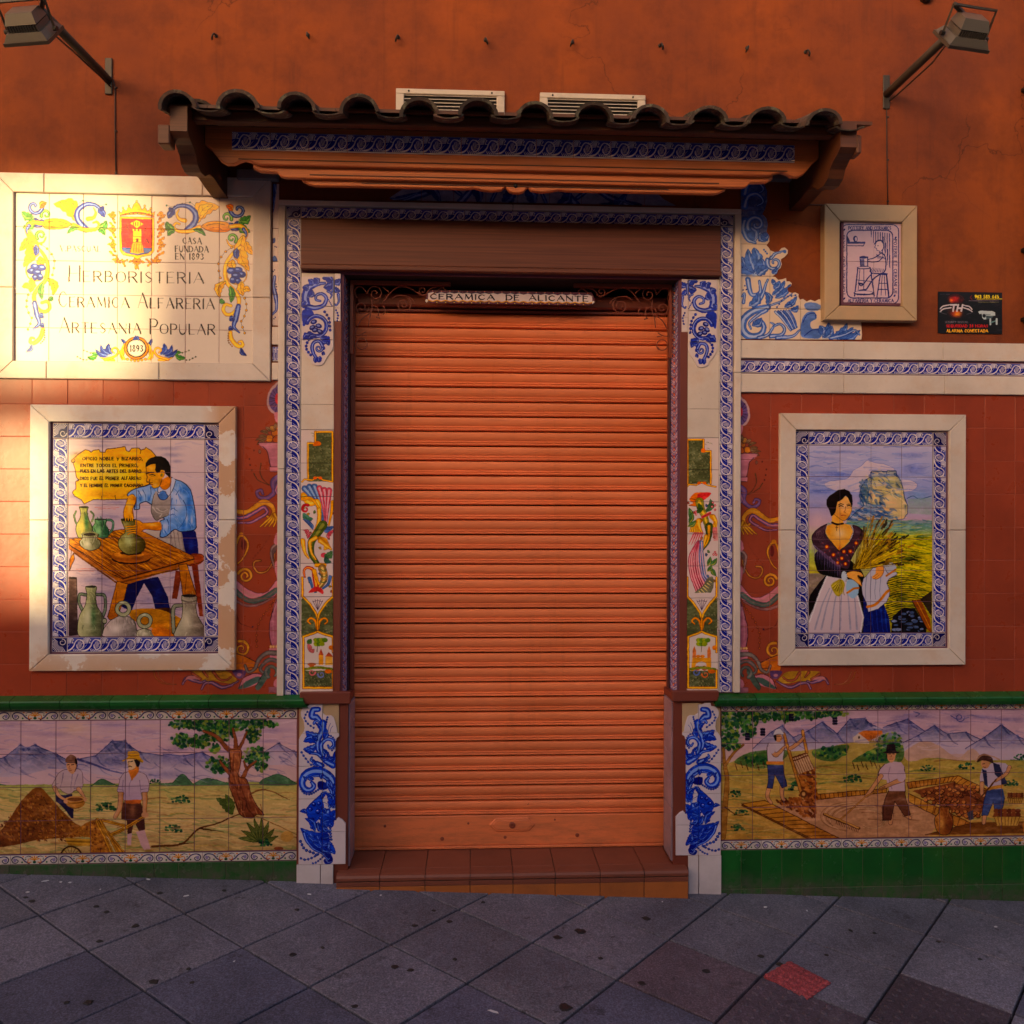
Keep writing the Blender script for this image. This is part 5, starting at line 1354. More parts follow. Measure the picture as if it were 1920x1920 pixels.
    cv.fill([(310,360),(450,350),(470,400),(440,500),(400,540),(350,500),(310,430)],SK);cv.line([(320,385),(350,380)],12,(60,36,30));cv.line([(385,385),(425,378)],12,(60,36,30));cv.line([(355,400),(350,450),(375,452)],6,SKD);cv.line([(350,480),(390,478)],8,(130,60,50));cv.line([(450,360),(468,410),(440,500)],10,(110,60,40))
    cv.fill([(290,340),(290,290),(330,240),(380,215),(450,250),(475,310),(470,370),(440,350),(340,345)],(132,92,74));cv.line([(290,340),(380,352),(460,355)],8,(80,50,44));cv.fill([(440,280),(476,310),(478,370),(450,360)],(50,36,38))
    cv.fill([(280,960),(340,910),(460,895),(570,910),(600,950),(600,1030),(540,1080),(440,1100),(340,1070),(280,1010)],(190,132,62));cv.ell(440,945,155,45,(214,160,100));cv.ell(445,950,130,32,(150,96,60));cv.line([(282,985),(350,1010),(450,1015),(600,985)],7,(110,70,36));cv.line([(340,1060),(440,1095),(540,1075)],6,(110,70,36))
    cv.ell(290,985,36,34,SK);cv.ell(608,950,26,40,SK)
    # heap in front and barrow
    cv.fill([(330,1560),(500,1420),(640,1330),(760,1280),(800,1260),(860,1330),(900,1500),(980,1700),(1000,1830),(700,1830),(700,1580)],(176,116,50))
    for i in range(320):
        x,y=360+rs.rand()*600,1270+rs.rand()*550
        if y < 1560 - (x - 330)*.62 or (x < 700 and y > 1570) or (x > 800 and y < 1270+(x - 800)*1.6): continue
        cv.ell(x,y,14+rs.rand()*16,8+rs.rand()*8,((214,150,60),(120,66,34),(190,120,50))[rs.randint(3)],.7,rs.rand()*90)
    cv.fill([(280,1580),(700,1600),(690,1720),(330,1700)],(186,136,50),sm=False);cv.line([(290,1600),(700,1615)],22,(214,164,64),sm=False);cv.line([(310,1660),(690,1680)],20,(206,156,56),sm=False);cv.line([(290,1635),(695,1650)],7,(90,58,26),sm=False)
    cv.line(spiral(380,1890,170,170,190,.44),26,(84,52,36));cv.line(spiral(380,1890,150,150,190,.44),8,(206,170,80))
    for a in range(200,345,24): cv.line([(380,1890),(380+150*math.cos(R(a)),1890+150*math.sin(R(a)))],7,(110,80,40),sm=False)
    # second man
    cv.fill([(1200,1000),(1520,1000),(1570,1180),(1590,1440),(1500,1490),(1400,1300),(1370,1500),(1300,1520),(1290,1300),(1200,1270)],(120,76,60),sm=False,to=(90,54,46))
    cv.blob(1390,1130,60,110,(190,130,96),.8,0)
    cv.fill([(1290,1520),(1370,1500),(1360,1700),(1300,1710)],(206,166,170),sm=False);cv.fill([(1440,1480),(1580,1450),(1660,1700),(1680,1760),(1580,1790),(1520,1700)],(206,166,170),sm=False)
    for P in ([(1200,800),(1190,950),(1170,1100),(1100,1240)],[(1580,800),(1590,950),(1580,1100),(1590,1180)]): cv.line(P,92,LI,66);cv.line(P,82,SK,58);cv.line([(p[0]+26,p[1]) for p in P],22,(206,130,60),14,a=.6)
    sh=[(1240,520),(1330,500),(1480,500),(1600,550),(1650,680),(1640,820),(1530,840),(1520,960),(1250,970),(1240,840),(1140,820),(1160,700),(1190,590)]
    cv.fill(sh,(204,180,192),to=(196,166,190));cv.line(sh+sh[:1],7,LI,a=.8)
    for L_ in ([(1230,640),(1220,760),(1240,850)],[(1500,640),(1510,760),(1520,860)],[(1360,640),(1330,720),(1330,900)],[(1150,780),(1240,800)],[(1520,790),(1640,770)]): cv.line(L_,13,SHD,4,a=.8)
    cv.fill([(1250,965),(1525,955),(1520,1010),(1370,1025),(1250,1010)],(212,116,56),sm=False)
    cv.fill([(1320,470),(1470,400),(1480,500),(1400,600),(1370,640),(1330,540)],(216,130,50));cv.fill([(1300,300),(1420,280),(1440,400),(1400,450),(1340,470),(1310,440),(1310,400),(1295,350)],(226,190,150));cv.line([(1310,340),(1330,330)],12,(50,30,26));cv.line([(1350,335),(1385,325)],12,(50,30,26));cv.line([(1325,350),(1318,395),(1345,398)],7,SKD);cv.line([(1310,420),(1345,410),(1370,418)],11,(50,30,26))
    cv.fill([(1410,300),(1500,310),(1510,350),(1480,420),(1450,400),(1430,350)],(50,34,34));cv.line([(1310,460),(1360,470),(1440,440)],6,SKD)
    cv.fill([(1210,310),(1300,270),(1310,180),(1340,165),(1440,160),(1490,190),(1500,260),(1560,320),(1540,350),(1440,300),(1300,295),(1230,330)],(220,166,50));cv.line([(1310,230),(1400,240),(1495,225)],14,(170,116,40));cv.line([(1210,315),(1300,285),(1440,290),(1550,345)],7,(120,80,36))
    BR,BRD=(210,150,50),(110,70,30)
    for P,w in (([(810,1290),(1220,1830)],60),([(860,1290),(1150,1830)],36),([(800,1300),(1050,1830)],46),([(900,1290),(1290,1400)],40),([(1040,1530),(1290,1410)],46),([(1290,1400),(1560,1240)],44)):
        cv.line(P,w+10,BRD,sm=False);cv.line(P,w,BR,sm=False);cv.line([(p[0]+w*.2,p[1]) for p in P],w*.25,(140,92,36),sm=False)
    cv.ell(1590,1200,60,50,SK);cv.ell(1250,1420,16,16,(226,190,90))
    for (x,y) in ((1300,1720),(1640,1790)): cv.blob(x,y,90,30,(150,110,50),.7,.3)
def claypit(cv):
    """clay pit landscape on the right"""
    k=1920/660.0
    cv.zoom(1260,1290,k)
    cv.wash(250,110,2500,420,[(0,(200,168,190)),(.6,(214,176,184)),(1,(206,176,160))])
    for (x,y,rx,ry) in ((1350,150,90,20),(1560,160,60,30),(1700,160,90,12),(1840,170,100,14),(1500,210,90,10),(700,230,60,18),(1250,160,60,14),(2100,170,160,16)): cv.blob(x,y,rx,ry,(120,110,160),.55,.35)
    cv.line([(1320,130),(1350,140),(1330,155)],5,(100,96,150));cv.line(spiral(1570,160,26,8,0,1.1),5,(100,96,150));cv.line([(1520,150),(1560,170),(1620,160)],5,(100,96,150))
    mountain(cv,[(440,330),(540,240),(600,205),(660,270),(740,235),(820,185),(900,250),(970,170),(1050,165),(1080,195),(1180,240),(1290,300)])
    mountain(cv,[(1150,215),(1220,190),(1285,170),(1400,250),(1500,290)],(84,84,140));mountain(cv,[(1260,300),(1340,260),(1430,205),(1500,250),(1600,240),(1720,300)]);mountain(cv,[(1600,330),(1700,270),(1795,200),(1880,260),(2000,320),(2200,250),(2400,350)])
    cv.fill([(1180,420),(1290,330),(1370,290),(1450,310),(1560,380),(1640,330),(1790,400),(2500,420),(2500,470),(1180,470)],(206,168,148),.9,n=.15)
    cv.wash(250,410,2500,840,[(0,(176,160,84)),(.3,(206,168,90)),(1,(196,148,74))])
    cv.fill([(250,440),(420,370),(600,350),(820,330),(960,300),(1200,290),(1290,400),(1400,380),(1600,410),(1600,500),(250,500)],(190,162,84),.95,n=.15)
    hill_lines(cv,280,900,400,800,21,34);hill_lines(cv,1250,2400,390,500,22,14);hill_lines(cv,800,1100,420,540,23,10)
    for P in ([(340,400),(430,350),(610,335),(620,380),(500,440),(400,425)],[(770,340),(860,320),(960,310),(950,350),(880,400),(780,380)],[(980,400),(1080,340),(1180,300),(1260,320),(1250,400),(1140,410),(1060,400)]):
        cv.fill(P,(96,122,66),n=.3)
        c_=np.mean(P,0)
        foliage(cv,[(c_[0],c_[1],90,30)],int(c_[0]),70)
    for x in list(range(345,520,30))+list(range(985,1150,24)): cv.line([(x,395+(x % 60)*.5),(x+10,425+(x % 60)*.5)],5,(96,60,40),sm=False)
    foliage(cv,[(1190,300,70,60)],9,90)
    cv.fill([(985,270),(1020,245),(1140,235),(1130,270),(1120,290),(1075,285),(1075,305),(990,300)],(214,190,176),sm=False);cv.fill([(1015,245),(1045,232),(1145,232),(1150,250),(1075,290)],(206,116,50),sm=False)
    for j in range(7): cv.line([(1080+j*9,260+(j % 2)),(1084+j*8,294)],3,(110,66,44),sm=False)
    cv.ell(1020,270,5,8,(80,60,60))
    for x,y,r_ in ((1395,450,30),(1605,440,34),(985,510,40),(340,590,34),(380,690,30),(360,775,34),(700,555,50),(1900,390,30),(1850,530,30)): bush(cv,x,y,r_)
    cv.dabs([(250,420),(2400,420),(2400,830),(250,830)],700,[(150,160,100),(232,196,134),(190,142,96),(130,148,96),(218,178,116)],8,80,4,10,.35,6)
    cv.dabs([(250,120),(2400,120),(2400,330),(250,330)],160,[(230,206,220),(140,128,180),(110,104,160)],8,100,0,8,.3,7)
    # vine at upper left
    cv.scroll([(275,810),(290,640),(300,500),(285,400),(280,330)],34,(176,124,60),(110,70,40),None,14,o=4);cv.scroll([(290,420),(340,350),(390,310)],16,(170,118,60),(110,70,40),None,7,o=4);cv.line([(290,650),(350,690),(420,690)],8,(110,76,44),3)
    foliage(cv,[(300,180,60,60),(400,170,70,60),(320,280,60,60),(500,150,80,34),(620,150,70,34),(740,145,90,26),(880,138,90,18),(420,240,40,30)],8,150)
    for (x,y) in ((412,265),(495,240),(888,180),(650,160)):
        for j in range(9): cv.ell(x+(j % 3 - 1)*8,y - 14+(j // 3)*14,6,7,(40,34,60))
    # pits
    def planks(P,n):
        A,B,C,D=[np.array(p,float) for p in P]
        cv.fill([A,B,C,D],(206,146,60),sm=False,to=(186,120,50))
        for j in range(n+1):
            t=j/n;cv.line([A+(B - A)*t,D+(C - D)*t],4,(116,70,36),sm=False)
        cv.line([A,B],4,(96,56,32),sm=False);cv.line([D,C],4,(96,56,32),sm=False)
    cv.fill([(560,640),(760,600),(1150,570),(1320,610),(1480,700),(1400,810),(900,825),(700,740)],(196,146,110),sm=False)
    for i in range(16): cv.line(arc(980+i*8,700+i*2,170 - i*7,80 - i*3,100+i*20,300+i*14),6,(226,186,150) if i % 2 else (140,96,64),2,a=.5)
    for i in range(10): cv.line([(1000+i*36,640+(i*37) % 110),(1080+i*34,646+(i*37) % 110)],7,(130,82,56),2,a=.5)
    planks([(380,632),(765,824),(925,826),(505,612)],10);cv.line([(382,640),(765,832)],8,(120,72,36),sm=False)
    planks([(785,580),(1170,548),(1170,570),(790,608)],16)
    planks([(1280,515),(1560,478),(1540,510),(1290,548)],12);planks([(1560,478),(1800,590),(1740,600),(1530,512)],9);planks([(1290,575),(1640,740),(1620,790),(1290,620)],10)
    planks([(1380,800),(1640,735),(1910,730),(1910,790)],12);planks([(1910,730),(2500,700),(2500,770),(1910,790)],20)
    cv.fill([(1310,560),(1530,515),(1730,600),(1680,690),(1620,720)],(150,88,52),sm=False)
    rs=np.random.RandomState(12)
    for i in range(140):
        x,y=1340+rs.rand()*340,535+rs.rand()*170
        if y < 575 - (x - 1310)*.25 or y > 580+(x - 1310)*.45: continue
        cv.ell(x,y,13,11,(96,54,36));cv.ell(x - 2,y - 2,10,8,((206,134,70),(170,100,56))[i % 2])
    cv.line([(1540,515),(1540,545),(1700,625)],12,(110,62,40),sm=False)
    # jar
    pot(cv,[(1455,650),(1515,650),(1512,675),(1530,700),(1532,750),(1510,795),(1470,800),(1440,770),(1432,710),(1455,680)],(200,130,60),(130,70,36),(226,166,90));cv.line([(1460,655),(1440,650),(1432,680)],7,(130,76,40));cv.line([(1512,655),(1528,665),(1520,690)],7,(130,76,40))
    # barrow and clay being tipped
    for i in range(160):
        t=rs.rand();x=690+90*rs.rand()+t*10;y=440+t*160
        cv.ell(x,y,9+rs.rand()*8,6+rs.rand()*5,((170,100,44),(120,66,34),(196,124,56))[rs.randint(3)],.85,rs.rand()*90)
    for i in range(260):
        x=560+rs.rand()*220;y=590+rs.rand()*110
        if y > 600+(x - 540)*.55 or y < 620 - (x - 560)*.2: continue
        cv.ell(x,y,9+rs.rand()*8,5+rs.rand()*4,((160,92,44),(116,62,36),(190,118,60))[rs.randint(3)],.85,rs.rand()*90)
    cv.fill([(650,380),(735,350),(775,440),(690,470)],(206,166,130),sm=False)
    for j in range(8): cv.line([(652+j*12,382 - j*4),(690+j*12,468 - j*4)],3,(130,80,50),sm=False)
    cv.line([(650,382),(738,352)],8,(120,66,40),sm=False);cv.line([(650,400),(742,368)],6,(120,66,40),sm=False)
    for P,w in (([(610,250),(660,420),(712,590)],15),([(712,235),(735,350)],15)): cv.line(P,w+4,(110,66,36),sm=False);cv.line(P,w - 2,(200,140,66),sm=False)
    cv.ell(718,578,18,22,(110,66,40));cv.ell(718,578,9,11,(200,150,90))
    SK,SKD,LI=(214,156,112),(150,92,60),(84,56,64)
    # man tipping
    def limb(P,w,w1,c): cv.line(P,w+4,LI,w1+4);cv.line(P,w,c,w1)
    limb([(530,540),(520,590),(540,625)],24,14,SK);limb([(600,540),(600,590),(612,610)],24,14,SK)
    cv.fill([(520,420),(605,420),(612,470),(628,535),(600,545),(575,500),(560,470),(548,548),(520,545),(525,480)],(74,80,130),sm=False);cv.line([(520,420),(525,480),(520,545),(548,548),(560,470),(600,545),(628,535),(612,470),(605,420)],3,(40,40,74),sm=False)
    cv.fill([(525,300),(575,290),(612,300),(605,400),(522,405),(518,340)],(210,190,200),sm=False);cv.line([(525,300),(518,340),(522,405)],3,LI);cv.line([(522,408),(605,408)],17,(214,136,60),sm=False)
    limb([(540,320),(565,365),(615,320)],24,14,SK);limb([(645,330),(690,300),(718,270)],20,14,SK);cv.ell(545,330,20,28,(206,184,196))
    cv.ell(580,270,20,24,SK);cv.line([(570,262),(592,262)],4,(60,36,30));cv.line([(596,262),(602,276),(592,278)],3,SKD);cv.fill([(555,260),(560,235),(585,222),(605,240),(608,252),(575,252)],(214,204,210));cv.line([(556,258),(580,252),(606,254)],4,(110,100,120));cv.fill([(556,262),(568,256),(572,284),(562,286)],(56,36,34))
    # man raking
    limb([(1195,690),(1190,735)],26,20,SK);limb([(1270,690),(1300,708)],22,14,SK)
    cv.fill([(1180,560),(1272,560),(1275,600),(1300,690),(1270,700),(1240,660),(1215,620),(1195,720),(1148,722),(1145,650),(1165,600)],(140,92,64),sm=False,to=(110,66,50));cv.line([(1180,560),(1160,610),(1148,722),(1195,720),(1215,620),(1270,700),(1300,690),(1275,600),(1272,560)],3,(70,44,40),sm=False)
    cv.fill([(1160,415),(1200,402),(1250,405),(1268,430),(1272,500),(1270,562),(1185,562),(1170,500),(1125,492),(1135,440)],(212,180,190),sm=False);cv.line([(1160,415),(1130,450),(1125,492)],4,LI);cv.line([(1268,430),(1272,562)],3,LI);cv.line([(1190,430),(1180,480),(1200,550)],4,(150,120,140),a=.7)
    limb([(1140,480),(1090,550),(1060,590)],24,16,SK);limb([(1255,500),(1200,520),(1140,548)],26,16,SK);cv.ell(1250,478,24,34,(206,176,188))
    cv.line([(1160,540),(1060,590),(920,715)],9,(140,86,50),sm=False);cv.line([(1160,540),(1060,590),(920,715)],4,(206,150,80),sm=False)
    cv.line([(830,688),(1020,765)],16,(110,66,40),sm=False);cv.line([(832,686),(1018,762)],9,(200,146,80),sm=False)
    for j in range(14): cv.line([(900+j*9,722+j*3.6),(896+j*9,740+j*3.6)],3,(90,56,36),sm=False)
    cv.fill([(1172,345),(1220,345),(1218,380),(1205,405),(1186,402),(1172,375)],SK);cv.line([(1180,360),(1192,360)],3,(50,30,26));cv.line([(1202,360),(1213,360)],3,(50,30,26));cv.line([(1195,365),(1194,376)],3,SKD);cv.line([(1186,388),(1206,388)],3,(130,66,50));cv.line([(1172,350),(1172,378)],5,(60,36,30),sm=False)
    cv.fill([(1150,350),(1170,342),(1172,312),(1190,306),(1215,308),(1222,342),(1242,352),(1220,356),(1170,356)],(64,46,44));cv.line([(1172,338),(1222,338)],5,(30,22,22),sm=False)
    # man with hoe
    limb([(1705,690),(1700,735)],24,18,SK);limb([(1780,680),(1790,700)],20,16,SK)
    cv.fill([(1720,550),(1805,550),(1815,600),(1795,680),(1762,680),(1750,620),(1722,695),(1688,695),(1700,620)],(84,96,146),sm=False);cv.line([(1720,550),(1700,620),(1688,695),(1722,695),(1750,620),(1762,680),(1795,680),(1815,600)],3,(40,44,80),sm=False)
    cv.fill([(1690,440),(1750,405),(1820,410),(1842,430),(1830,470),(1800,500),(1795,550),(1722,555),(1705,500),(1680,530),(1680,480)],(200,180,196),sm=False);cv.fill([(1750,405),(1785,420),(1828,520),(1800,530),(1790,500),(1760,470)],(64,64,96),sm=False);cv.fill([(1690,440),(1715,450),(1722,540),(1705,530)],(64,64,96),sm=False);cv.line([(1722,550),(1800,535)],18,(210,150,70),sm=False)
    limb([(1840,430),(1820,470),(1765,505)],20,14,SK);limb([(1690,520),(1690,575),(1700,585)],22,16,SK);
    cv.line([(1765,500),(1690,590),(1630,680)],9,(120,76,44),sm=False);cv.fill([(1610,680),(1640,665),(1645,715),(1620,720)],(90,84,96),sm=False)
    cv.ell(1708,412,24,26,SK);cv.line([(1694,414),(1706,412)],3,(50,30,26));cv.line([(1696,430),(1710,432)],3,(120,60,50));cv.fill([(1665,405),(1670,375),(1705,358),(1745,380),(1750,410),(1725,400),(1690,395)],(90,60,50));cv.line([(1655,400),(1690,366),(1740,370),(1785,390)],8,(196,150,120),a=.8)
    # baskets
    for (x,y,s_) in ((1872,600,1.0),(1826,700,1.7),(2300,640,1.2)):
        cv.fill([(x - 44*s_,y - 6),(x+46*s_,y - 6),(x+34*s_,y+30*s_),(x - 32*s_,y+30*s_)],(206,160,80),sm=False)
        for j in range(8): cv.line([(x - 42*s_+j*12*s_,y - 4),(x - 32*s_+j*9*s_,y+28*s_)],3,(120,80,40),sm=False)
        cv.line([(x - 44*s_,y),(x+46*s_,y)],5,(130,86,44),sm=False)
        for j in range(12): cv.ell(x - 34*s_+(j % 6)*14*s_,y - 10 - (j // 6)*12*s_,9*s_,7*s_,((150,86,50),(120,66,42))[j % 2])
    cv.text('M',1900,765,14,14,3,2,(90,56,40))

# ------------------------------------------------------------------ blue scrollwork (door foot,frieze,heads)
B1,B2,B3=(44,82,190),(22,40,128),(150,176,234)
def foot_scroll(cv,f=None,dark=1.0):
    """crop 540,1300 x5.336"""
    cv.zoom(540,1300,5.336,f)
    b1,b2,b3=B1,B2,B3
    S=lambda P,w,w1=3,mid=None: cv.scroll(P,w*1.35,b1,b2,b3,w1,mid and mid*1.35,o=6)
    L=lambda p,q,w,b=.2,n=3: cv.leaf(p,q,w*1.4,b1,b2,b3,b,n,o=4)
    D=lambda P,r=10,n=None: cv.beads(P,r,(90,116,190),b2,n)
    D([(195,185),(165,245),(195,300),(255,345)],9,7);D([(395,240),(380,310)],9,4)
    cv.line([(400,390),(408,340),(425,300)],3,b2);cv.line([(420,390),(430,350),(450,325)],3,b2)
    S([(300,160),(250,170),(240,230),(285,240),(330,290),(350,330)],34,20,44);S(spiral(290,300,30,8,180,1.0),16,6)
    S([(350,300),(340,380),(300,470),(300,560),(350,620)],50,30);L((300,420),(175,380),34,-.2);L((290,480),(155,480),34,.2);L((280,520),(150,560),34,-.2,4);L((260,590),(180,580),22,.1)
    S([(350,620),(330,520),(380,460),(440,470),(455,520),(420,550),(400,520)],36,14);D([(360,440),(420,420),(465,470),(470,530),(440,570)],9,11)
    L((360,460),(380,350),20,.1);L((440,700),(470,580),20,.1,2);L((430,690),(400,600),20,-.1)
    S([(340,720),(270,690),(230,670),(240,640)],34,12);S([(450,720),(380,680),(300,610),(230,600)],44,14)
    D([(135,590),(160,630),(205,690),(260,740)],10,6)
    # great scroll
    S([(455,1080),(460,960),(430,850),(350,790),(250,780),(170,820),(140,890),(160,950),(215,970),(260,930),(240,895)],40,36,62)
    S([(450,1000),(420,890),(340,830),(260,830),(200,860)],30,8);S([(440,1100),(430,980),(370,900),(310,890)],28,12)
    cv.fill([(300,890),(350,880),(400,930),(380,960),(310,960)],b2);cv.ell(215,920,18,26,(214,206,224),.85)
    D([(130,960),(165,1000),(215,1010),(260,990),(300,965)],10,9)
    L((420,1150),(380,990),34,.25,4);L((450,1150),(470,1050),24,.1)
    # mask/fruit
    cv.fill([(210,1120),(260,1070),(330,1010),(345,1060),(360,1140),(330,1220),(280,1290),(220,1280),(190,1220),(180,1160)],b1);cv.line([(330,1010),(260,1070),(210,1120),(180,1170),(190,1220)],6,b2)
    for (x,y,r_) in ((225,1160,22),(300,1180,26),(260,1110,20),(240,1270,26),(280,1320,24),(310,1100,20),(240,1340,20),(330,1250,22)):
        cv.ell(x,y,r_,r_,b2);cv.ell(x - 3,y - 3,r_*.65,r_*.65,b1);cv.ell(x - 6,y - 7,r_*.3,r_*.2,(214,216,236))
    L((190,1200),(118,1180),16,.2,1);L((400,1250),(470,1170),40,.2,4);L((400,1260),(465,1260),34,.1,4);L((390,1270),(450,1330),34,-.1,4);S([(400,1180),(380,1250),(340,1280),(350,1340),(310,1370)],34,20)
    L((270,1380),(170,1250),26,.2,3);L((260,1390),(125,1350),24,-.2,3)
    cv.fill([(330,1210),(400,1200),(420,1280),(380,1360),(330,1370)],b1,n=.3)
    D([(420,1340),(425,1400),(430,1460)],12,5)
    # tail
    cv.fill([(155,1400),(200,1380),(280,1390),(400,1400),(420,1480),(470,1560),(470,1610),(430,1600),(450,1660),(430,1700),(380,1710),(355,1670),(380,1640),(360,1600),(290,1580),(220,1530),(175,1450)],b1,to=b2,n=.1)
    for j in range(5): cv.line([(190+j*34,1400+j*10),(240+j*30,1480+j*12),(330+j*20,1570+j*8)],9,b3 if j % 2 else b2,3,a=.7)
    S([(160,1400),(190,1480),(260,1560),(340,1600),(400,1660)],20,12);L((420,1490),(475,1600),30,.2,4)
    cv.line([(375,1650),(400,1690),(440,1680)],12,(206,206,230),4,a=.6)
    for (p,q,w) in (((330,380),(280,300),16),((300,470),(240,440),14),((350,560),(410,600),18),((320,640),(400,650),18),((400,640),(460,640),16),((250,660),(300,730),16),((200,830),(260,860),16),((350,800),(330,860),16),((400,860),(440,960),18),((380,980),(340,1060),18),((440,980),(460,900),14),((300,1290),(370,1400),20),((350,1320),(420,1390),20),((200,1420),(320,1470),16),((250,1480),(380,1540),16),((330,1540),(430,1570),16),((420,1120),(466,1110),14),((180,880),(150,830),10),((380,1200),(330,1150),18)): L(p,q,w,.15,3)
    for i in range(26): cv.line([(330+(i*37) % 120,700+i*38),(345+(i*37) % 110,722+i*38),(340+(i*37) % 100,748+i*37)],6,b3 if i % 2 else b2,2,a=.8)
    D([(125,1480),(170,1560),(240,1590),(285,1615)],13,7);D([(130,1650),(180,1665),(250,1640),(300,1610)],11,6);D([(250,1700),(290,1685),(345,1640)],9,5)
def head_scroll(cv,f=None):
    """crop 500,330 x3.84: top of the pilasters"""
    cv.zoom(500,330,3.84,f)
    b1,b2,b3=(56,76,172),(30,38,118),(164,174,224)
    S=lambda P,w,w1=3,mid=None: cv.scroll(P,w*1.3,b1,b2,b3,w1,mid and mid*1.3,o=4)
    L=lambda p,q,w,b=.2,n=3: cv.leaf(p,q,w*1.35,b1,b2,b3,b,n,o=2.6)
    L((480,770),(400,735),22);L((480,780),(410,800),24,-.1);L((480,770),(530,740),20);L((490,800),(530,830),16);S([(480,760),(478,820),(462,850)],16,8)
    S([(300,960),(280,880),(300,810),(360,780),(420,770)],34,12,40);L((300,820),(258,800),20);L((330,790),(300,745),18);L((370,780),(340,735),18);L((300,870),(330,820),20);L((280,900),(262,950),16)
    S([(300,940),(350,950),(410,930),(430,880),(400,848),(360,858),(356,890),(385,900)],26,12);S([(440,830),(470,850),(460,880)],10,5);S([(515,850),(520,900),(500,930),(490,920)],12,6)
    cv.fill([(258,970),(320,965),(340,1000),(300,1040),(270,1080),(258,1060)],b1);cv.line(spiral(360,1080,72,72,-160,.82),30,b2);cv.line(spiral(360,1080,72,72,-160,.82),23,b1);cv.line(spiral(360,1080,76,76,-150,.7),6,b3)
    for (x,y) in ((340,1050),(375,1080),(350,1110),(385,1120),(330,1090)): cv.ell(x,y,24,17,b2,1,x);cv.ell(x - 3,y - 3,13,8,b3,.8,x)
    L((320,1150),(262,1180),22,.2);L((360,1150),(300,1190),14);L((390,1160),(452,1220),22,-.2);L((400,1180),(440,1190),16)
    S([(410,1240),(380,1190),(340,1200),(328,1240),(345,1290),(375,1330)],16,20);S(spiral(375,1240,26,6,0,1.0),14,6);L((360,1300),(352,1345),14,.1,2);L((385,1300),(384,1340),14,.1,2);L((400,1290),(412,1262),10,.1,1)
    cv.beads([(418,978),(450,1030),(458,1110)],9,b1,b2,6);cv.beads([(292,1200),(285,1240),(318,1288)],9,b1,b2,5);cv.beads([(500,965),(515,1000),(508,1045)],6,b1,b2,5);cv.beads([(446,890),(470,935)],4,b1,b2,5)
def frieze(cv):
    """crop 1370,330 x3.491"""
    cv.zoom(1370,330,1920/550.0)
    b1,b2,b3=(98,128,192),(50,74,150),(186,200,230)
    S=lambda P,w,w1=3,mid=None: cv.scroll(P,w*1.3,b1,b2,b3,w1,mid and mid*1.3,o=3.5)
    L=lambda p,q,w,b=.2,n=3: cv.leaf(p,q,w*1.35,b1,b2,b3,b,n,o=2.4)
    cv.fill([(55,20),(240,20),(240,380),(55,380)],(80,100,160),.85,sm=False,n=.3)
    for y in (60,140): S([(90,y+60),(110,y),(170,y - 20),(210,y+30),(170,y+60)],30,8)
    L((150,440),(100,330),34);S([(90,300),(80,350),(110,420),(160,440)],40,10);S(spiral(165,320,60,12,150,1.1),30,14);L((200,400),(245,380),24);L((190,380),(230,430),20)
    L((150,650),(150,470),40,.1,5);L((150,640),(70,530),34,-.2,4);L((160,640),(110,480),26,-.1,4);L((160,640),(200,540),34,.2,4);L((170,650),(245,600),26,-.1)
    cv.beads([(215,485),(235,510)],5,b1,b2,3);cv.blob(100,650,50,20,b1,.6,.3)
    S(spiral(285,570,50,10,200,-1.1),22,10);S([(260,540),(290,510),(350,490)],16,8);L((270,640),(300,600),16);cv.ell(350,495,12,12,b1)
    S([(110,680),(120,740),(140,780),(190,760),(185,690)],26,14);S([(80,830),(90,770),(70,790)],14,8);S([(150,850),(200,790),(230,700),(240,680)],24,10);L((120,850),(180,760),24,.2);L((240,840),(225,760),20)
    for (a,b) in (((265,700),(290,690)),((270,780),(350,690)),((290,800),(390,710)),((280,740),(320,690))): L(a,b,18,.1,4)
    S([(250,850),(330,820),(400,770)],10,4);cv.beads([(300,860),(350,800),(420,780)],5,b1,b2,7);L((350,860),(430,790),16,.1,4)
    for x,y in ((90,720),(80,748),(100,745),(70,560),(75,600),(385,830),(395,845),(375,845),(680,1040),(700,1045),(690,1020)): cv.ell(x,y,5,5,b2)
    # great volute
    S([(240,860),(160,880),(90,930),(75,1000),(120,1050),(190,1040),(215,985),(185,945),(150,960)],30,16,40);S([(230,880),(180,910),(120,960),(130,1000)],20,8);L((140,980),(200,930),20);S([(180,1060),(240,1040),(280,980),(260,960)],18,8)
    for j in range(6): cv.line([(290+j*18,890 - j*2),(330+j*16,930),(390+j*8,1010 - j*4)],17 - j,b2);cv.line([(290+j*18,890 - j*2),(330+j*16,930),(390+j*8,1010 - j*4)],11 - j,b1 if j % 2 else b3)
    S([(260,1050),(330,1040),(350,1000),(320,970),(280,985)],20,10);S([(300,1060),(400,1050),(450,1010)],20,10);L((390,880),(440,850),16)
    cv.fill([(460,960),(490,900),(540,890),(560,930),(520,960),(530,1000),(590,1000),(580,1060),(470,1060),(455,1010)],b1,.9);cv.fill([(480,840),(540,830),(590,850),(570,880),(500,880)],b1,.8)
    cv.line([(470,960),(500,910),(545,900),(555,930)],6,b2);cv.line([(480,1050),(530,1010),(590,1010)],6,b2)
    for (a,b) in (((600,1060),(640,960)),((610,1060),(660,980)),((660,1060),(760,965)),((670,1060),(800,990)),((690,1065),(845,1010)),((600,1040),(580,980))): L(a,b,22,.15,4)
    S([(650,1062),(740,1040),(810,1010),(840,1040)],16,8)
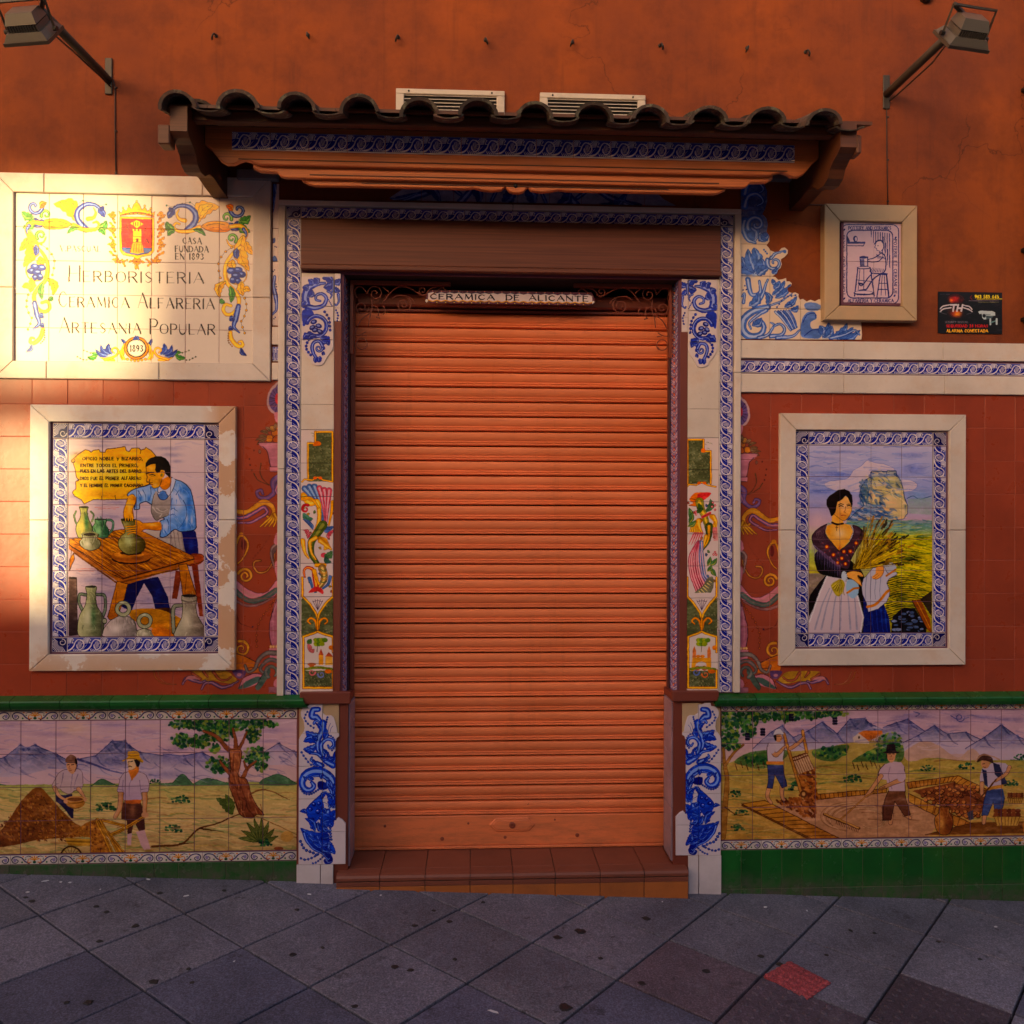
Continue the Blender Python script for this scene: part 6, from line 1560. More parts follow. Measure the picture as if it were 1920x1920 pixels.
# ------------------------------------------------------------------ grotesque column pictures
GD=(104,108,80)
def column(cv,right=False):
    if right: cv.zoom(1240,800,3.692,lambda P: P)
    else: cv.zoom(500,800,3.692)
    SW=1.3
    def fr(P,w=13):
        cv.line(P,w+4,(120,70,26),sm=False);cv.line(P,w,(226,160,40),sm=False);cv.line(P,w*.3,(250,206,90),sm=False)
    def dark(P):
        cv.fill(P,GD,sm=False)
        q=np.array(P);rs=np.random.RandomState(len(P))
        for i in range(70):
            x,y=q[:,0].min()+rs.rand()*np.ptp(q[:,0]),q[:,1].min()+rs.rand()*np.ptp(q[:,1])
            cv.blob(x,y,7,5,(160,154,120),.6,0);cv.line([(x+8,y),(x+14,y+6)],3,(58,62,44),a=.6)
    if not right:
        x0,x1=240,466
        dark([(340,40),(452,40),(452,380),(290,380),(290,115),(340,115)]);fr([(336,36),(456,36),(456,385)],11);fr([(336,36),(336,115),(286,115),(286,370)],11);cv.fill([(320,130),(345,100),(375,110),(370,130)],(226,130,50))
    else:
        x0,x1=172,388
        dark([(185,95),(295,95),(295,170),(345,170),(345,395),(185,395)]);fr([(292,90),(181,90),(181,400)],11);fr([(292,90),(292,170),(342,170),(342,395)],11);cv.ell(290,165,16,16,(226,130,50))
    xc=(x0+x1)/2
    yt=370 if not right else 405
    cv.fill([(x0,yt+12),(x1,yt+12),(x1,1180),(x0,1180)],(224,208,206),sm=False)
    fr([(x0+4,yt+12),(x0+20,yt - 6),(xc - 40,yt),(xc,yt - 20),(xc+40,yt),(x1 - 10,yt+12)],8);cv.ell(xc - 18,yt - 15,14,10,(226,120,50));cv.ell(xc+18,yt - 15,14,10,(226,120,50))
    rs=np.random.RandomState(5+right)
    for i in range(26):
        x,y=x0+14+rs.rand()*(x1 - x0 - 28),yt+50+rs.rand()*740;t_=rs.rand()*360
        cv.leaf((x,y),(x+24*math.cos(R(t_)),y+24*math.sin(R(t_))),9,((110,140,80),(206,110,100),(226,170,60),(110,130,190))[i % 4],(70,70,60),None,.1,1,o=2)
    P_,Bl,Ye,Gr=(206,96,112),(96,124,176),(228,166,44),(96,110,60)
    if not right:
        for j in range(6): cv.scroll([(262+j*34,428 - 14*math.sin(j)),(300+j*26,470),(360+j*12,560),(390+j*5,660)],SW*30,(P_ if j > 2 else Bl),(80,60,90),(226,180,190) if j > 2 else (170,190,220),9,o=3)
        cv.scroll([(255,480),(300,530),(350,520),(365,600),(355,680),(320,750)],SW*34,Ye,(130,80,30),(250,210,110),16,o=3);cv.scroll([(250,500),(310,500),(360,560)],SW*20,Ye,(130,80,30),None,10,o=3);cv.scroll([(455,520),(448,600),(430,680)],SW*16,Ye,(130,80,30),None,10,o=3)
        cv.scroll(spiral(270,570,30,8,-60,-1.0),SW*14,(186,60,70),(110,40,50),None,8,o=3);cv.leaf((250,600),(320,640),SW*18,(84,130,110),(40,70,60),None)
        for s_,cx in ((-1,300),(1,420)):
            for j in range(4): cv.leaf((cx+s_*-20,700+j*4),(cx+s_*(50 - j*14),640+j*8 if s_ < 0 else 690+j*14),13,Bl,(50,60,110),(160,180,220),.1,1);cv.leaf((cx,740),(cx+s_*(46 - j*10),715+j*20),12,P_,(110,50,60),(230,180,180),.1,1)
        cv.scroll([(390,680),(350,740),(310,800),(310,880),(350,950)],SW*44,Gr,(56,60,34),(150,150,80),30,o=4);cv.scroll([(340,770),(300,800),(310,870),(340,920)],SW*20,Ye,(130,80,30),(250,210,110),10,o=3)
        for j in range(5): cv.scroll([(370,775+j*4),(410+j*8,790+j*14),(400+j*10,850 - j*2)],SW*22,Ye,(150,90,30),(250,210,110),9,o=3)
        cv.scroll([(250,790),(262,860),(290,910)],SW*26,Ye,(130,80,30),(250,210,110),10,o=3);cv.ell(395,890,20,17,P_);cv.leaf((400,900),(455,860),SW*20,(96,130,90),(40,70,50),None);cv.leaf((400,905),(448,940),SW*16,(84,120,110),(40,70,60),None)
        cv.line([(345,960),(400,960)],30,Ye,sm=False);cv.line([(345,970),(402,968)],3,(110,60,24),sm=False)
        cv.scroll([(385,980),(400,1040),(380,1090),(340,1130)],SW*40,(150,120,80),(70,60,40),(226,200,130),26,o=3)
        for j in range(5): cv.line([(372,985+j*22),(398,1000+j*20),(415,985+j*22)],5,((90,110,70),(206,150,60))[j % 2])
        cv.scroll([(345,1110),(330,1040),(320,990),(280,975),(258,1000),(265,1040)],SW*24,(206,80,60),(110,50,40),(240,180,90),10,o=3);cv.scroll([(330,1000),(345,1050),(360,1090)],SW*22,Ye,(130,80,30),None,12,o=3)
        cv.scroll([(295,1050),(310,1090),(320,1130)],SW*16,Bl,(50,60,110),None,10,o=3);cv.scroll([(440,1040),(425,1090),(390,1120)],SW*16,Bl,(50,60,110),None,10,o=3);cv.fill([(290,1150),(330,1110),(380,1120),(395,1160),(350,1140)],(206,76,76))
    else:
        cv.fill([(195,500),(230,460),(290,455),(340,465),(310,500),(260,520),(250,550),(190,545),(220,530),(200,515)],(222,130,50));cv.fill([(250,470),(300,455),(345,462),(300,505),(260,512)],(206,70,70));cv.line([(195,500),(230,505),(260,520),(250,550),(190,545)],4,(120,66,30))
        cv.scroll([(265,520),(275,570),(300,620),(320,700)],SW*44,(150,140,60),(70,66,40),(226,190,80),34,o=3);cv.leaf((250,600),(260,530),SW*18,(84,110,60),(50,60,40),None);cv.leaf((310,590),(340,500),SW*18,(90,120,90),(50,60,40),None);cv.line([(285,625),(335,600)],20,(206,90,90),sm=False);cv.line([(285,625),(335,600)],4,(130,50,60),sm=False)
        for j in range(7): cv.scroll([(270 - j*2,650),(225 - j*2+j*8,670+j*3),(200+j*14,725+j*2)],SW*24,Ye,(140,86,30),(250,210,110),11,o=3)
        for j in range(3): cv.scroll([(345+j*8,620),(370+j*5,660),(350+j*14,700)],SW*20,Ye,(140,86,30),(250,210,110),9,o=3)
        for j in range(5): cv.line([(230+j*14,735),(190+j*18,815)],11,(206,110,120),4);cv.line([(355+j*7,700),(365+j*6,790)],8,(206,130,130),3)
        cv.scroll([(330,690),(325,780),(280,860)],SW*40,(90,100,60),(50,56,40),Ye,16,o=3);cv.scroll([(310,760),(290,830)],SW*20,Ye,(140,86,30),(250,210,110),8,o=3)
        for j in range(7):
            c_=(P_,(226,140,150),P_,(190,80,100),(226,150,160),Bl,(120,150,190))[j]
            cv.scroll([(255+j*4,800),(200+j*14,900),(205+j*16,1020),(250+j*12,1150 - j*16)],SW*17,c_,(90,50,80),(236,196,200),15,o=2)
        cv.fill([(230,1150),(290,1100),(320,1050),(355,1040),(362,1100),(330,1170),(280,1195),(240,1185)],(130,128,110))
        for j in range(6): cv.line([(262+j*14,1140 - j*14),(300+j*10,1180 - j*20)],8,(226,210,150),3)
        for (a,b) in (((200,640),(190,560)),((190,670),(215,590)),((185,690),(240,650)),((320,960),(340,900)),((340,960),(385,910)),((350,980),(380,1035)),((320,1000),(350,960))): cv.leaf(a,b,17,(96,130,84),(40,74,50),(200,180,80),.1,1)
        for (x,y) in ((355,525),(370,545),(350,555),(372,575),(238,590),(240,608),(372,870),(380,885),(362,885)): cv.ell(x,y,8,8,(190,70,80));cv.ell(x,y,4,4,(240,200,200))
        cv.leaf((215,1160),(225,1210),SW*12,(150,110,60),(90,60,30),None,.1,1)
    dark([(x0,1190),(x1,1190),(x1,1460),(x0,1460)])
    cv.fill([(x0,1040),(x0,1185),(xc,1320),(x1,1185),(x1,1040)],(224,208,206),sm=False) if False else None
    cv.fill([(x0+10,1150),(x1 - 8,1150),(x1 - 8,1180),(xc+60,1230),(xc+8,1310),(xc - 8,1310),(xc - 60,1230),(x0+10,1180)],(224,208,206),sm=False)
    if not right: cv.fill([(290,1150),(330,1120),(380,1125),(390,1160),(350,1140)],(206,76,76))
    fr([(x0+8,1045),(x0+8,1175),(xc - 55,1225),(xc - 12,1290),(xc,1330)]);fr([(x1 - 6,1045),(x1 - 6,1175),(xc+55,1225),(xc+12,1290),(xc,1330)])
    for s_ in (-1,1): cv.scroll([(xc,1400),(xc+s_*14,1350),(xc+s_*45,1325),(xc+s_*68,1345),(xc+s_*50,1365)],SW*14,(226,150,40),(120,70,26),None,8,o=4)
    cv.line([(xc,1330),(xc,1420)],14,(120,70,26),sm=False);cv.line([(xc,1330),(xc,1420)],9,(226,160,40),sm=False)
    for j in range(5): a=R(-90+(j - 2)*14);cv.line([(xc,1270),(xc+75*math.cos(a),1270+75*math.sin(a))],2.5,(70,50,80),sm=False)
    cv.line([(xc - 34,1212),(xc,1206),(xc+34,1212)],2.5,(70,50,80))
    cv.fill([(x0+14,1455),(xc - 30,1430),(xc,1420),(xc+30,1430),(x1 - 6,1455),(x1 - 6,1700),(x0+14,1700)],(226,212,208),sm=False)
    dark([(x0+20,1690),(x1 - 16,1690),(x1 - 16,1800),(x0+20,1800)])
    # little house or bridge under a tree
    for j in range(7): cv.ell(xc - 20+(j % 4)*20 - (0 if right else -10),1478+(j // 4)*26,20,16,((150,160,50),(110,140,56))[j % 2])
    cv.line([(xc,1500),(xc - 4,1560)],3,(90,80,50))
    if right:
        cv.fill([(215,1600),(345,1600),(345,1690),(320,1690),(310,1640),(280,1625),(240,1640),(230,1690),(205,1690)],(226,166,70),sm=False)
        for x in (228,330): cv.fill([(x - 12,1600),(x - 12,1550),(x,1518),(x+12,1550),(x+12,1600)],(206,130,80),sm=False)
        for x in (255,285): cv.ell(x,1590,16,10,(220,140,60))
        for x in (250,300): cv.ell(x,1672,20,16,(190,110,90))
    else:
        cv.fill([(360,1650),(360,1580),(375,1540),(392,1580),(392,1650)],(220,160,70),sm=False);cv.fill([(405,1650),(408,1590),(430,1565),(455,1590),(455,1650)],(226,180,100),sm=False);cv.fill([(358,1582),(376,1538),(394,1582)],(180,90,60),sm=False);cv.fill([(404,1592),(430,1560),(458,1592)],(190,100,70),sm=False)
        cv.ell(312,1645,30,10,(206,130,90));cv.fill([(290,1645),(334,1645),(326,1665),(298,1665)],(196,120,80),sm=False);cv.leaf((300,1560),(282,1500),SW*12,(206,130,130),(120,70,70),None,.1,1);cv.leaf((300,1560),(330,1540),SW*12,(206,130,130),(120,70,70),None,.1,1);cv.leaf((280,1500),(310,1470),SW*14,(90,120,70),(50,70,40),None,.1,1)
    cv.line([(x0+20,1680),(xc,1668),(x1 - 16,1680)],18,(130,140,56),n=.3)
    cv.scroll(spiral(xc - 40,1700,24,6,0,1.0),SW*10,(206,130,130) if not right else (120,140,190),(100,60,60),None,5,o=2);cv.scroll(spiral(xc+25,1715,24,6,180,-1.0),SW*10,(140,150,190) if not right else (206,130,80),(80,70,100),None,5,o=2);cv.ell(x1 - 40,1695,26,14,(206,120,50));
    fr([(xc,1418),(xc - 30,1432),(x0+14,1455),(x0+14,1808),(x1 - 6,1808),(x1 - 6,1690)]);fr([(xc,1418),(xc+30,1432),(x1 - 6,1455),(x1 - 6,1560)]);cv.ell(x1 - 20,1530,16,16,(214,130,50))

# ------------------------------------------------------------------ ornament painted on the terracotta tiles
def grotesque(cv,f=None):
    """crop 440,700 x3.147"""
    cv.zoom(440,700,3.1475,f)
    PK,PU,GY,OC,DK,GR2=(206,146,158),(122,100,146),(132,122,118),(204,146,66),(66,42,52),(98,116,110)
    cv.fill([(262,60),(230,70),(205,100),(190,140),(190,190),(210,225),(240,240),(262,240)],(196,168,170));cv.fill([(262,72),(235,85),(215,110),(203,145),(203,185),(222,215),(262,232)],PU)
    for a in range(110,260,20): cv.line([(262,155),(262+60*math.cos(R(a)),155+75*math.sin(R(a)))],3,DK,sm=False,a=.7)
    cv.ell(252,150,16,32,(196,70,84));cv.fill([(235,235),(262,235),(262,290),(240,280)],PK)
    for (x,y,rx,c) in ((240,350,22,(176,116,60)),(205,385,22,(190,130,60)),(250,390,24,(170,100,50)),(225,325,18,(160,120,70)),(255,320,16,(184,120,60))): cv.ell(x,y,rx+3,rx+1,DK);cv.ell(x,y,rx,rx - 2,c)
    for (a,b) in (((190,390),(120,395)),((190,380),(140,370)),((200,360),(150,340)),((210,345),(180,320)),((180,400),(130,420)),((235,330),(240,292))): cv.leaf(a,b,12,(140,116,90),(80,56,50),None,.1,2,o=2)
    cv.fill([(140,408),(262,408),(262,432),(150,430)],(186,134,144),sm=False);cv.line([(140,408),(262,408)],3,DK,sm=False)
    cv.fill([(160,432),(262,432),(262,550),(215,550),(205,520),(198,480),(180,450)],(180,128,142));cv.line([(165,432),(190,460),(200,500),(212,555)],4,DK);cv.fill([(205,552),(262,552),(262,580),(208,580)],PK,sm=False);cv.line([(205,552),(262,552)],3,DK,sm=False);cv.line([(208,580),(262,580)],4,DK,sm=False)
    cv.leaf((150,450),(150,475),8,(176,140,120),DK,None,.1,1,o=2)
    for (P) in ([(110,590),(140,630),(200,660)],[(155,530),(150,590),(180,640),(215,665)]): cv.line(P,7,(120,96,60),4);cv.line(P,2.5,DK,2)
    for x,y in ((86,505),(90,540),(98,570),(112,455)): cv.ell(x,y,5,6,(100,40,30))
    cv.scroll([(262,610),(225,640),(230,700),(190,735),(145,730),(130,700),(155,690),(165,712)],34,PU,DK,(150,116,150),12,o=4);cv.scroll([(262,640),(240,690),(262,720)],26,PU,DK,PK,10,o=3)
    cv.scroll([(0,810),(70,820),(120,790),(170,760),(215,780),(230,820),(205,850),(180,830)],24,OC,DK,(206,160,80),10,mid=34,o=4)
    cv.scroll([(0,850),(60,850),(120,820),(170,790),(190,820),(150,850),(90,880),(20,880)],22,PU,DK,PK,10,o=4)
    for j in range(5): cv.scroll([(235,830),(200+j*14,860+j*4),(150+j*26,905)],17,(190,140,50),(110,70,36),(216,180,90),7,o=3)
    # scrolls near the frame
    cv.scroll([(0,1060),(10,1000),(30,960),(60,970),(78,1020),(50,1090),(20,1120)],18,OC,DK,(206,160,80),8,o=4);cv.ell(38,950,16,12,OC)
    cv.ell(50,1010,14,34,(120,60,60));
    cv.scroll(spiral(62,1195,44,8,200,1.6,30),17,OC,DK,(206,160,80),10,o=4)
    cv.scroll([(150,1105),(118,1110),(112,1140),(140,1175),(190,1165),(225,1110),(240,1050)],12,(166,116,60),DK,(200,150,90),8,o=4)
    for j in range(5): cv.scroll([(262,1000),(240 - j*6,1040),(215+j*4,1090+j*14)],18,(140,120,116),DK,(176,150,150),8,o=2)
    cv.fill([(262,940),(240,950),(230,1000),(262,1010)],PK);cv.beads([(205,960),(160,1030),(110,1090)],3,(176,110,90),(130,60,44),9)
    cv.fill([(262,1110),(236,1120),(245,1200),(262,1230)],PK)
    # drapery
    cv.scroll([(0,1240),(60,1290),(130,1320),(200,1310),(262,1240)],40,PK,DK,(196,146,150),50,mid=46,o=4);cv.scroll([(0,1280),(80,1340),(160,1330),(240,1280)],26,GR2,DK,GY,30,o=3);cv.scroll([(0,1340),(70,1370),(150,1360),(230,1320)],16,(150,116,116),DK,None,10,o=3)
    cv.beads([(250,1320),(210,1370),(160,1440),(130,1520),(130,1610)],7,(176,106,60),(110,60,40),11);cv.line([(0,1400),(30,1470),(100,1500)],6,(110,50,40),3);cv.ell(104,1494,6,6,(60,40,80))
    # baluster
    cv.fill([(262,1320),(240,1340),(222,1400),(206,1470),(204,1540),(215,1600),(262,1600)],(180,124,140));cv.line([(250,1325),(225,1400),(206,1470),(204,1540),(215,1600)],4,DK);cv.line([(240,1360),(226,1450),(228,1560)],12,(200,156,166),6,a=.6)
    for x in (212,228,246,260): cv.ell(x,1612,8,9,(214,170,120));cv.ell(x,1612,5,5,(226,196,150))
    cv.fill([(200,1622),(262,1622),(262,1700),(206,1680)],PK,sm=False)
    # feet
    cv.scroll(spiral(40,1625,48,8,250,1.4,28),18,OC,DK,(206,160,80),10,o=4)
    cv.fill([(0,1650),(40,1660),(100,1690),(150,1720),(140,1760),(60,1770),(0,1750)],(196,124,56));cv.line([(0,1650),(60,1670),(140,1710)],4,DK);cv.line([(60,1735),(140,1735)],3,DK)
    cv.scroll([(250,1650),(190,1650),(140,1690),(120,1740),(80,1760),(60,1720)],26,GY,DK,(150,140,136),12,o=4);cv.scroll([(255,1700),(200,1690),(150,1740),(180,1780)],26,GR2,DK,(150,120,126),12,o=3)
    cv.fill([(20,1860),(50,1800),(110,1770),(160,1780),(150,1820),(90,1850)],PK);cv.line([(20,1860),(50,1800),(110,1770),(165,1780)],4,DK);cv.fill([(20,1860),(80,1850),(150,1810),(140,1790),(80,1810)],GR2);cv.fill([(120,1850),(150,1800),(200,1720),(210,1760),(180,1820),(140,1870)],(92,106,98));cv.line([(120,1850),(150,1800),(200,1720)],3,DK)
    cv.scroll(spiral(215,1760,34,30,120,.8),22,GR2,DK,GY,12,o=3);cv.fill([(200,1850),(262,1850),(262,1885),(200,1885)],(160,116,130),sm=False);cv.fill([(262,1800),(235,1810),(230,1845),(262,1850)],PK)
    # lower run of leaves beside the frame foot (crop 270,1240 x6.62)
    cv.zoom(270,1240,1920/290.0,f)
    cv.fill([(600,115),(1000,115),(1100,180),(1150,230),(1080,270),(960,260),(860,240),(740,250),(690,200)],(176,140,66))
    for P in ([(600,150),(680,200),(710,215)],[(740,125),(790,190)],[(860,130),(930,220),(1020,230),(1080,190)]): cv.scroll(P,36,(150,86,66),DK,(176,116,90),16,o=6)
    cv.scroll([(480,280),(520,210),(600,230),(700,260),(760,240)],24,(104,86,122),DK,(180,140,156),22,mid=44,o=7)
    cv.scroll([(715,340),(760,270),(850,270),(960,320),(1060,300),(1170,240)],22,(104,86,122),DK,(180,140,156),16,mid=44,o=7)
    cv.fill([(490,240),(540,180),(620,180),(700,230),(620,220),(540,220)],(186,136,140));cv.line([(485,250),(540,180),(620,178)],5,DK)
    cv.fill([(1100,110),(1260,110),(1240,190),(1180,215),(1130,180)],(110,84,120));cv.ell(1180,165,30,20,(190,140,150))
    cv.scroll([(120,120),(150,200),(230,270),(400,285)],16,(160,110,66),(110,60,40),None,3,o=5);cv.scroll([(170,120),(200,200),(280,270),(400,280)],8,(190,150,120),(110,60,40),None,3,o=3)

# ------------------------------------------------------------------ small framed potter and the alarm plate
def small_potter(cv):
    cv.zoom(1370,330,1920/550.0)
    I=(52,56,112)
    def rr(x0,y0,x1,y1,r_):
        P=[]
        for cx,cy,a in ((x1 - r_,y0+r_,-90),(x1 - r_,y1 - r_,0),(x0+r_,y1 - r_,90),(x0+r_,y0+r_,180)):
            P += arc(cx,cy,r_,r_,a,a+90,6)
        return P+P[:1]
    cv.line(rr(722,318,1100,836,44),6,I,sm=False);cv.line(rr(760,355,1062,798,40),7,I,sm=False)
    for txt,x0,x1,y in (('POTTERY AND CERAMICS',772,1050,351),('ALFARERIA Y CERAMICA',768,1066,826)): fit_text(cv,txt,x0,x1,y,21,4.2,2.8,I)
    # texts up the sides
    g=cv.f
    def rotated(txt,x,y0,y1,h,cw):
        """letters reading upwards (cw False) or downwards (cw True) along x"""
        Z0=g
        if cw: cv.f=lambda P: Z0(np.stack([x - P[:,1],P[:,0]],1))
        else: cv.f=lambda P: Z0(np.stack([x+P[:,1],-P[:,0]],1))
        if cw: fit_text(cv,txt,y0,y1,0,h,4,2.4,I)
        else: fit_text(cv,txt,-y1,-y0,0,h,4,2.4,I)
        cv.f=Z0
    rotated('TOPFEREI UND KERAMIK',748,375,780,18,False)
    rotated('POTERIE ET CERAMIQUE',1070,415,770,18,True)
    for (x,y) in ((744,352),(1080,404),(744,802),(1074,782)): cv.ell(x,y,5,9,I,1,30)
    for j in range(9): cv.line([(920+j*15,362+j*2),(920+j*15,400+j*24+(j % 2)*12)],6,I,3,sm=False)
    for j in range(4): cv.line([(1000+j*14,400+j*40),(1000+j*14,450+j*50)],7,I,4,sm=False)
    cv.fill([(765,430),(880,430),(880,443),(765,443)],I,sm=False);cv.line([(765,456),(868,458)],5,I);cv.line([(880,436),(866,460)],5,I);cv.ell(816,412,15,21,I);cv.ell(820,412,7,13,(206,190,206));cv.fill([(763,430),(763,390),(775,410),(780,430)],I,sm=False)
    cv.fill([(945,445),(960,425),(985,425),(1000,440),(998,480),(980,492),(960,485),(950,470)],(214,196,204));cv.line([(945,445),(960,425),(985,422),(1000,440)],9,I);cv.line([(950,450),(944,468),(956,474),(958,486),(978,492)],4,I);cv.line([(1000,440),(1002,470),(990,490)],6,I);cv.line([(962,456),(968,456)],4,I)
    cv.line([(975,500),(1008,520),(1016,560),(1014,610),(990,636),(930,636),(912,622)],7,I);cv.line([(990,500),(950,530),(895,548)],6,I);cv.line([(1000,530),(960,560),(900,560)],6,I)
    for j in range(7): cv.line([(955+j*8,512+j*4),(965+j*7,540)],4,I,2)
    for j in range(9): cv.line([(915+j*11,628),(930+j*9,600+j)],4,I,2)
    cv.line([(930,636),(905,660),(862,715),(842,712)],7,I);cv.line([(985,636),(930,680),(885,745),(845,752)],8,I);cv.line([(845,750),(880,745)],12,I);cv.line([(838,702),(862,706)],11,I)
    cv.fill([(846,530),(895,530),(900,550),(896,590),(850,592)],(206,190,204),sm=False);cv.line([(846,530),(852,592),(898,590),(896,530),(846,530)],6,I,sm=False);cv.ell(870,532,25,9,I)
    for j in range(5): cv.line([(852+j*5,545),(856+j*5,588)],3.5,I,sm=False)
    cv.ell(872,600,46,10,I);cv.ell(872,598,38,6,(206,190,204));cv.line([(832,606),(812,785)],8,I,sm=False);cv.line([(846,606),(832,780)],4,I,sm=False);cv.line([(915,606),(940,785)],8,I,sm=False);cv.line([(872,606),(872,780)],4,I,sm=False);cv.line([(825,680),(925,690)],4,I,sm=False);cv.ell(870,765,66,16,I);cv.ell(870,762,58,11,(206,190,204));cv.line([(810,770),(940,775)],4,I)
    cv.ell(1000,640,30,8,I);cv.line([(980,645),(958,790)],7,I,sm=False);cv.line([(1020,645),(1036,790)],10,I,sm=False);cv.line([(992,650),(985,780)],4,I,sm=False);cv.line([(1005,650),(1014,780)],4,I,sm=False);cv.line([(968,742),(1030,742)],6,I,sm=False);cv.line([(972,702),(1024,702)],4,I,sm=False)
def alarm(cv):
    cv.zoom(1740,530,12.0)
    cv.wash(200,200,1680,1160,[(0,(32,26,34)),(1,(28,26,32))])
    cv.blob(610,370,150,110,(190,50,34),.95,.2);cv.blob(520,400,60,60,(236,130,40),.9,.2);cv.blob(760,400,50,50,(120,40,40),.8,.2);cv.blob(620,690,160,100,(190,80,30),.95,.15);cv.blob(660,700,90,60,(240,170,40),.95,.1);cv.blob(600,520,170,50,(50,20,40),.8,0)
    cv.line(arc(620,450,200,190,200,340),8,(150,60,44),a=.5)
    Wc=(206,200,206)
    for P in ([(275,590),(340,530),(485,500)],[(275,655),(350,590),(520,565)],[(805,505),(930,540),(990,600)],[(795,565),(920,600),(995,655)]): cv.line(P,26,Wc,26,mid=30)
    cv.line([(275,650),(330,690),(420,710)],9,(130,124,130));cv.line([(995,650),(960,690),(870,710)],9,(130,124,130))
    for P in ([(510,500),(640,500)],[(585,500),(565,640)],[(680,500),(650,640)],[(780,500),(750,640)],[(670,575),(760,575)]): cv.line(P,42,Wc,sm=False)
    fit_text(cv,'963 585 645',1060,1585,345,62,22,15,(226,206,40))
    cv.line([(1100,370),(1670,366)],14,(220,200,40),sm=False);cv.line([(920,408),(1590,408)],14,(130,118,130),sm=False);cv.line([(1130,440),(1590,440)],14,(120,116,84),sm=False);cv.line([(985,290),(955,330),(990,380)],22,(120,30,36))
    fit_text(cv,'SECURITY SYSTEMS',385,900,908,40,11,8,(120,112,120))
    fit_text(cv,'SEGURIDAD 24 HORAS',415,1345,1003,56,20,15,(176,34,44));fit_text(cv,'ALARMA CONECTADA',420,1350,1113,58,21,15,(232,176,50))
    for a,b in ((280,370),(405,490)): cv.line([(a,260),(b,260)],12,(130,124,130),sm=False,a=.7)
    g1,g2=(190,200,204),(90,104,110)
    cv.fill([(1130,650),(1180,630),(1450,640),(1510,670),(1515,740),(1400,750),(1380,820),(1260,830),(1220,790),(1210,700),(1160,710)],g1,sm=False);cv.ell(1262,745,36,45,(60,66,74));cv.ell(1262,745,18,24,(20,24,30));cv.fill([(1300,740),(1480,745),(1420,820),(1310,825)],g2,sm=False);cv.line([(1300,715),(1400,715)],12,g2,sm=False)
    cv.line([(1405,820),(1405,940)],44,g1,40,sm=False);cv.line([(1420,900),(1520,860)],30,(120,150,150),sm=False);cv.line([(1545,820),(1545,930)],46,g1,sm=False)
def door_sign(cv):
    """the strip over the door, in millimetres"""
    cv.local()
    w,h=(cv.x1 - cv.x0)*1000,(cv.z1 - cv.z0)*1000
    g=cv.f
    cv.f=lambda P: g(np.stack([P[:,0],h - P[:,1]],1))
    cv.fill([(0,0),(w,0),(w,h),(0,h)],(96,52,70),sm=False)
    n=19
    for j in range(n):
        x0=14+j*(w - 28)/n;d=(w - 28)/n
        cv.fill([(x0 - 1,14),(x0+d/2,9),(x0+d+1,14),(x0+d+1,h - 15),(x0+d/2,h - 10),(x0 - 1,h - 15)],(210,200,206),sm=False)
        cv.line([(x0,h - 14),(x0+d/2,h - 8),(x0+d,h - 14)],4.5,(196,150,60),sm=False);cv.line([(x0,13),(x0+d/2,8),(x0+d,13)],3,(70,50,90),sm=False)
        cv.ell(x0+d/2,4,3,2.5,(190,120,110));cv.ell(x0,h - 4,3,2.5,(190,170,90))
    cv.ell(7,h - 10,6,7,(220,214,210));cv.ell(w - 8,h - 12,6,8,(220,214,210))
    fit_text(cv,'CERAMICA',24,w*.405,h - 19,h - 37,6.4,3.2,(40,30,44));fit_text(cv,'DE',w*.475,w*.55,h - 19,h - 37,6.4,3.2,(40,30,44));fit_text(cv,'ALICANTE',w*.61,w - 32,h - 19,h - 37,6.4,3.2,(40,30,44))
def crest_blue(cv):
    cv.zoom(280,150,1920/700.0)
    b1,b2,b3=(70,84,140),(40,50,100),(150,160,196)
    for s_ in (-1,1):
        q=lambda x,y: (1900+s_*x,y+s_*x*.03)
        cv.scroll([q(620,640),q(480,600),q(380,550),q(300,600)],40,b1,b2,b3,20);cv.scroll([q(300,640),q(220,560),q(120,560),q(140,630)],36,b1,b2,b3,16);cv.leaf(q(400,640),q(560,560),30,b1,b2,b3);cv.leaf(q(80,640),q(30,550),34,b1,b2,b3,.1,4);cv.leaf(q(200,640),q(260,550),30,b1,b2,b3)
        cv.scroll([q(700,640),q(600,630),q(520,600)],20,b1,b2,b3,8)

# ================================================================== THE PLACE
# ------------------------------------------------------------------ ground
bed = MB()
g = 60.0
bed.add([(x, y, ground_z(max(-8, min(8, x)), max(-9, min(1, y))) - .03) for y in (-g, -9, 1, g) for x in (-g, -8, 8, g)],
        [(j * 4 + i, j * 4 + i + 1, j * 4 + i + 5, j * 4 + i + 4) for j in range(3) for i in range(3)])
ground = bed.build('ground', None, M_BED, loc=(0, 0, 0)); ground['kind'] = 'structure'
pave = bpy.data.objects.new('pavement', None); pave.location = (0, -1.0, 0); link(pave); pave['kind'] = 'structure'
LA, LY, LT, LS, LS2 = -1.1247, -0.2854, 0.0754, 0.5361, 0.4961
def lat(a, r):
    x = LA + a * LS * math.cos(LT) + r * LS2 / 2 * math.sin(LT)
    y = LY + a * LS * math.sin(LT) - r * LS2 / 2 * math.cos(LT)
    return x, y
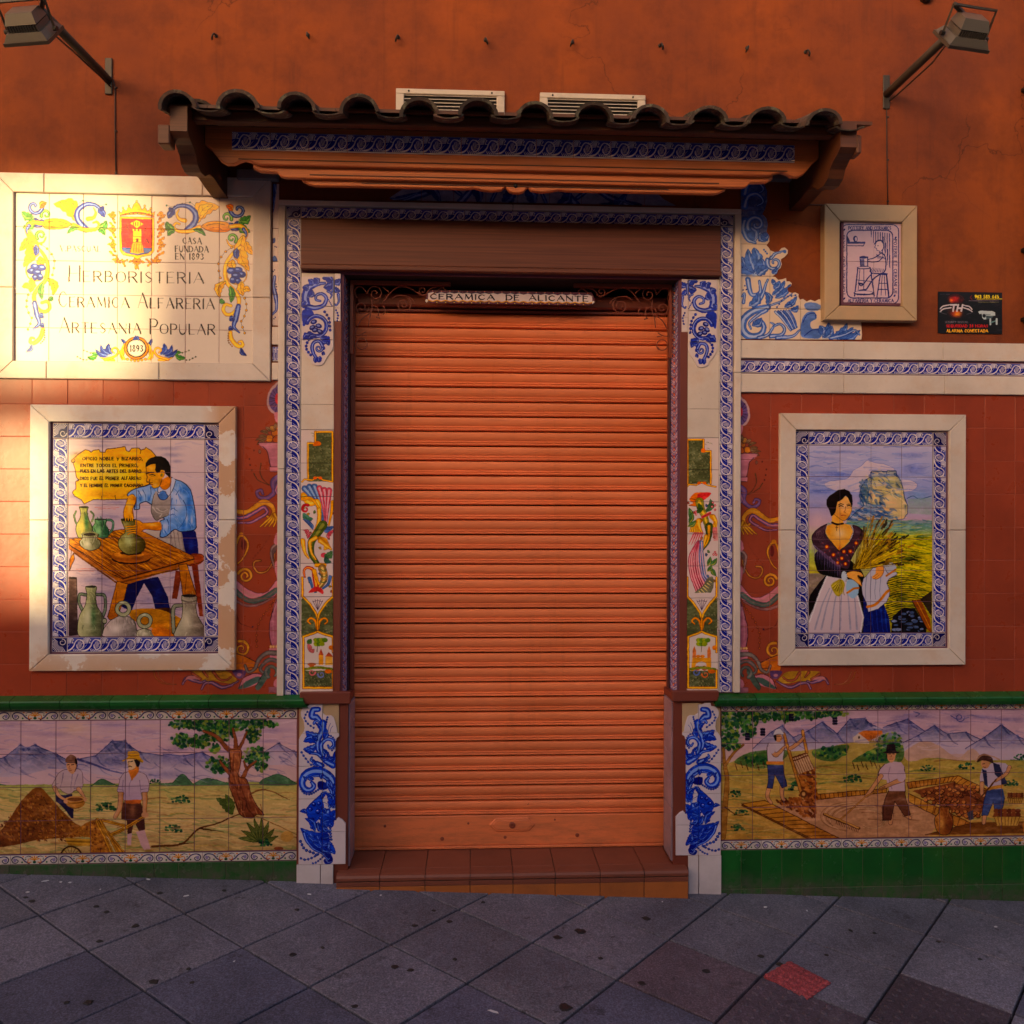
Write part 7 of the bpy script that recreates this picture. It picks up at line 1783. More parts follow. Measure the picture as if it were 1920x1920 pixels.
def slab_mesh(mat, s=1.0, domes=False):
    c0 = lat(0, 0)
    P = [lat(-.5, 0), lat(0, 1), lat(.5, 0), lat(0, -1)]
    P = [(p[0] - c0[0], p[1] - c0[1]) for p in P]
    L_ = math.hypot(*P[0]); k = (L_ - .0068) / L_ * s
    mb = MB()
    lo = [(p[0] * k, p[1] * k) for p in P]; hi = [(p[0] * (k - .012), p[1] * (k - .012)) for p in P]
    sl = lambda x, y: -0.0445 * x + 0.0418 * y
    V = [(x, y, sl(x, y) - .026) for x, y in lo] + [(x, y, sl(x, y) - .0025) for x, y in lo] + [(x, y, sl(x, y)) for x, y in hi]
    F = [(0, 1, 2, 3)] + [(i, (i + 1) % 4, 4 + (i + 1) % 4, 4 + i) for i in range(4)] + [(4 + i, 4 + (i + 1) % 4, 8 + (i + 1) % 4, 8 + i) for i in range(4)] + [(8, 9, 10, 11)]
    mb.add(V, F)
    if domes:
        n = 8
        for i in range(n):
            for j in range(n):
                u_, v_ = (i + .5) / n * 2 - 1, (j + .5) / n * 2 - 1
                x = (hi[1][0] - hi[0][0]) / 2 * u_ + (hi[2][0] - hi[1][0]) / 2 * v_; y = (hi[1][1] - hi[0][1]) / 2 * u_ + (hi[2][1] - hi[1][1]) / 2 * v_
                ring = [(x + .013 * s * math.cos(q * 1.0472), y + .013 * s * math.sin(q * 1.0472)) for q in range(6)]
                r2 = [(x + .008 * s * math.cos(q * 1.0472), y + .008 * s * math.sin(q * 1.0472)) for q in range(6)]
                mb.add([(a, b, sl(a, b) - .0004) for a, b in ring] + [(a, b, sl(a, b) + .0042) for a, b in r2],
                       [(q, (q + 1) % 6, 6 + (q + 1) % 6, 6 + q) for q in range(6)] + [tuple(6 + q for q in range(6))])
    return mesh_from('paving_slab', mb.v, mb.f, mat)
slabs = {'g': slab_mesh(M_PAVE), 'd': slab_mesh(M_PAVE_D), 'r': slab_mesh(M_PAVE_R), 'p': slab_mesh(M_PAVE_P, 1, True)}
special = {(2, -1): 'd', (2, 0): 'd', (2, 3): 'r', (3, 4): 'p', (3, 5): 'p', (3, 1): 'd', (3, 2): 'd', (3, 3): 'd', (3, 0): 'd', (3, 6): 'd'}
far = MB()
for r_ in range(-3, 38):
    for c_ in range(-14, 20):
        a = c_ + (.5 if r_ % 2 == 0 else 0.0)
        x, y = lat(a, r_)
        if y > .3 or abs(x) > 7.5: continue
        kind = special.get((r_, c_), 'd' if r_ == 3 or (r_ == 2 and c_ < 1) else 'g')
        if y > -2.1 and abs(x) < 3.2:
            o = put('paving_slab', slabs[kind], pave, (x, y, ground_z(x, y) + rng.uniform(-.0012, .0012)))
            o.rotation_euler = (rng.uniform(-.003, .003), rng.uniform(-.003, .003), rng.uniform(-.003, .003))
        else:
            P = [lat(a - .496, r_), lat(a, r_ + .992), lat(a + .496, r_), lat(a, r_ - .992)]
            far.add([(p[0], p[1], ground_z(*p) - .02) for p in P] + [(p[0], p[1], ground_z(*p)) for p in P], [(4, 5, 6, 7), (0, 1, 5, 4), (1, 2, 6, 5), (2, 3, 7, 6), (3, 0, 4, 7)])
fo = far.build('paving_slab_field', pave, M_PAVE); fo['kind'] = 'stuff'
# small red tactile piece let into the slab
def on_ground(u, v, lift=0.0):
    d = CM.transposed() @ Vector(((u - 960) / CAM_F, 1.0, (960 - v) / CAM_F))
    t = (ground_z(0, -CAM_D) + lift - CAM_H) / (d.z - (-0.0445 * d.x + 0.0418 * d.y))
    return Vector((d.x * t, d.y * t - CAM_D, d.z * t + CAM_H))
rp = [on_ground(u, v, .003) for u, v in ((1432, 1829), (1481, 1802), (1558, 1842), (1514, 1873))]
mb = MB()
mb.add([tuple(p - Vector((0, 0, .012))) for p in rp] + [tuple(p) for p in rp], [(0, 1, 2, 3), (4, 5, 6, 7), (0, 1, 5, 4), (1, 2, 6, 5), (2, 3, 7, 6), (3, 0, 4, 7)])
for i in range(7):
    for j in range(5):
        s_, t_ = (i + .5) / 7, (j + .5) / 5
        c = (rp[0] * (1 - t_) + rp[1] * t_) * (1 - s_) + (rp[3] * (1 - t_) + rp[2] * t_) * s_
        if rng.random() < .12: continue
        mb.add([(c.x + .017 * math.cos(q * .785), c.y + .017 * math.sin(q * .785), c.z - .0003) for q in range(8)] + [(c.x + .010 * math.cos(q * .785), c.y + .010 * math.sin(q * .785), c.z + .005) for q in range(8)],
               [(q, (q + 1) % 8, 8 + (q + 1) % 8, 8 + q) for q in range(8)] + [tuple(8 + q for q in range(8))])
o = mb.build('tactile_paving_piece', pave, M_PAVE_RED); o['label'] = 'small bright red domed paving piece'
# gum spots and paper scraps trodden on the slabs
gm = MB()
for (u, v, s_) in [(254, 1736, 1.0), (289, 1841, 1.1), (165, 1880, 1.1), (180, 1700, .7), (187, 1765, .7), (300, 1675, .8), (548, 1790, .9), (605, 1777, .5), (557, 1706, .6), (778, 1736, .8), (843, 1728, .8), (740, 1813, 1.0), (770, 1820, .9), (665, 1888, .8), (853, 1799, .6), (1046, 1758, 1.1), (1088, 1746, 1.3), (1211, 1722, 1.1), (1325, 1821, 1.0), (1204, 1844, 1.0), (1060, 1889, 1.4), (1126, 1797, .7), (1427, 1793, .8), (1550, 1791, .6), (1462, 1808, .9), (360, 1843, .7), (354, 1817, .6), (1759, 1766, .7), (1838, 1799, .6), (420, 1670, .7), (200, 1710, .6), (60, 1690, .8), (48, 1683, .6), (125, 1880, .6), (906, 1692, .6), (813, 1708, .6), (1595, 1745, .6), (1640, 1750, .5)]:
    p = on_ground(u, v)
    r_ = .0145 * s_
    n = 9
    q = [(p.x + r_ * rng.uniform(.7, 1.25) * math.cos(k * 2 * math.pi / n) * 1.15, p.y + r_ * rng.uniform(.7, 1.25) * math.sin(k * 2 * math.pi / n)) for k in range(n)]
    gm.add([(a, b, ground_z(a, b) + .0004) for a, b in q] + [(p.x + (a - p.x) * .7, p.y + (b - p.y) * .7, ground_z(a, b) + .0028) for a, b in q], [(k, (k + 1) % n, n + (k + 1) % n, n + k) for k in range(n)] + [tuple(n + k for k in range(n))])
o = gm.build('chewing_gum_spots', None, M_GUM); o['kind'] = 'stuff'; o['label'] = 'black trodden gum spots on the paving'
sm_ = MB()
for (u, v, w_) in [(85, 1652, .03), (114, 1654, .012), (131, 1655, .014), (278, 1649, .022), (349, 1680, .024), (52, 1673, .016), (580, 1677, .02), (714, 1679, .008), (925, 1897, .04), (1435, 1701, .018), (1513, 1708, .006), (1867, 1738, .016), (1242, 1691, .005), (439, 1803, .006), (188, 1668, .006)]:
    p = on_ground(u, v); a = rng.uniform(-.5, .5)
    q = [(-w_ / 2, -.003), (w_ * .1, -.005), (w_ / 2, -.001), (w_ * .3, .005), (-w_ * .3, .004)]
    q = [(p.x + x * math.cos(a) - y * math.sin(a), p.y + x * math.sin(a) + y * math.cos(a)) for x, y in q]
    sm_.add([(x, y, ground_z(x, y) + .0006) for x, y in q] + [(x, y, ground_z(x, y) + .0016) for x, y in q], [(0, 1, 2, 3, 4), (5, 6, 7, 8, 9)] + [(k, (k + 1) % 5, 5 + (k + 1) % 5, 5 + k) for k in range(5)])
o = sm_.build('paper_scraps', None, M_LITTER); o['kind'] = 'stuff'; o['label'] = 'tiny white paper scraps on the paving'

# ------------------------------------------------------------------ key lines of the front, in metres
xJ0, xJ1 = X(640), X(1274)                 # door opening above the ledge
xF0, xF1 = X(653, 1450), X(1262, 1450)     # narrower foot of the opening
zC = (Z(600, 1308) + Z(1300, 1302)) / 2    # top of the door feet
zO = Z(960, 519)                           # top of the opening
xTL, xTR = X(522), X(1386)                 # outer edge of the cream door trim
REV = 0.17
# ------------------------------------------------------------------ the building
house = thing('shop_building', (0, .3, 0), 'orange rendered shop building with tiled walls round a shuttered doorway', 'building')
mb = MB()
mb.box(-6, xJ0, .012, .6, -1, zO); mb.box(xJ1, 6, .012, .6, -1, zO); mb.box(-6, 6, .012, .6, zO, 7.5)
mb.box(xJ0, xJ1, .36, .6, -1, zO)
mb.build('wall_core', house, M_DARK)
mb = MB()
zs1, zs2 = Z(960, 381), Z(1650, 641)
mb.box(-6, xTL - .001, 0, .0115, Z(250, 700), 7.5); mb.box(xTL - .001, xTR, 0, .0115, zs1 - .02, 7.5); mb.box(xTR, 6, 0, .0115, zs2 - .005, 7.5)
mb.build('rendered_wall', house, M_RENDER)
# dark strip at the right edge of the front: downpipe clipped to the wall
dp = thing('downpipe', (X(1921, 300), -.02, 2.6), 'dark thin pipe running up the right edge of the orange wall', 'pipe')
MB().tube([(X(1923, 400), -.028, Z(1918, 640)), (X(1923, 400), -.028, 6.5)], .014, 8).build('pipe', dp, M_BLACK, True)
for v in (170, 470, 600):
    z = Z(1915, v); MB().box(X(1912), X(1932), -.046, 0, z - .008, z + .008, .002).build('clip', dp, M_BLACK)

# terracotta tile walls --------------------------------------------------
def rect(u0, v0, u1, v1, y=0.0):
    """metric rectangle for a pixel rectangle, averaged from its corners"""
    a, b, c, d = W(u0, v0, y), W(u1, v0, y), W(u0, v1, y), W(u1, v1, y)
    return (a[0] + c[0]) / 2, (b[0] + d[0]) / 2, (c[1] + d[1]) / 2, (a[1] + b[1]) / 2
cvs = {}
L0, L1, LZ0, LZ1 = -2.45, xTL, Z(300, 1305), Z(400, 700)
tw = thing('terracotta_tile_wall', (-1.5, 0, 1.4), 'terracotta tiled wall left of the door with a painted urn and garland ornament', 'tiled wall')
cv = Canvas('ornament_left', X(262), LZ0, L1, LZ1, 640, seed=3); grotesque(cv); M_TL = glaze('terracotta_glaze_left', (162, 64, 36), cv, tw, .27, .14, .3)
nx = 10; wT = .147
MB().box(L0, L1 - .0005, .0012, .0112, LZ0, LZ1).build('grout_bed', tw, M_GROUT_T)
fr_l = rect(80, 785, 430, 1235)
zt_top = Z(300, 716)
def covered(r):
    return lambda cx, cz, w, h: r[0] < cx - w / 2 and cx + w / 2 < r[1] and r[2] < cz - h / 2 and cz + h / 2 < r[3]
nzl = 10
tiles(tw, L1 - nx * wT - .0, L1, LZ0, LZ0 + nzl * (LZ1 - LZ0) / nzl, nx, nzl, 0.0, M_TL, t=.01, gap=.0018, skip=covered(fr_l))
tw2 = thing('terracotta_tile_wall', (2, 0, 1.4), 'terracotta tiled wall right of the door behind the picture of a woman with wheat', 'tiled wall')
R0, R1, RZ0, RZ1 = xTR, 3.0, Z(1600, 1300), Z(1600, 738)
fR = lambda P: np.stack([1386 + (522 - P[:, 0]) * .93, 1301 - (1301 - P[:, 1]) * .955], 1)
cv = Canvas('ornament_right', R0, RZ0, X(1640), RZ1, 640, seed=4); grotesque(cv, fR); M_TR = glaze('terracotta_glaze_right', (156, 64, 40), cv, tw2, .27, .14, .3)
MB().box(R0 + .0005, R1, .0012, .0112, RZ0, RZ1).build('grout_bed', tw2, M_GROUT_T)
fr_r = rect(1480, 800, 1790, 1225)
tiles(tw2, R0, R0 + 13 * .1385, RZ0, RZ1, 13, 9, 0.0, M_TR, t=.01, gap=.0018, skip=covered(fr_r))

# mitred frames ----------------------------------------------------------
def frame(parent, o, i_, y0, y1, mat, splits=()):
    """o, i_: outer and inner (x0,x1,z0,z1); each side is a mitred piece with a soft inner bevel"""
    ox0, ox1, oz0, oz1 = o; ix0, ix1, iz0, iz1 = i_
    e = .0006
    sides = [[(ox0, oz1), (ox1, oz1), (ix1, iz1), (ix0, iz1)], [(ox0, oz0), (ix0, iz0), (ix1, iz0), (ox1, oz0)], [(ox0, oz0), (ox0, oz1), (ix0, iz1), (ix0, iz0)], [(ox1, oz0), (ix1, iz0), (ix1, iz1), (ox1, oz1)]]
    for k, s_ in enumerate(sides):
        parts = [s_]
        cut = [c for (kk, c) in splits if kk == k]
        for c in cut:
            new = []
            for p in parts:
                ax = 0 if k < 2 else 1
                lo = min(q[ax] for q in p); hi = max(q[ax] for q in p)
                if lo < c < hi:
                    if ax == 0: new += [clip_poly(p, lo, c - e, -99, 99), clip_poly(p, c + e, hi, -99, 99)]
                    else: new += [clip_poly(p, -99, 99, lo, c - e), clip_poly(p, -99, 99, c + e, hi)]
                else: new.append(p)
            parts = new
        for p in parts:
            MB().prism(inset(p, e), y0, y1, .003).build('frame_piece', parent, mat)
# name panel -------------------------------------------------------------
o_, i_ = rect(-7, 331, 509, 713), rect(29, 367, 475, 680)
np_ = thing('tiled_name_panel', ((i_[0] + i_[1]) / 2, 0, (i_[2] + i_[3]) / 2), 'large cream framed tile panel with city arms reading Herboristeria Ceramica Alfareria Artesania Popular', 'tiled sign')
cv = Canvas('name_panel', i_[0], i_[2], i_[1], i_[3], 900, y=-.006, seed=12); name_panel(cv)
M_NP = glaze('name_panel_glaze', (228, 214, 200), cv, np_, .2, .05, .08, .04)
MB().box(i_[0] - .01, i_[1] + .01, -.0045, -.0005, i_[2] - .01, i_[3] + .01).build('grout_bed', np_, simple('pale_grout', (168, 120, 112), .85, mott=.2, ns=30))
tiles(np_, i_[0], i_[1], i_[2], i_[3], 7, 5, -.006, M_NP, t=.0015, gap=.0014)
frame(np_, o_, i_, .0, -.018, M_CREAM, [(0, X(84)), (0, X(380)), (1, X(90)), (1, X(300)), (2, Z(10, 540)), (3, Z(490, 560))])
# framed pictures --------------------------------------------------------
def picture(label, outer, inner, body, n, fn, seed, fmat, base=(222, 208, 204), splits=(), name='framed_tile_picture'):
    t_ = thing(name, ((inner[0] + inner[1]) / 2, 0, (inner[2] + inner[3]) / 2), label, 'tile picture', 'framed tile pictures beside the door')
    c_ = Canvas('picture_%d' % seed, body[0], body[2], body[1], body[3], 900, base=base, y=-.008, seed=seed); fn(c_)
    m_ = glaze('picture_glaze_%d' % seed, base, c_, t_, .2, .05, .08, .04)
    MB().box(inner[0] - .01, inner[1] + .01, -.0062, -.0005, inner[2] - .01, inner[3] + .01).build('grout_bed', t_, M_GROUT)
    tiles(t_, body[0], body[1], body[2], body[3], n[0], n[1], -.008, m_, t=.0017, gap=.0016)
    bw, bh = (body[0] - inner[0] + inner[1] - body[1]) / 2, (body[2] - inner[2] + inner[3] - body[3]) / 2
    bw -= .004; bh -= .004
    strip(t_, body[0], body[1], body[3] + .0005, body[3] + bh, -.0085, M_WAVE, n[0], t=.002)
    strip(t_, body[0], body[1], body[2] - bh, body[2] - .0005, -.0085, M_WAVE, n[0], flip=False, t=.002)
    strip(t_, body[0] - bw, body[0] - .0005, body[2], body[3], -.0085, M_WAVE, n[1], along='z', turn=1, t=.002)
    strip(t_, body[1] + .0005, body[1] + bw, body[2], body[3], -.0085, M_WAVE, n[1], along='z', turn=-1, t=.002)
    cm = motif_mesh('corner_tile', bw - .0005, bh - .0005, .002, M_WCOR)
    for sx, sz, ry in ((body[0] - bw / 2, body[3] + bh / 2, 0), (body[1] + bw / 2, body[3] + bh / 2, math.pi / 2), (body[1] + bw / 2, body[2] - bh / 2, math.pi), (body[0] - bw / 2, body[2] - bh / 2, -math.pi / 2)):
        q = put('corner_tile', cm, t_, (sx, -.0085, sz)); q.rotation_euler = (0, ry, 0)
    frame(t_, outer, inner, 0.0, -.022, fmat, splits)
    return t_
picture('cream framed tile picture of a potter at his wheel beside a yellow verse', rect(60, 761, 444, 1256), rect(96, 793, 412, 1225), rect(129, 824, 384, 1193), (4, 6), potter, 21, M_PLASTER, splits=[(3, Z(430, 975)), (2, Z(70, 975))])
picture('cream framed tile picture of a woman in a shawl holding wheat', rect(1459, 777, 1806, 1246), rect(1489, 808, 1775, 1215), rect(1515.5, 836, 1746.5, 1186), (4, 6), woman, 22, M_CREAM, splits=[(3, Z(1790, 994)), (2, Z(1470, 994))])
t_ = thing('framed_tile_picture', (X(1632), 0, Z(1632, 493)), 'small sand stone framed blue and white tile picture of a potter seated at a wheel', 'tile picture', 'framed tile pictures beside the door')
ip = rect(1576, 418, 1689, 571)
c_ = Canvas('small_potter', ip[0], ip[2], ip[1], ip[3], 1100, base=(206, 186, 198), y=-.03, seed=31); small_potter(c_)
m_ = glaze('small_picture_glaze', (206, 186, 198), c_, t_, .2, .05, .08, .04)
MB().box(ip[0] - .01, ip[1] + .01, -.028, -.0005, ip[2] - .01, ip[3] + .01).build('grout_bed', t_, M_GROUT)
tiles(t_, ip[0], ip[1], ip[2], ip[3], 2, 2, -.03, m_, t=.0017, gap=.001)
frame(t_, rect(1545, 384, 1719, 601, -.04), rect(1574, 416, 1691, 574, -.04), -.0005, -.045, M_STONE)
# alarm plate ------------------------------------------------------------
ar = rect(1758, 548, 1878, 626)
al = thing('alarm_sign', ((ar[0] + ar[1]) / 2, 0, (ar[2] + ar[3]) / 2), 'small black security alarm sign with TH logo and camera on the orange wall', 'sign')
c_ = Canvas('alarm_plate', ar[0], ar[2], ar[1], ar[3], 1500, y=-.004, seed=33); alarm(c_)
MB().box(ar[0], ar[1], -.004, -.0005, ar[2], ar[3]).build('plate', al, glaze('alarm_print', (28, 26, 32), c_, al, .3, 0, 0, 0))

# bands to the right of the door ------------------------------------------
bd = thing('tile_dado_band', (2, 0, Z(1650, 690)), 'blue wave tile band between two cream stone bands right of the door', 'tiled band')
za, zb, zc_, zd = Z(1650, 642), Z(1650, 675.5), Z(1650, 704), Z(1650, 738.5)
for z0, z1 in ((zb, za), (zd, zc_)):
    x = xTR + .0008
    while x < 3.0:
        w_ = rng.uniform(.42, .5) if x > xTR + .01 else .46
        MB().box(x, min(3.0, x + w_) - .001, -.014, -.0005 if z0 == zb else .0, z0, z1, .002).build('stone_band', bd, M_CREAM); x += w_
MB().box(xTR, 3.0, -.003, .0, zc_, zb).build('grout_bed', bd, M_GROUT)
strip(bd, xTR + .001, xTR + .001 + 11 * .1335, zc_ + .004, zb - .008, -.006, M_WAVE, 11, t=.003)
# cut-out blue frieze on the wall, upper right ------------------------------
fz = thing('blue_scroll_frieze', (X(1480), 0, Z(1480, 560)), 'cut out blue and white scrollwork tiles stepping down right of the canopy', 'tile ornament', 'blue scroll friezes beside the canopy')
k_ = 1920 / 550.0
ol = [(58, 1072), (852, 1072), (856, 1040), (850, 955), (605, 955), (602, 812), (575, 808), (548, 822), (520, 812), (495, 824), (470, 806), (450, 812), (440, 790), (442, 775), (420, 764), (400, 768), (375, 760), (366, 738), (392, 722), (398, 705), (382, 692), (362, 692), (360, 670), (335, 678), (308, 682), (290, 664), (268, 660), (300, 640), (306, 618), (322, 606), (332, 580), (326, 560), (328, 545), (350, 532), (370, 510), (372, 488), (352, 470), (330, 474), (312, 496), (285, 500), (258, 490), (245, 470), (232, 456), (250, 430), (250, 395), (232, 368), (240, 320), (232, 280), (205, 252), (222, 220), (237, 170), (235, 100), (215, 50), (190, 20), (58, 20)]
ol = [tuple(p) for p in Wn(np.array(ol, float) / k_ + np.array([1370, 330]))]
c_ = Canvas('frieze', X(1386), Z(1500, 640), X(1618), Z(1500, 332), 760, base=(222, 208, 194), y=0, seed=35); frieze(c_)
M_FZ = glaze('frieze_glaze', (222, 208, 194), c_, fz, .2, .06, .1, .05)
xs = [X(1386.5), X(1441.8), X(1499), X(1556), X(1620)]; zs = [Z(1500, v) for v in (334, 397, 460, 519.6, 580, 637.6)]
cut_tiles(fz, ol, xs, zs, -.006, M_FZ, t=.0055)
# slices of the matching frieze left, seen between panel and trim ------------
f2 = thing('blue_scroll_frieze', (X(516), 0, Z(516, 500)), 'narrow slice of blue scroll tiles between the name panel and the door trim', 'tile ornament', 'blue scroll friezes beside the canopy')
x0, x1 = X(510), X(521.6)
c_ = Canvas('slice', x0, Z(516, 612), x1, Z(516, 345), 900, base=(214, 200, 196), seed=36); c_.zoom(500, 330, 3.84)
c_.fill([(36, 0), (80, 20), (74, 80), (60, 220), (40, 300), (36, 300)], (66, 90, 150)); c_.line([(60, 60), (68, 130), (50, 240)], 6, (150, 170, 210))
c_.fill([(36, 460), (60, 450), (62, 480), (36, 490)], (60, 80, 150)); c_.fill([(36, 600), (60, 575), (82, 612), (36, 620)], (70, 100, 160))
c_.scroll([(60, 725), (52, 800), (70, 880), (72, 960), (42, 1000)], 18, (66, 84, 160), (36, 44, 110), (170, 180, 220), 10, mid=30, o=3)
for x, y in ((62, 510), (72, 515), (60, 680), (50, 690), (70, 780), (74, 800), (72, 820), (64, 1020), (54, 1030)): c_.ell(x, y, 4, 5, (40, 50, 110))
m_ = glaze('slice_glaze', (214, 200, 196), c_, f2)
for v0, v1 in ((345, 429), (429, 490.5), (490.5, 552), (552, 611)):
    MB().box(x0, x1, -.005, -.0005, Z(516, v1) + .001, Z(516, v0) - .001, .0008).build('tile', f2, m_)
for v0, v1 in ((614, 647), (681, 713)): MB().box(x0, x1, -.012, -.0005, Z(516, v1), Z(516, v0), .0015).build('stone_band', f2, M_CREAM)
sl_ = motif_mesh('tile', x1 - x0, Z(516, 650) - Z(516, 678), .004, M_WAVE); put('tile', sl_, f2, ((x0 + x1) / 2, -.006, (Z(516, 650) + Z(516, 678)) / 2))
# blue crest under the canopy ----------------------------------------------
cr_ = thing('blue_crest_frieze', (X(985), 0, Z(985, 368)), 'wide blue scroll crest of tiles in the shade over the door', 'tile ornament')
ol = [(738, 391), (735, 382), (748, 380), (730, 372), (760, 352), (780, 344), (800, 342), (1180, 342), (1195, 350), (1230, 362), (1245, 375), (1275, 390), (1275, 400), (738, 392)]
ol = [W(*p) for p in ol]
c_ = Canvas('crest', X(728), Z(985, 402), X(1280), Z(985, 336), 760, base=(150, 150, 172), seed=37); crest_blue(c_)
cut_tiles(cr_, ol, [X(728) + .1385 * i for i in range(11)], [zs1 + .001, Z(985, 338)], -.006, glaze('crest_glaze', (150, 150, 172), c_, cr_), t=.0055)

# ------------------------------------------------------------------ door surround
ds = thing('door_surround', ((xJ0 + xJ1) / 2, 0, 1.6), 'door surround of blue wave border tiles with painted grotesque column tiles on both jambs', 'door surround')
zT = (Z(522, 378) + Z(1386, 394)) / 2; zTi = (Z(530, 386) + Z(1380, 406)) / 2
zLed = (Z(540, 1302) + Z(1380, 1300)) / 2
xBL0, xBL1, xBR0, xBR1 = X(535.5), X(564), X(1347), X(1373)
zB0 = (Z(600, 415) + Z(1340, 424)) / 2
for a, b, c, d in ((xTL, xBL0 - .002, zLed + .003, Z(530, 880)), (xTL, xBL0 - .002, Z(530, 880) + .0015, zTi), (xBR1 + .002, xTR, zLed + .003, Z(1380, 700)), (xBR1 + .002, xTR, Z(1380, 700) + .0015, zTi), (xTL, (xTL + xTR) / 2 - .001, zTi + .0012, zT), ((xTL + xTR) / 2 + .001, xTR, zTi + .0012, zT)):
    MB().box(a, b, -.02, .0, c, d, .002).build('trim_strip', ds, M_CREAM)
for a, b, c, d in ((xTL, xJ0, zC, zO), (xJ1, xTR, zC, zO), (xTL, xTR, zO, zT - .002)): MB().box(a, b, -.002, .0115, c, d).build('grout_bed', ds, M_GROUT)
nB = int(round((zB0 - zLed) / .1385))
strip(ds, xBL0, xBL1, zLed + .002, zB0, -.009, M_WAVE, nB, along='z', turn=1, t=.006)
strip(ds, xBR0, xBR1, zLed + .002, zB0, -.009, M_WAVE, nB, along='z', turn=-1, t=.006)
strip(ds, xBL1, xBR0, zB0, zTi - .002, -.009, M_WAVE, 13, t=.006)
cm = motif_mesh('corner_tile', xBL1 - xBL0, zTi - zB0 - .002, .006, M_WCOR)
put('corner_tile', cm, ds, ((xBL0 + xBL1) / 2, -.009, (zTi + zB0) / 2)); q = put('corner_tile', cm, ds, ((xBR0 + xBR1) / 2, -.009, (zTi + zB0) / 2)); q.scale = (-1, 1, 1)
# lintel board
lb = thing('lintel_board', ((xBL1 + xBR0) / 2, 0, Z(960, 470)), 'wide brown wooden board across the top of the doorway under the canopy', 'lintel')
xl0, xl1, zl0, zl1 = xBL1 + .002, xBR0 - .002, (Z(565, 513) + Z(1346, 517)) / 2, zB0 - .002
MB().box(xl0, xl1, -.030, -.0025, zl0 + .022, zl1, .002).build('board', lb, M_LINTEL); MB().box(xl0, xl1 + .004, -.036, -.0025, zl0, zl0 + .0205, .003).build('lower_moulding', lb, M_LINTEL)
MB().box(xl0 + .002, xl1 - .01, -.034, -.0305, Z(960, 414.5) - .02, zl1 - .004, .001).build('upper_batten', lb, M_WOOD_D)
# pilaster heads, marble strips and painted columns
def jamb(side):
    L_ = side == 'l'
    a0, a1 = (xBL1 + .0005, X(626)) if L_ else (X(1288), xBR0 - .0005)
    e0, e1 = (a1, xJ0) if L_ else (xJ1, a0)
    zt = zO; zh = Z(600, 686) if L_ else Z(1316, 688)
    fH = None if L_ else (lambda P: np.stack([1346 - (P[:, 0] - 564) * .935, 524 + (P[:, 1] - 518) * .985], 1))
    c_ = Canvas('head_' + side, min(a0, e0), zh - .01, max(a1, e1), zt, 900, base=(214, 204, 206), y=-.012, seed=41); head_scroll(c_, fH)
    m_ = glaze('head_glaze_' + side, (214, 204, 206), c_, ds, .2, .05, .1, .04)
    zt0 = zt - .0005
    # marble behind, cut head in front
    q = [(250, 725), (250, 1220), (262, 1260), (290, 1300), (315, 1325), (325, 1350), (345, 1362), (375, 1366), (405, 1358), (418, 1335), (438, 1300), (462, 1268), (480, 1240), (480, 725)]
    P = np.array(q, float) / 3.84 + np.array([500, 330])
    if not L_: P = fH(P)
    P = [tuple(p) for p in Wn(P, -.012)]
    P = [(min(max(p[0], a0), a1), min(p[1], zt0)) for p in P]
    zz = [zt0, zt0 - (zt0 - zh) * .36, zt0 - (zt0 - zh) * .72, zh - .02]
    cut_tiles(ds, P, [a0, a1], zz, -.0125, m_, t=.0045)
    s0, s1 = (a1, a1 + (X(638) - X(626))) if L_ else (a0 - (X(1288) - X(1276)), a0)
    zq = Z(632, 603) if L_ else Z(1282, 623)
    zm_ = zt0 - (zt0 - zq) * .72
    for z0, z1 in ((zm_, zt0), (zq, zm_ - .001)): MB().box(s0 + .001, s1 - .0005, -.0095, -.002, z0, z1, .0008).build('tile', ds, m_)
    zcol = Z(595, 806) if L_ else Z(1316, 821)
    zm = (zh + zcol) / 2 - .03
    for z0, z1 in ((zcol + .001, zm), (zm + .001, zt0)): MB().box(a0 + .0005, a1 - .0005, -.0078, -.002, z0, z1, .001).build('marble_strip', ds, M_CREAM)
    MB().box(min(e0, e1) + .0004, max(e0, e1) - .0004, -.0078, -.002, zC + .001, zq - .001, .001).build('painted_strip', ds, M_BROWNPAINT)
    zb_ = zC + .003
    c_ = Canvas('column_' + side, a0, zb_, a1, zcol, 1000, base=(222, 208, 206), y=-.009, seed=43); column(c_, not L_)
    m2 = glaze('column_glaze_' + side, (222, 208, 206), c_, ds, .2, .05, .08, .04)
    tiles(ds, a0, a1, zb_, zcol, 1, 8, -.009, m2, t=.006, gap=.0016)
    # reveal: braided tiles above, pale glazed tiles at the foot
    xr = xJ0 if L_ else xJ1
    sg = 1 if L_ else -1
    n = int(round((zO - zC) / .14)); h = (zO - zC) / n
    me = motif_mesh('reveal_tile', .135, h, .006, M_BRAID)
    for k in range(n):
        o = put('reveal_tile', me, ds, (xr + sg * .007, .072, zC + h * (k + .5))); o.rotation_euler = (0, 0, sg * math.pi / 2)
    MB().box(min(xr, xr + sg * .0065), max(xr, xr + sg * .0065), .0, .18, zC, zO).build('grout_bed', ds, M_GROUT)
    MB().box(min(xr, xr + sg * .012), max(xr, xr + sg * .012), .141, .19, zC, zO, .001).build('reveal_edge', ds, simple('aubergine_paint_' + side, (56, 32, 46), .5))
jamb('l'); jamb('r')
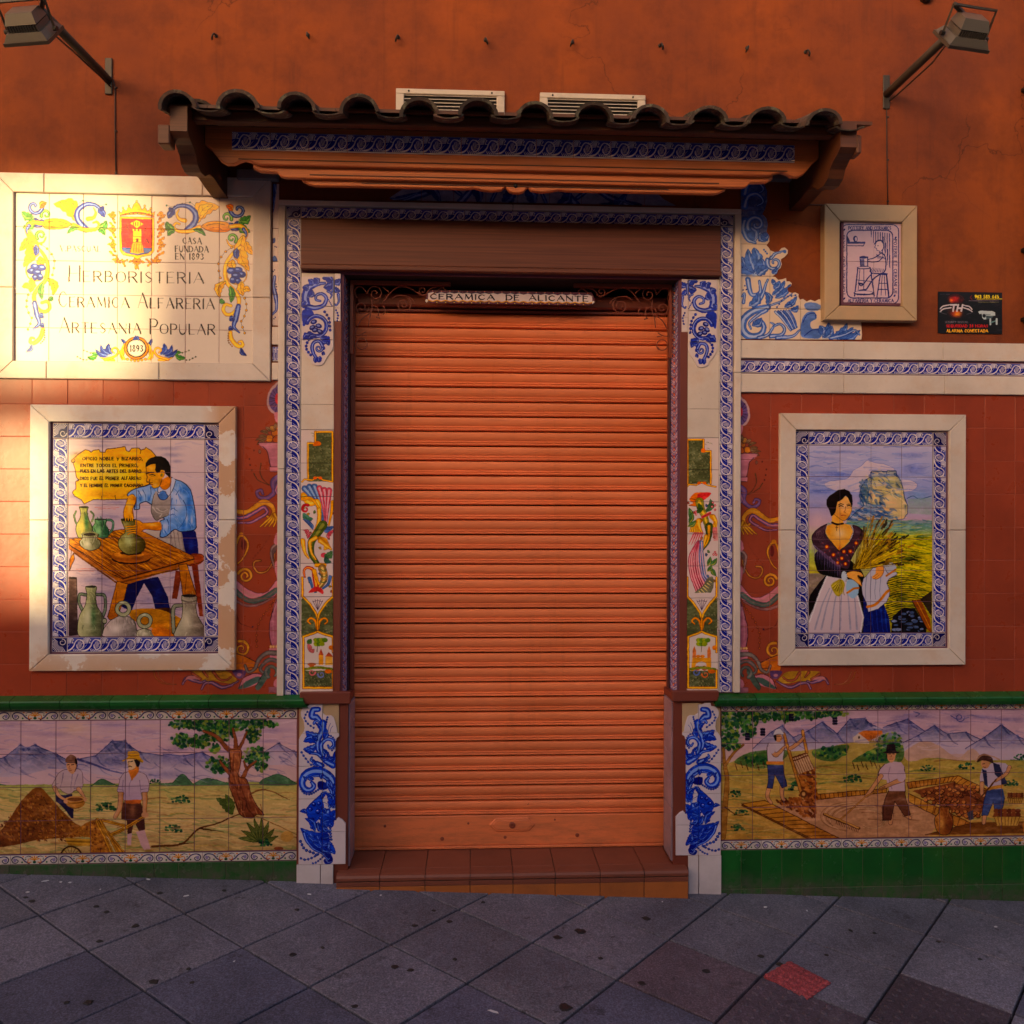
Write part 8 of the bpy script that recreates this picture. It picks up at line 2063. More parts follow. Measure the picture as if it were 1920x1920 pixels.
# ------------------------------------------------------------------ door feet
def foot(side):
    L_ = side == 'l'
    lab = 'white tile plinth with a blue scroll ' + ('left of the doorstep' if L_ else 'right of the doorstep')
    fF = None if L_ else (lambda P: np.stack([1268 + (647.8 - P[:, 0]) * .955, 1319 + (P[:, 1] - 1318) * .9395], 1))
    x_out, x_in = (X(559.5), xF0) if L_ else (X(1351.5), xF1)
    lo, hi = min(x_out, x_in), max(x_out, x_in)
    zb_ = Z(600, 1650) if L_ else Z(1310, 1672)
    th = thing('tiled_plinth', ((lo + hi) / 2, 0, zb_), lab, 'tiled plinth', 'tiled plinths either side of the doorstep')
    MB().box(lo, hi, -.012, .18, zb_ - .25, zC - .001).build('core', th, M_BROWNPAINT)
    # cap
    cx0, cx1 = (X(566), xF0 + .012) if L_ else (xF1 - .012, X(1345))
    zc2 = Z(600, 1297) if L_ else Z(1300, 1295)
    MB().box(cx0, cx1, -.034, .0, zC - .022, zc2 + .004, .003).build('cap', th, M_BROWNPAINT)
    def tr(P):
        P = np.array(P, float) / 5.336 + np.array([540, 1300])
        if not L_: P = fF(P)
        return [tuple(p) for p in Wn(P, -.022)]
    whole = tr([(105, 95), (508, 95), (508, 1280), (478, 1290), (578, 1310), (578, 1714), (105, 1714)])
    c_ = Canvas('foot_' + side, lo - .01, Z(600, 1700) if L_ else Z(1310, 1700), hi + .01, zC, 900, base=(212, 204, 212), y=-.022, seed=51); foot_scroll(c_, fF)
    m_ = glaze('foot_glaze_' + side, (212, 204, 212), c_, th, .2, .05, .1, .04)
    ms = M_STONE
    sand = tr([(110, 150), (345, 95), (508, 100), (508, 440), (300, 470), (110, 470)])
    MB().prism(sand, -.0118, -.0165, .001).build('sandstone_backing', th, ms)
    ol = tr([(128, 190), (136, 165), (160, 132), (208, 126), (216, 92), (272, 92), (300, 108), (346, 110), (348, 200), (380, 224), (430, 222), (455, 240), (472, 290), (486, 345), (492, 394), (508, 406), (510, 430), (484, 450), (474, 500), (472, 600), (472, 1270), (500, 1245), (540, 1265), (578, 1308), (578, 1714), (105, 1714), (105, 480), (116, 440), (140, 405), (158, 380), (166, 345), (156, 275), (132, 232)])
    xs = sorted(p[0] for p in tr([(105, 900), (343, 900), (580, 900)])); zs = [p[1] for p in tr([(200, 60), (200, 400), (200, 730), (200, 1057), (200, 1387), (200, 1716)])]
    cut_tiles(th, ol, xs, zs, -.022, m_, t=.010, gap=.0022)
    # last row of plain tiles
    zr = zs[-1]
    for a, b in (((X(560), X(604.5)), (X(605), X(629))) if L_ else ((X(1310), X(1352)), (X(1290), X(1309.3)))):
        MB().box(a + .001, b - .001, -.022, -.0125, zb_ - .03, zr - .001, .0012).build('tile', th, glaze('plain_white_glaze_' + side, (212, 204, 212), None, None, .2, .1, .25) if a == X(560) or a == X(1310) else bpy.data.materials['plain_white_glaze_' + side])
    # pale glazed reveal
    sg = 1 if L_ else -1
    n = 6; h = (zC - .03 - ground_z(0, 0) - .09) / n
    me = tile_mesh(.148, h - GAP, .006, glaze('reveal_glaze_' + side, (150, 132, 150), None, None, .2, .12, .4))
    for k in range(n):
        o = put('reveal_tile', me, th, (x_in + sg * .007, .075, .09 + h * (k + .5))); o.rotation_euler = (0, 0, sg * math.pi / 2)
foot('l'); foot('r')

# ------------------------------------------------------------------ roller shutter
YS = .2
sx0, sx1 = X(664, 1000, YS), X(1251, 1000, YS)
sz1, sz0, szb = (Z(670, 584, YS) + Z(1245, 592, YS)) / 2, (Z(665, 1532, YS) + Z(1250, 1522, YS)) / 2, (Z(665, 1586, YS) + Z(1250, 1570, YS)) / 2
sh = thing('roller_shutter', ((sx0 + sx1) / 2, YS, szb), 'closed orange metal roller shutter of horizontal slats with a lock in its bottom rail', 'roller shutter')
nS = 34; p_ = (sz1 - sz0) / nS
prof = [(.015, .0003), (.003, .0020), (-.0040, .0042), (-.0050, .0080), (-.0005, .0100), (.0008, .0125), (-.0034, .0150), (-.0038, .0180), (.0014, .0205), (.0006, .0235), (-.0040, .030), (-.0072, .039), (-.0082, .049), (-.0070, .0570), (-.002, .0618), (.015, .0636)]
prof = [(y, z * p_ / .0675) for y, z in prof]
mb = MB().extrude_x(prof + [(.016, prof[-1][1]), (.016, 0)], -(sx1 - sx0) / 2, (sx1 - sx0) / 2)
szb = .0815
me = mesh_from('slat', mb.v, mb.f, M_SHUT)
for k in range(nS):
    o = put('slat', me, sh, ((sx0 + sx1) / 2, YS + rng.uniform(-.0008, .0008), sz0 + p_ * k)); o.rotation_euler = (rng.uniform(-.03, .03), rng.uniform(-.0007, .0007), 0)
rail = MB().box(sx0, sx1, YS - .004, YS + .02, szb + .012, sz0 - .002, .003).box(sx0, sx1, YS - .012, YS + .02, szb, szb + .0112, .002)
rl = rail.build('bottom_rail', sh, M_SHUT)
lx, lz = X(960, 1545, YS), Z(960, 1545, YS)
def octo(w, h, c): return [(lx - w, lz - h + c), (lx - w + c, lz - h), (lx + w - c, lz - h), (lx + w, lz - h + c), (lx + w, lz + h - c), (lx + w - c, lz + h), (lx - w + c, lz + h), (lx - w, lz + h - c)]
lp = MB().prism(octo(.103, .032, .03), YS - .004, YS - .010, .004).prism(octo(.088, .021, .018), YS - .0101, YS - .0125, .002)
lpo = lp.build('lock_plate', sh, M_SHUT)
MB().lathe([(.014, 0), (.014, .004), (.010, .006), (.006, .006), (.006, .002)], (lx, YS - .0126, lz), 'y', 18).build('lock_cylinder', sh, M_GUIDE)
for (u, v, r_) in ((829, 1572, .009), (947, 1569, .007), (1082, 1565, .009), (878, 1543, .005), (1040, 1536, .004), (722, 1548, .006)):
    MB().lathe([(r_, 0), (r_, .002), (r_ * .6, .0035)], (X(u, v, YS), YS - .0042, Z(u, v, YS)), 'y', 12).build('rivet', sh, M_GUIDE)
# guides, drum cover and the dark pocket above
rf = thing('shutter_guide_frame', ((sx0 + sx1) / 2, YS, 1.2), 'brown metal shutter rails and drum cover framing the orange shutter', 'shutter frame')
for a, b in ((xJ0 + .0125, sx0 + .006), (sx1 - .006, xJ1 - .0125)):
    MB().box(a, b, YS - .03, YS - .016, .04, zO - .02, .002).build('guide_rail', rf, M_GUIDE); MB().box(a, b, YS + .018, YS + .03, .04, zO - .02, .002).build('guide_rail', rf, M_GUIDE)
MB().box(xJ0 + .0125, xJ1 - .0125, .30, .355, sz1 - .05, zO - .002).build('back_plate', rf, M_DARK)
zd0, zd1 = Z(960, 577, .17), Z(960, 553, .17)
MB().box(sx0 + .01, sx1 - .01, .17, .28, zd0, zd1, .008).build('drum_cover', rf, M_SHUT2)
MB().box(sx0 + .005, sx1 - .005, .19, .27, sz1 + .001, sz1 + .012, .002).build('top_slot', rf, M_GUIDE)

# lettered sign and iron scrolls over the shutter ----------------------------
YI = .09
q0, q1, q2, q3 = X(797, 557, YI), X(1116, 557, YI), Z(960, 570.5, YI), Z(960, 546, YI)
sg_ = thing('door_name_sign', ((q0 + q1) / 2, YI, (q2 + q3) / 2), 'narrow ceramic sign reading Ceramica de Alicante over the orange shutter', 'sign')
c_ = Canvas('door_sign', q0, q2, q1, q3, 2000, seed=61, y=YI); door_sign(c_)
m_ = glaze('door_sign_glaze', (200, 190, 190), c_, sg_, .25, 0, .1, 0)
hh = (q2 + q3) / 2
P = [(q0, hh - .03), (q0 + .012, hh - .022), (q0 + .024, q2), (q1 - .02, q2), (q1 - .008, hh - .02), (q1, hh - .01), (q1 - .006, hh + .012), (q1 - .016, q3), (q0 + .028, q3), (q0 + .014, hh + .018), (q0 + .004, hh + .004)]
MB().prism([(x, max(q2 - .004, z)) for x, z in P], YI + .008, YI, .001).build('plate', sg_, m_)
def bracket(side):
    L_ = side == 'l'
    t_ = thing('iron_scroll_bracket', (X(700 if L_ else 1210, 560, YI), YI, Z(960, 560, YI)), 'wrought iron scroll bracket in the upper %s corner of the doorway' % ('left' if L_ else 'right'), 'ironwork', 'wrought iron scroll brackets in the door corners')
    def V_(pts, y=YI):
        P = np.array(pts, float)
        P = catmull(P, False, 5) if len(P) > 2 else P
        if not L_: P = np.stack([1920 - P[:, 0] + (2 if False else 0), P[:, 1] + 7], 1)
        P = P / 3.2 + np.array([660, 520]) if L_ else np.stack([P[:, 0] / 3.2 + 660, P[:, 1] / 3.2 + 520], 1)
        q = Wn(P, y)
        return [(a, y, b) for a, b in q]
    def sp(*a): return spiral(*a)
    y0, y1 = YI - .004, YI + .006
    if L_: a, b, c, d = X(663, 530, YI), X(845, 530, YI), Z(750, 534.5, YI), Z(750, 528, YI)
    else: a, b, c, d = X(1076, 530, YI), X(1254, 530, YI), Z(1160, 540, YI), Z(1160, 533, YI)
    MB().box(a, b, YI - .012, YI + .012, c, d, .001).build('top_bar', t_, M_IRON)
    v1 = 664
    xa, xb = (X(657, 600, YI), X(663, 600, YI)) if L_ else (X(1254, 600, YI), X(1259, 600, YI))
    MB().box(xa, xb, YI - .012, YI + .012, Z(660, v1, YI), d, .001).build('side_bar', t_, M_IRON)
    curves = [list(sp(140, 98, 48, 8, 180, 1.6)), [(90, 95), (60, 60), (30, 60), (18, 90), (30, 125)], [(185, 60), (205, 75), (222, 90)], [(190, 150), (225, 100), (270, 62), (330, 60), (380, 85), (430, 110), (470, 70), (510, 60)], list(sp(425, 80, 30, 6, 0, 1.4)), [(235, 130), (280, 108), (340, 118), (375, 150)], list(sp(310, 165, 48, 8, -60, 1.7)), list(sp(58, 180, 44, 8, 0, 1.5)), [(118, 130), (118, 200), (60, 250), (30, 300)], [(118, 200), (106, 240), (98, 295)], [(115, 170), (150, 180), (160, 215), (150, 240)], [(145, 238), (168, 246)], [(185, 170), (200, 200), (185, 225)], [(30, 300), (22, 340), (50, 345), (85, 325)], [(60, 345), (90, 350)], list(sp(58, 400, 34, 30, 60, -1.1)), [(470, 110), (500, 90), (540, 62), (565, 80)]]
    for c_ in curves: MB().tube(V_(c_), .0026, 5).build('scroll', t_, M_IRON, True)
bracket('l'); bracket('r')

# ------------------------------------------------------------------ doorstep
stp = thing('doorstep', (0, -.03, 0), 'low oxide red tiled doorstep with ochre riser tiles below the shutter', 'doorstep')
zs_ = .079
fx0, fx1 = X(630, 1640, -.064), X(1291, 1640, -.064)
MB().box(fx0 + .004, fx1 - .004, -.058, .28, -.2, zs_ - .008).build('core', stp, M_MORTAR)
joints = [630, 712, 797, 881.5, 962, 1041, 1125.5, 1208, 1291]
jx = [X(u, 1632, -.064) for u in joints]
for a, b in zip(jx[:-1], jx[1:]):
    aa, bb = max(a, xF0 + .002), min(b, xF1 - .002)
    # top tile with a rounded nose
    pr = [(.0, zs_ - .008), (.0, zs_), (-.045, zs_), (-.062, zs_ - .004), (-.068, zs_ - .013), (-.068, zs_ - .024), (-.060, zs_ - .029), (-.045, zs_ - .029)]
    MB().extrude_x(pr, a + .0015, b - .0015).build('step_tile', stp, M_STEP)
    MB().box(aa + .0015, bb - .0015, .0015, .28, zs_ - .008, zs_, .001).build('step_tile', stp, M_STEP)
    MB().box(a + .0015, b - .0015, -.0655, -.0585, zs_ - .049, zs_ - .0305, .0012).build('step_tile', stp, M_STEP)
    MB().box(a + .0015, b - .0015, -.0645, -.0585, -.15, zs_ - .051, .0012).build('riser_tile', stp, M_RISER)

# ------------------------------------------------------------------ low wainscots
def wainscot(side):
    L_ = side == 'l'
    YM = -.010
    if L_:
        x0, x1 = X(-27 - 65 * 1, 1470, YM), X(557, 1470, YM); z0, z1 = (Z(10, 1602, YM) + Z(550, 1594, YM)) / 2, (Z(10, 1351.5, YM) + Z(550, 1348.5, YM)) / 2
        n = 10; pw = (X(557, 1470, YM) - X(38.8, 1470, YM)) / 8; x0 = x1 - n * pw
        fn, seed, lab = fields, 71, 'low tile mural of two men harvesting beside a tree left of the door'
    else:
        x0 = X(1352, 1460, YM); pw = (X(1877.7, 1460, YM) - x0) / 9; n = 11; x1 = x0 + n * pw; z0, z1 = (Z(1360, 1574, YM) + Z(1910, 1568, YM)) / 2, (Z(1360, 1334, YM) + Z(1910, 1330, YM)) / 2
        fn, seed, lab = claypit, 72, 'low tile mural of three men working a clay pit right of the door'
    t_ = thing('low_tile_mural', ((x0 + x1) / 2, 0, (z0 + z1) / 2), lab, 'tile mural', 'low tile murals either side of the door')
    c_ = Canvas('mural_' + side, x0, z0, x1, z1, 800, base=(206, 180, 180), y=YM, seed=seed); c_.sat = 1.06; fn(c_)
    m_ = glaze('mural_glaze_' + side, (206, 180, 180), c_, t_, .2, .06, .12, .04)
    zt_, zb_ = z1 + (.0425 if L_ else .0335), z0 - (.043 if L_ else .042)
    MB().box(x0, x1, YM + .002, .0115, zb_ - .002, zt_ + .002).build('grout_bed', t_, M_GROUT)
    tiles(t_, x0, x1, z0, z1, n, 4, YM, m_, t=.0018, gap=.0024)
    # borders run 200 mm long tiles
    sw = .1985 if L_ else .1795
    m = int((x1 - x0) / sw) + 1
    for za_, zb2, yy in ((z1 + .002, zt_, YM - .001), (zb_, z0 - .003, YM - .001)):
        me = motif_mesh('border_tile', sw, zb2 - za_, .0025, M_STRIP, gap=.002)
        for k in range(m):
            cx = (x1 - sw * (k + .5)) if L_ else (x0 + sw * (k + .5))
            put('border_tile', me, t_, (cx, yy, (za_ + zb2) / 2))
    # green glazed ledge of bevelled tiles
    lg = thing('green_ledge', ((x0 + x1) / 2, 0, zLed - .03), 'projecting green glazed ledge over the low mural %s of the door' % ('left' if L_ else 'right'), 'tiled ledge', 'green glazed ledges over the murals')
    zt2 = (Z(60, 1305) + Z(560, 1300)) / 2 if L_ else (Z(1380, 1299) + Z(1900, 1296)) / 2
    zb2 = zt_ + .001
    pr = [(.0, zt2), (-.006, zt2), (-.048, zt2 - .014), (-.052, zt2 - .020), (-.050, zt2 - .034), (-.040, zt2 - .050), (-.022, zb2 + .004), (-.012, zb2), (.0, zb2)]
    lw = .2035 if L_ else .190
    if L_: e = X(575, 1315, -.04); runs = [(e - lw * (k + 1), e - lw * k) for k in range(9)]
    else: e = X(1336, 1310, -.04); runs = [(e + lw * k, e + lw * (k + 1)) for k in range(9)]
    for k, (a, b) in enumerate(runs):
        mbb = MB().extrude_x(pr, a + .0012, b - .0012)
        if k == 0:                                   # slanting cut at the door end
            vv = []
            for (x, y, z) in mbb.v:
                s_ = (zt2 - z) * .45
                if L_ and x > (a + b) / 2: x = x - .02 + s_
                if not L_ and x < (a + b) / 2: x = x + .03 - s_
                vv.append((x, y, z))
            mbb.v = vv
        mbb.build('ledge_tile', lg, M_GREEN)
    # skirting
    sk = thing('green_tile_skirting', ((x0 + x1) / 2, 0, .05), 'dark green glazed tile skirting under the %s' % ('harvest mural' if L_ else 'clay pit mural'), 'tiled skirting', 'green tile skirtings under the murals')
    wv = .0995 if L_ else .0905
    zk1 = zb_ - .003
    MB().box(x0, x1, YM + .002, .0115, -.25, zk1).build('grout_bed', sk, M_GROUT_G)
    hrow = .17 if not L_ else .12
    m = int((x1 - x0) / wv) + 1
    me = tile_mesh(wv - .0022, hrow - .0022, .0018, M_GREEN)
    for r_ in range(2):
        for k in range(m):
            cx = (x1 - wv * (k + .5)) if L_ else (x0 + wv * (k + .5))
            o = put('tile', me, sk, (cx, YM + rng.uniform(-.0004, .0004), zk1 - hrow * (r_ + .5))); o.rotation_euler = (rng.uniform(-.004, .004), 0, rng.uniform(-.004, .004))
M_GREEN = glaze('green_glaze', (22, 92, 34), None, None, .22, .35, .3, .3)
wainscot('l'); wainscot('r')

# ------------------------------------------------------------------ canopy
cp = thing('tiled_canopy', (.16, -.3, 3.0), 'small projecting clay tiled canopy on carved wooden brackets over the doorway', 'canopy')
bl, br = X(420, 375), X(1480, 390)
# carved corbel brackets
def corbel(x, w):
    pr = [(.0, 3.232), (-.47, 3.098), (-.515, 3.092), (-.515, 3.0), (-.49, 2.985), (-.455, 2.975), (-.42, 2.955), (-.40, 2.925), (-.36, 2.912), (-.31, 2.918), (-.26, 2.945), (-.20, 2.955), (-.12, 2.948), (.0, 2.945)]
    return MB().extrude_x(pr, x - w / 2, x + w / 2).build('bracket', cp, M_WOOD_B)
corbel(bl - .012, .062); corbel(br + .03, .062)
for x0, x1 in ((X(300, 250, -.49), bl - .044), (br + .062, X(1610, 265, -.49))):
    MB().box(x0, x1, -.515, -.455, Z(320, 270, -.515) if x0 < 0 else Z(1600, 287, -.515), Z(320, 233, -.515) if x0 < 0 else Z(1600, 252, -.515), .004).build('purlin_end', cp, M_WOOD_B)
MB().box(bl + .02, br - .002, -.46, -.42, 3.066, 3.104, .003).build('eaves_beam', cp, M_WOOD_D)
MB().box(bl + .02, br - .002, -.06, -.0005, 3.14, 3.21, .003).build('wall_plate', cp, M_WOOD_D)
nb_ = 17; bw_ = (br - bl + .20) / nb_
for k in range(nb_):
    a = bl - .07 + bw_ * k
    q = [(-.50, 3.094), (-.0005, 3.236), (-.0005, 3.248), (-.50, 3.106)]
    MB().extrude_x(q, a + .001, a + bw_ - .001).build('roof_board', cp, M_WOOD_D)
# fascia: three stepped boards with profiled lower edges, tiled upper part
YF = -.32
zf = lambda v, y=YF: Z(960, v, y)
fx = lambda u, y=YF: X(u, 300, y)
def sym(pts, cx):                                    # mirror a left half outline
    return pts + [(2 * cx - x, z) for x, z in reversed(pts)]
fL, fR_ = bl + .02, br - .002
cx_ = (fL + fR_) / 2
w_ = lambda pts, y=YF: [W(u, v, y) for u, v in pts]
b1 = [(fL, 3.112)] + w_([(368, 262), (384, 270), (396, 280), (404, 290), (412, 300), (424, 307), (438, 307), (448, 302), (458, 299), (470, 302), (484, 307.5), (520, 308.5)])
b1[1] = (fL, b1[1][1])
MB().prism(sym(b1, cx_), YF + .024, YF, .003).build('fascia_board', cp, M_WOOD)
zz1 = b1[-1][1] + .004
b2 = [(X(471, 309, YF), zz1 + .01)] + w_([(471, 309), (484, 316), (517, 318), (523, 325), (531, 327.5), (568, 328.5)])
MB().prism(sym(b2, cx_), YF + .046, YF + .0245, .003).build('fascia_board', cp, M_WOOD)
zz2 = b2[-1][1]
b3 = [(X(560, 330, YF), zz2 + .012)] + w_([(562, 330), (575, 336), (585, 338.5)])
z3 = b3[-1][1]
b3 += [(cx_ - .20, z3), (cx_ - .17, z3 + .004), (cx_ - .14, z3 - .003), (cx_ - .10, z3 - .007), (cx_ - .06, z3 - .002), (cx_ - .045, z3 + .012), (cx_ - .03, z3 - .006), (cx_ - .012, z3 - .012)]
MB().prism(sym(b3, cx_), YF + .068, YF + .0465, .003).build('fascia_board', cp, M_WOOD)
for z, a, yy in ((zz1 + .014, .13, YF), (zz2 + .012, .40, YF + .0245), (z3 + .012, .60, YF + .0465)):
    MB().box(fL + a, fR_ - a, yy - .003, yy + .001, z - .0018, z + .0018).build('bead_line', cp, M_WOOD_D)
MB().lathe([(.008, 0), (.008, .006), (.004, .009)], (cx_ - .004, YF + .0465, z3 + .014), 'y', 12).build('drilled_boss', cp, M_BLACK)
tx0, tx1 = fx(435), fx(1489.5)
strip(cp, tx0, tx1, zf(294), zf(260) + .0, YF - .006, M_WAVE, 15, t=.0055)
# roof tiles: channel tiles below, cover tiles above, two courses
def barrel(r0, r1, L_, t, up=True, seg=10, fl=.86):
    """half-round tapering clay tile; lies along +y from its lower end"""
    V, F = [], []
    for (r_, y) in ((r0, 0.0), (r1, L_)):
        for rad in (r_, r_ - t):
            for k in range(seg + 1):
                a = math.pi * k / seg
                V.append((rad * math.cos(a), y, (rad * math.sin(a) * fl) * (1 if up else -1)))
    n = seg + 1
    for k in range(seg):
        F += [(k, k + 1, 2 * n + k + 1, 2 * n + k), (n + k, 3 * n + k, 3 * n + k + 1, n + k + 1), (k, n + k, n + k + 1, k + 1), (2 * n + k, 2 * n + k + 1, 3 * n + k + 1, 3 * n + k)]
    F += [(0, 2 * n, 3 * n, n), (n - 1, 2 * n - 1, 4 * n - 1, 3 * n - 1)]
    me = mesh_from('roof_tile', V, F, M_CLAY)
    for p in me.polygons: p.use_smooth = False
    return me
cov, chn = barrel(.072, .060, .30, .013), barrel(.056, .068, .30, .012, False, 10, .28)
pitch = math.atan2(.142, .5)
yE = -.565
cu = [331, 446, 557, 673.5, 786, 895.5, 1004, 1116, 1221.5, 1330, 1438.5, 1547]
xc = [X(u, 205, yE) for u in cu]
zl, zr = Z(331, 201, yE), Z(1547, 233, yE)
spx = (xc[-1] - xc[0]) / (len(xc) - 1)
for course in (0, 1, 2):
    yy, dz = yE + course * .20, course * .20 * math.tan(pitch) + course * .007
    for k, x in enumerate(xc):
        zb_ = zl + (zr - zl) * k / 11.0
        o = put('roof_tile', cov, cp, (x + rng.uniform(-.007, .007) * (1 if course else .3), yy + rng.uniform(-.016, .016), zb_ + dz + rng.uniform(-.004, .004))); o.rotation_euler = (pitch + rng.uniform(-.03, .03), rng.uniform(-.12, .12), rng.uniform(-.07, .07)); o.scale = (rng.uniform(.93, 1.07), 1, rng.uniform(.9, 1.08))
        if k < 11 or course == 0:
            o = put('roof_tile', chn, cp, (x + spx * .5 + rng.uniform(-.004, .004), yy + .012 + rng.uniform(-.01, .01), zb_ + dz + .006)); o.rotation_euler = (pitch, rng.uniform(-.05, .05), rng.uniform(-.03, .03))

# small grey ledges each side under the canopy
for u0, u1, v0, v1, lab in ((445, 522, 322, 341, 'short grey stone ledge on the wall under the left end of the canopy'), (1386, 1500, 330, 341, 'short grey stone ledge on the wall under the right end of the canopy')):
    o = MB().box(X(u0), X(u1), -.035, -.0005, Z(u0, v1), Z(u0, v0), .004).build('stone_ledge', None, simple('grey_stone', (120, 116, 116), .8)); tag(o, lab, 'ledge', 'short grey ledges under the canopy')

# ------------------------------------------------------------------ things on the upper wall
def vent(u0, v0, u1, v1, lab):
    x0, x1, z1 = X(u0, v0), X(u1, v0), (Z(u0, v0) + Z(u1, v1)) / 2
    z0 = z1 - .16
    t_ = thing('vent_grille', ((x0 + x1) / 2, 0, z0), lab, 'vent', 'white vent grilles behind the canopy')
    f_ = .034
    for a, b, c, d in ((x0, x1, z1 - .022, z1), (x0, x1, z0, z0 + .022), (x0, x0 + f_, z0 + .0225, z1 - .0225), (x1 - f_, x1, z0 + .0225, z1 - .0225)):
        MB().box(a, b, -.016, -.0005, c, d, .002).build('frame_piece', t_, M_VENT)
    MB().box(x0 + f_, x1 - f_, -.003, -.0008, z0 + .0225, z1 - .0225).build('backing', t_, M_BLACK)
    n = 8
    for k in range(n):
        z = z0 + .03 + (z1 - z0 - .055) * k / (n - 1)
        MB().add([(x, y, z + dz) for x in (x0 + f_ + .0005, x1 - f_ - .0005) for y, dz in ((-.013, -.004), (-.013, -.0025), (-.0035, .004), (-.0035, .0025))], [(0, 1, 2, 3), (4, 5, 6, 7), (0, 1, 5, 4), (1, 2, 6, 5), (2, 3, 7, 6), (3, 0, 4, 7)]).build('louvre', t_, M_VENT)
    for x in (x0 + .055, x1 - .055): MB().lathe([(.0045, 0), (.0045, .002), (.002, .003)], (x, -.016, z1 - .011), 'y', 8).build('screw', t_, M_BLACK)
vent(743, 167.5, 946, 175, 'white louvred vent grille on the orange wall left of the canopy centre')
vent(1012, 176, 1209, 182, 'white louvred vent grille on the orange wall right of the canopy centre')
hooks = [(405, 70), (577, 68), (747, 73), (910, 78), (1073, 82), (1237, 88), (1400, 93), (1510, 100)]
hl = ['hook at the far left of the row above the canopy', 'second hook from the left in the row above the canopy', 'hook above the left vent grille', 'hook above the right end of the left vent grille', 'hook above the left half of the right vent grille', 'hook just right of the right vent grille', 'second hook from the right in the row above the canopy', 'hook at the far right of the row above the canopy']
for k, (u, v) in enumerate(hooks):
    x, z = X(u, v), Z(u, v)
    s_ = 1 if k % 2 else -1
    P = [(x, .004, z + .006), (x, -.012, z + .005), (x + s_ * .001, -.026, z + .001), (x + s_ * .004, -.033, z - .008), (x + s_ * .008, -.031, z - .018), (x + s_ * .010, -.022, z - .022), (x + s_ * .008, -.015, z - .015)]
    o = MB().tube(P, [.0042, .0042, .0042, .004, .0038, .0034, .0025], 6).lathe([(.008, -.0005), (.008, .003), (.005, .005)], (x, -.0005, z + .005), 'y', 8).build('wall_hook', None, M_BLACK, True)
    tag(o, 'small black iron ' + hl[k], 'hook', 'row of hooks above the canopy')
sp_ = MB().lathe([(.03, 0), (.03, .02), (.02, .03)], (X(1734, -4), 0, Z(1734, -6)), 'y', 14).build('wall_stud', None, M_BLACK); tag(sp_, 'round black stud at the top edge of the orange wall left of the right floodlight', 'stud')

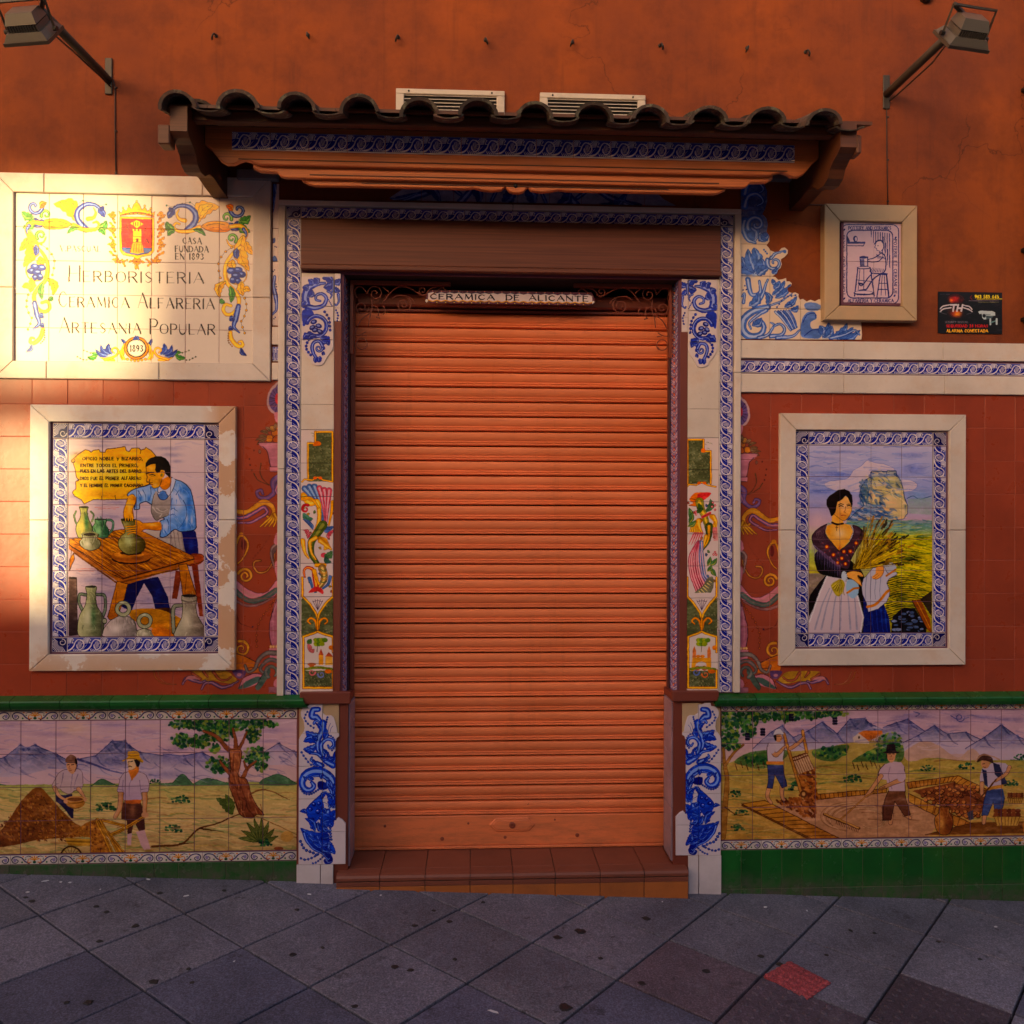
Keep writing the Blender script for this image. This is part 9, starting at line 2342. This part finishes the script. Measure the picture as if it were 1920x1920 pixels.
def floodlight(side):
    L_ = side == 'l'
    if L_: bx, bz0, bz1, az = X(204.5, 145), Z(205, 178), Z(205, 110), Z(205, 152); ex = bx; tip = (-.50, Z(100, 20, -.50))
    else: bx, bz0, bz1, az = X(1661, 175), Z(1662, 205), Z(1662, 142), Z(1662, 178); ex = bx; tip = (-.55, Z(1795, 33, -.55))
    t_ = thing('floodlight', (bx, 0, az), 'grey floodlight on a dark arm at the upper %s of the orange wall' % ('left' if L_ else 'right'), 'floodlight', 'floodlights on wall arms')
    MB().box(bx - .015, bx + .015, -.008, -.0005, bz0, bz1, .002).build('wall_plate', t_, M_IRON_D)
    ty, tz = tip
    dx = -.03 if L_ else .035
    MB().tube([(bx, -.006, az), (bx + dx * .2, -.06, az + .005), (bx + dx, ty, tz)], .017, 8).build('arm', t_, M_IRON_D, True)
    # head in its own frame: n = back normal, r = across, u = up along the back
    sgn = -1 if L_ else 1
    hx, hy, hz = bx + dx + sgn * .03, ty + .02, tz - .09
    if not L_: hx, hz = hx - .045, tz - .085
    n_ = Vector((0, -math.sin(R(52)), math.cos(R(52)))); n_.normalize()
    yaw = R(10 * sgn)
    n_ = Matrix.Rotation(yaw, 3, 'Z') @ n_; r_ = Matrix.Rotation(yaw, 3, 'Z') @ Vector((1, 0, 0)); u_ = n_.cross(r_)
    C_ = Vector((hx, hy, hz))
    def loc(a, b, c): return C_ + (r_ * a + u_ * b + n_ * c) * .86
    def frustum(w0, h0, c0, w1, h1, c1, oy0=0, oy1=0):
        P = [loc(sx * w0 / 2, sy * h0 / 2 + oy0, c0) for sx, sy in ((-1, -1), (1, -1), (1, 1), (-1, 1))] + [loc(sx * w1 / 2, sy * h1 / 2 + oy1, c1) for sx, sy in ((-1, -1), (1, -1), (1, 1), (-1, 1))]
        return P, [(0, 1, 2, 3), (4, 5, 6, 7), (0, 1, 5, 4), (1, 2, 6, 5), (2, 3, 7, 6), (3, 0, 4, 7)]
    MB().add(*frustum(.205, .155, 0, .205, .155, .014)).build('rim', t_, M_LAMPRIM)
    MB().add(*frustum(.185, .135, -.003, .185, .135, -.0002)).build('glass', t_, M_GLASS)
    MB().add(*frustum(.195, .145, .0145, .16, .115, .042)).build('reflector_body', t_, M_LAMPGREY)
    for k in range(12):
        a = -.066 + k * .012
        P = [loc(a + s1 * .0022, s2, c_) for c_ in (.0425, .066) for s1, s2 in ((-1, -.053), (1, -.053), (1, .053), (-1, .053))]
        MB().add(P, [(0, 1, 2, 3), (4, 5, 6, 7), (0, 1, 5, 4), (1, 2, 6, 5), (2, 3, 7, 6), (3, 0, 4, 7)]).build('cooling_fin', t_, M_LAMPGREY)
    MB().add(*frustum(.13, .095, .0665, .135, .10, .070)).build('gear_base', t_, M_BLACK)
    MB().add(*frustum(.142, .105, .0705, .118, .07, .108, 0, .008)).build('gear_box', t_, M_LAMPGREY)
    MB().tube([(bx + .012, -.012, az - .03), (bx + .014, -.07, az - .035), (bx + dx * .6 + .004, ty * .6, az - .035), tuple(loc(0, .05, .075))], .0035, 5).build('lamp_cable', t_, M_CABLE, True)
    # stirrup
    a0 = loc(.108, 0, .03); a1 = loc(-.108, 0, .03); top = Vector((bx + dx, ty, tz))
    t1, t2 = loc(.108, .03, .135), loc(-.108, .03, .135)
    MB().tube([a0, t1, t2, a1], .006, 4).build('stirrup', t_, M_IRON_D)
    MB().tube([(t1 + t2) / 2 + r_ * (-.09 * sgn), top + Vector((0, .0, .0))], .009, 6).build('swivel', t_, M_IRON_D)
    for s_ in (-1, 1):
        MB().tube([loc(s_ * .1025, 0, .03), loc(s_ * .120, 0, .03)], .009, 8).build('knob', t_, M_BLACK)
floodlight('l'); floodlight('r')
for u0, v0, u1, v1, extra, lab in ((215, 150, 218, 333, [(213, 150), (216.5, 168), (216.5, 250)], 'thin dark cable hanging from the left floodlight bracket to the name panel'), (1662, 205, 1664, 386, [(1662, 205), (1661.5, 212), (1662.5, 300)], 'thin dark cable running from the right floodlight bracket down to the small framed picture')):
    P = [(X(a, b), -.004, Z(a, b)) for a, b in extra + [(u1, v1)]]
    o = MB().tube(P, .0026, 5).build('wall_cable', None, M_CABLE, True); tag(o, lab, 'cable', 'cables below the floodlights')
    for v in (v0 + 15, (v0 + v1) / 2 + 5, v1 - 8):
        c_ = MB().box(X(u1, v) - .005, X(u1, v) + .005, -.007, -.0005, Z(u1, v) - .003, Z(u1, v) + .003, .001).build('cable_clip', o, M_CABLE)
        c_.location = Vector((X(u1, v), -.00375, Z(u1, v))) - Vector(o.location)
o = MB().tube([(X(1478, 384), -.003, Z(1478, 384)), (X(1544, 385), -.003, Z(1544, 385))], .0022, 5).build('wall_cable', None, M_CABLE, True); tag(o, 'short thin horizontal cable between the canopy bracket and the small framed picture', 'cable', 'cables below the floodlights')

# ------------------------------------------------------------------ houses across the street (behind the viewpoint) and an added sun mask
YO = -9.0
op = thing('street_house', (-2, YO, 0), 'plain ochre terraced house across the street with an added unseen wall masking the sun into patches', 'house')
k1, k2 = math.tan(R(-SUN_AZ)), math.tan(R(SUN_EL)) / math.cos(R(SUN_AZ))
def toO(x, z): return x + YO * k1, z - YO * k2
ax0, az1 = toO(X(-40), Z(100, 338)); ax1, az0 = toO(X(262), Z(100, 712))
bx1, bz1 = toO(X(128), Z(100, 800)); _, bz0 = toO(0, Z(100, 1120))
TH = .06
zw = bz0 - .2
MB().box(-34, 34, YO - 8, YO, -1.6, zw).build('house_body', op, M_OPP)
sc = MB()  # added unseen wall; its openings are shaped to throw sun patches on the shopfront
top_ = 5.15
def wallpiece(a, b, c, d): sc.box(a, b, YO - TH, YO, c, d)
wallpiece(-34, ax0, zw, top_); wallpiece(ax1, 34, zw, top_)
wallpiece(ax0, ax1, az1, top_); wallpiece(ax0, ax1, bz1, az0); wallpiece(bx1, ax1, bz0, bz1); wallpiece(ax0, ax1, zw, bz0)
sc.build('sun_mask_wall', op, M_OPP)
for x in (-13.5, -10.6, -7.7, -4.8, -1.9, 1.0, 3.9, 6.8, 9.7):
    f_ = MB().box(x, x + 1.1, YO + .001, YO + .06, .2, 1.5, .004).build('window', op, M_VENT); g_ = MB().box(x + .08, x + 1.02, YO + .061, YO + .07, .28, 1.42).build('pane', f_, M_OPPW); g_.location = (0, .035, 0)
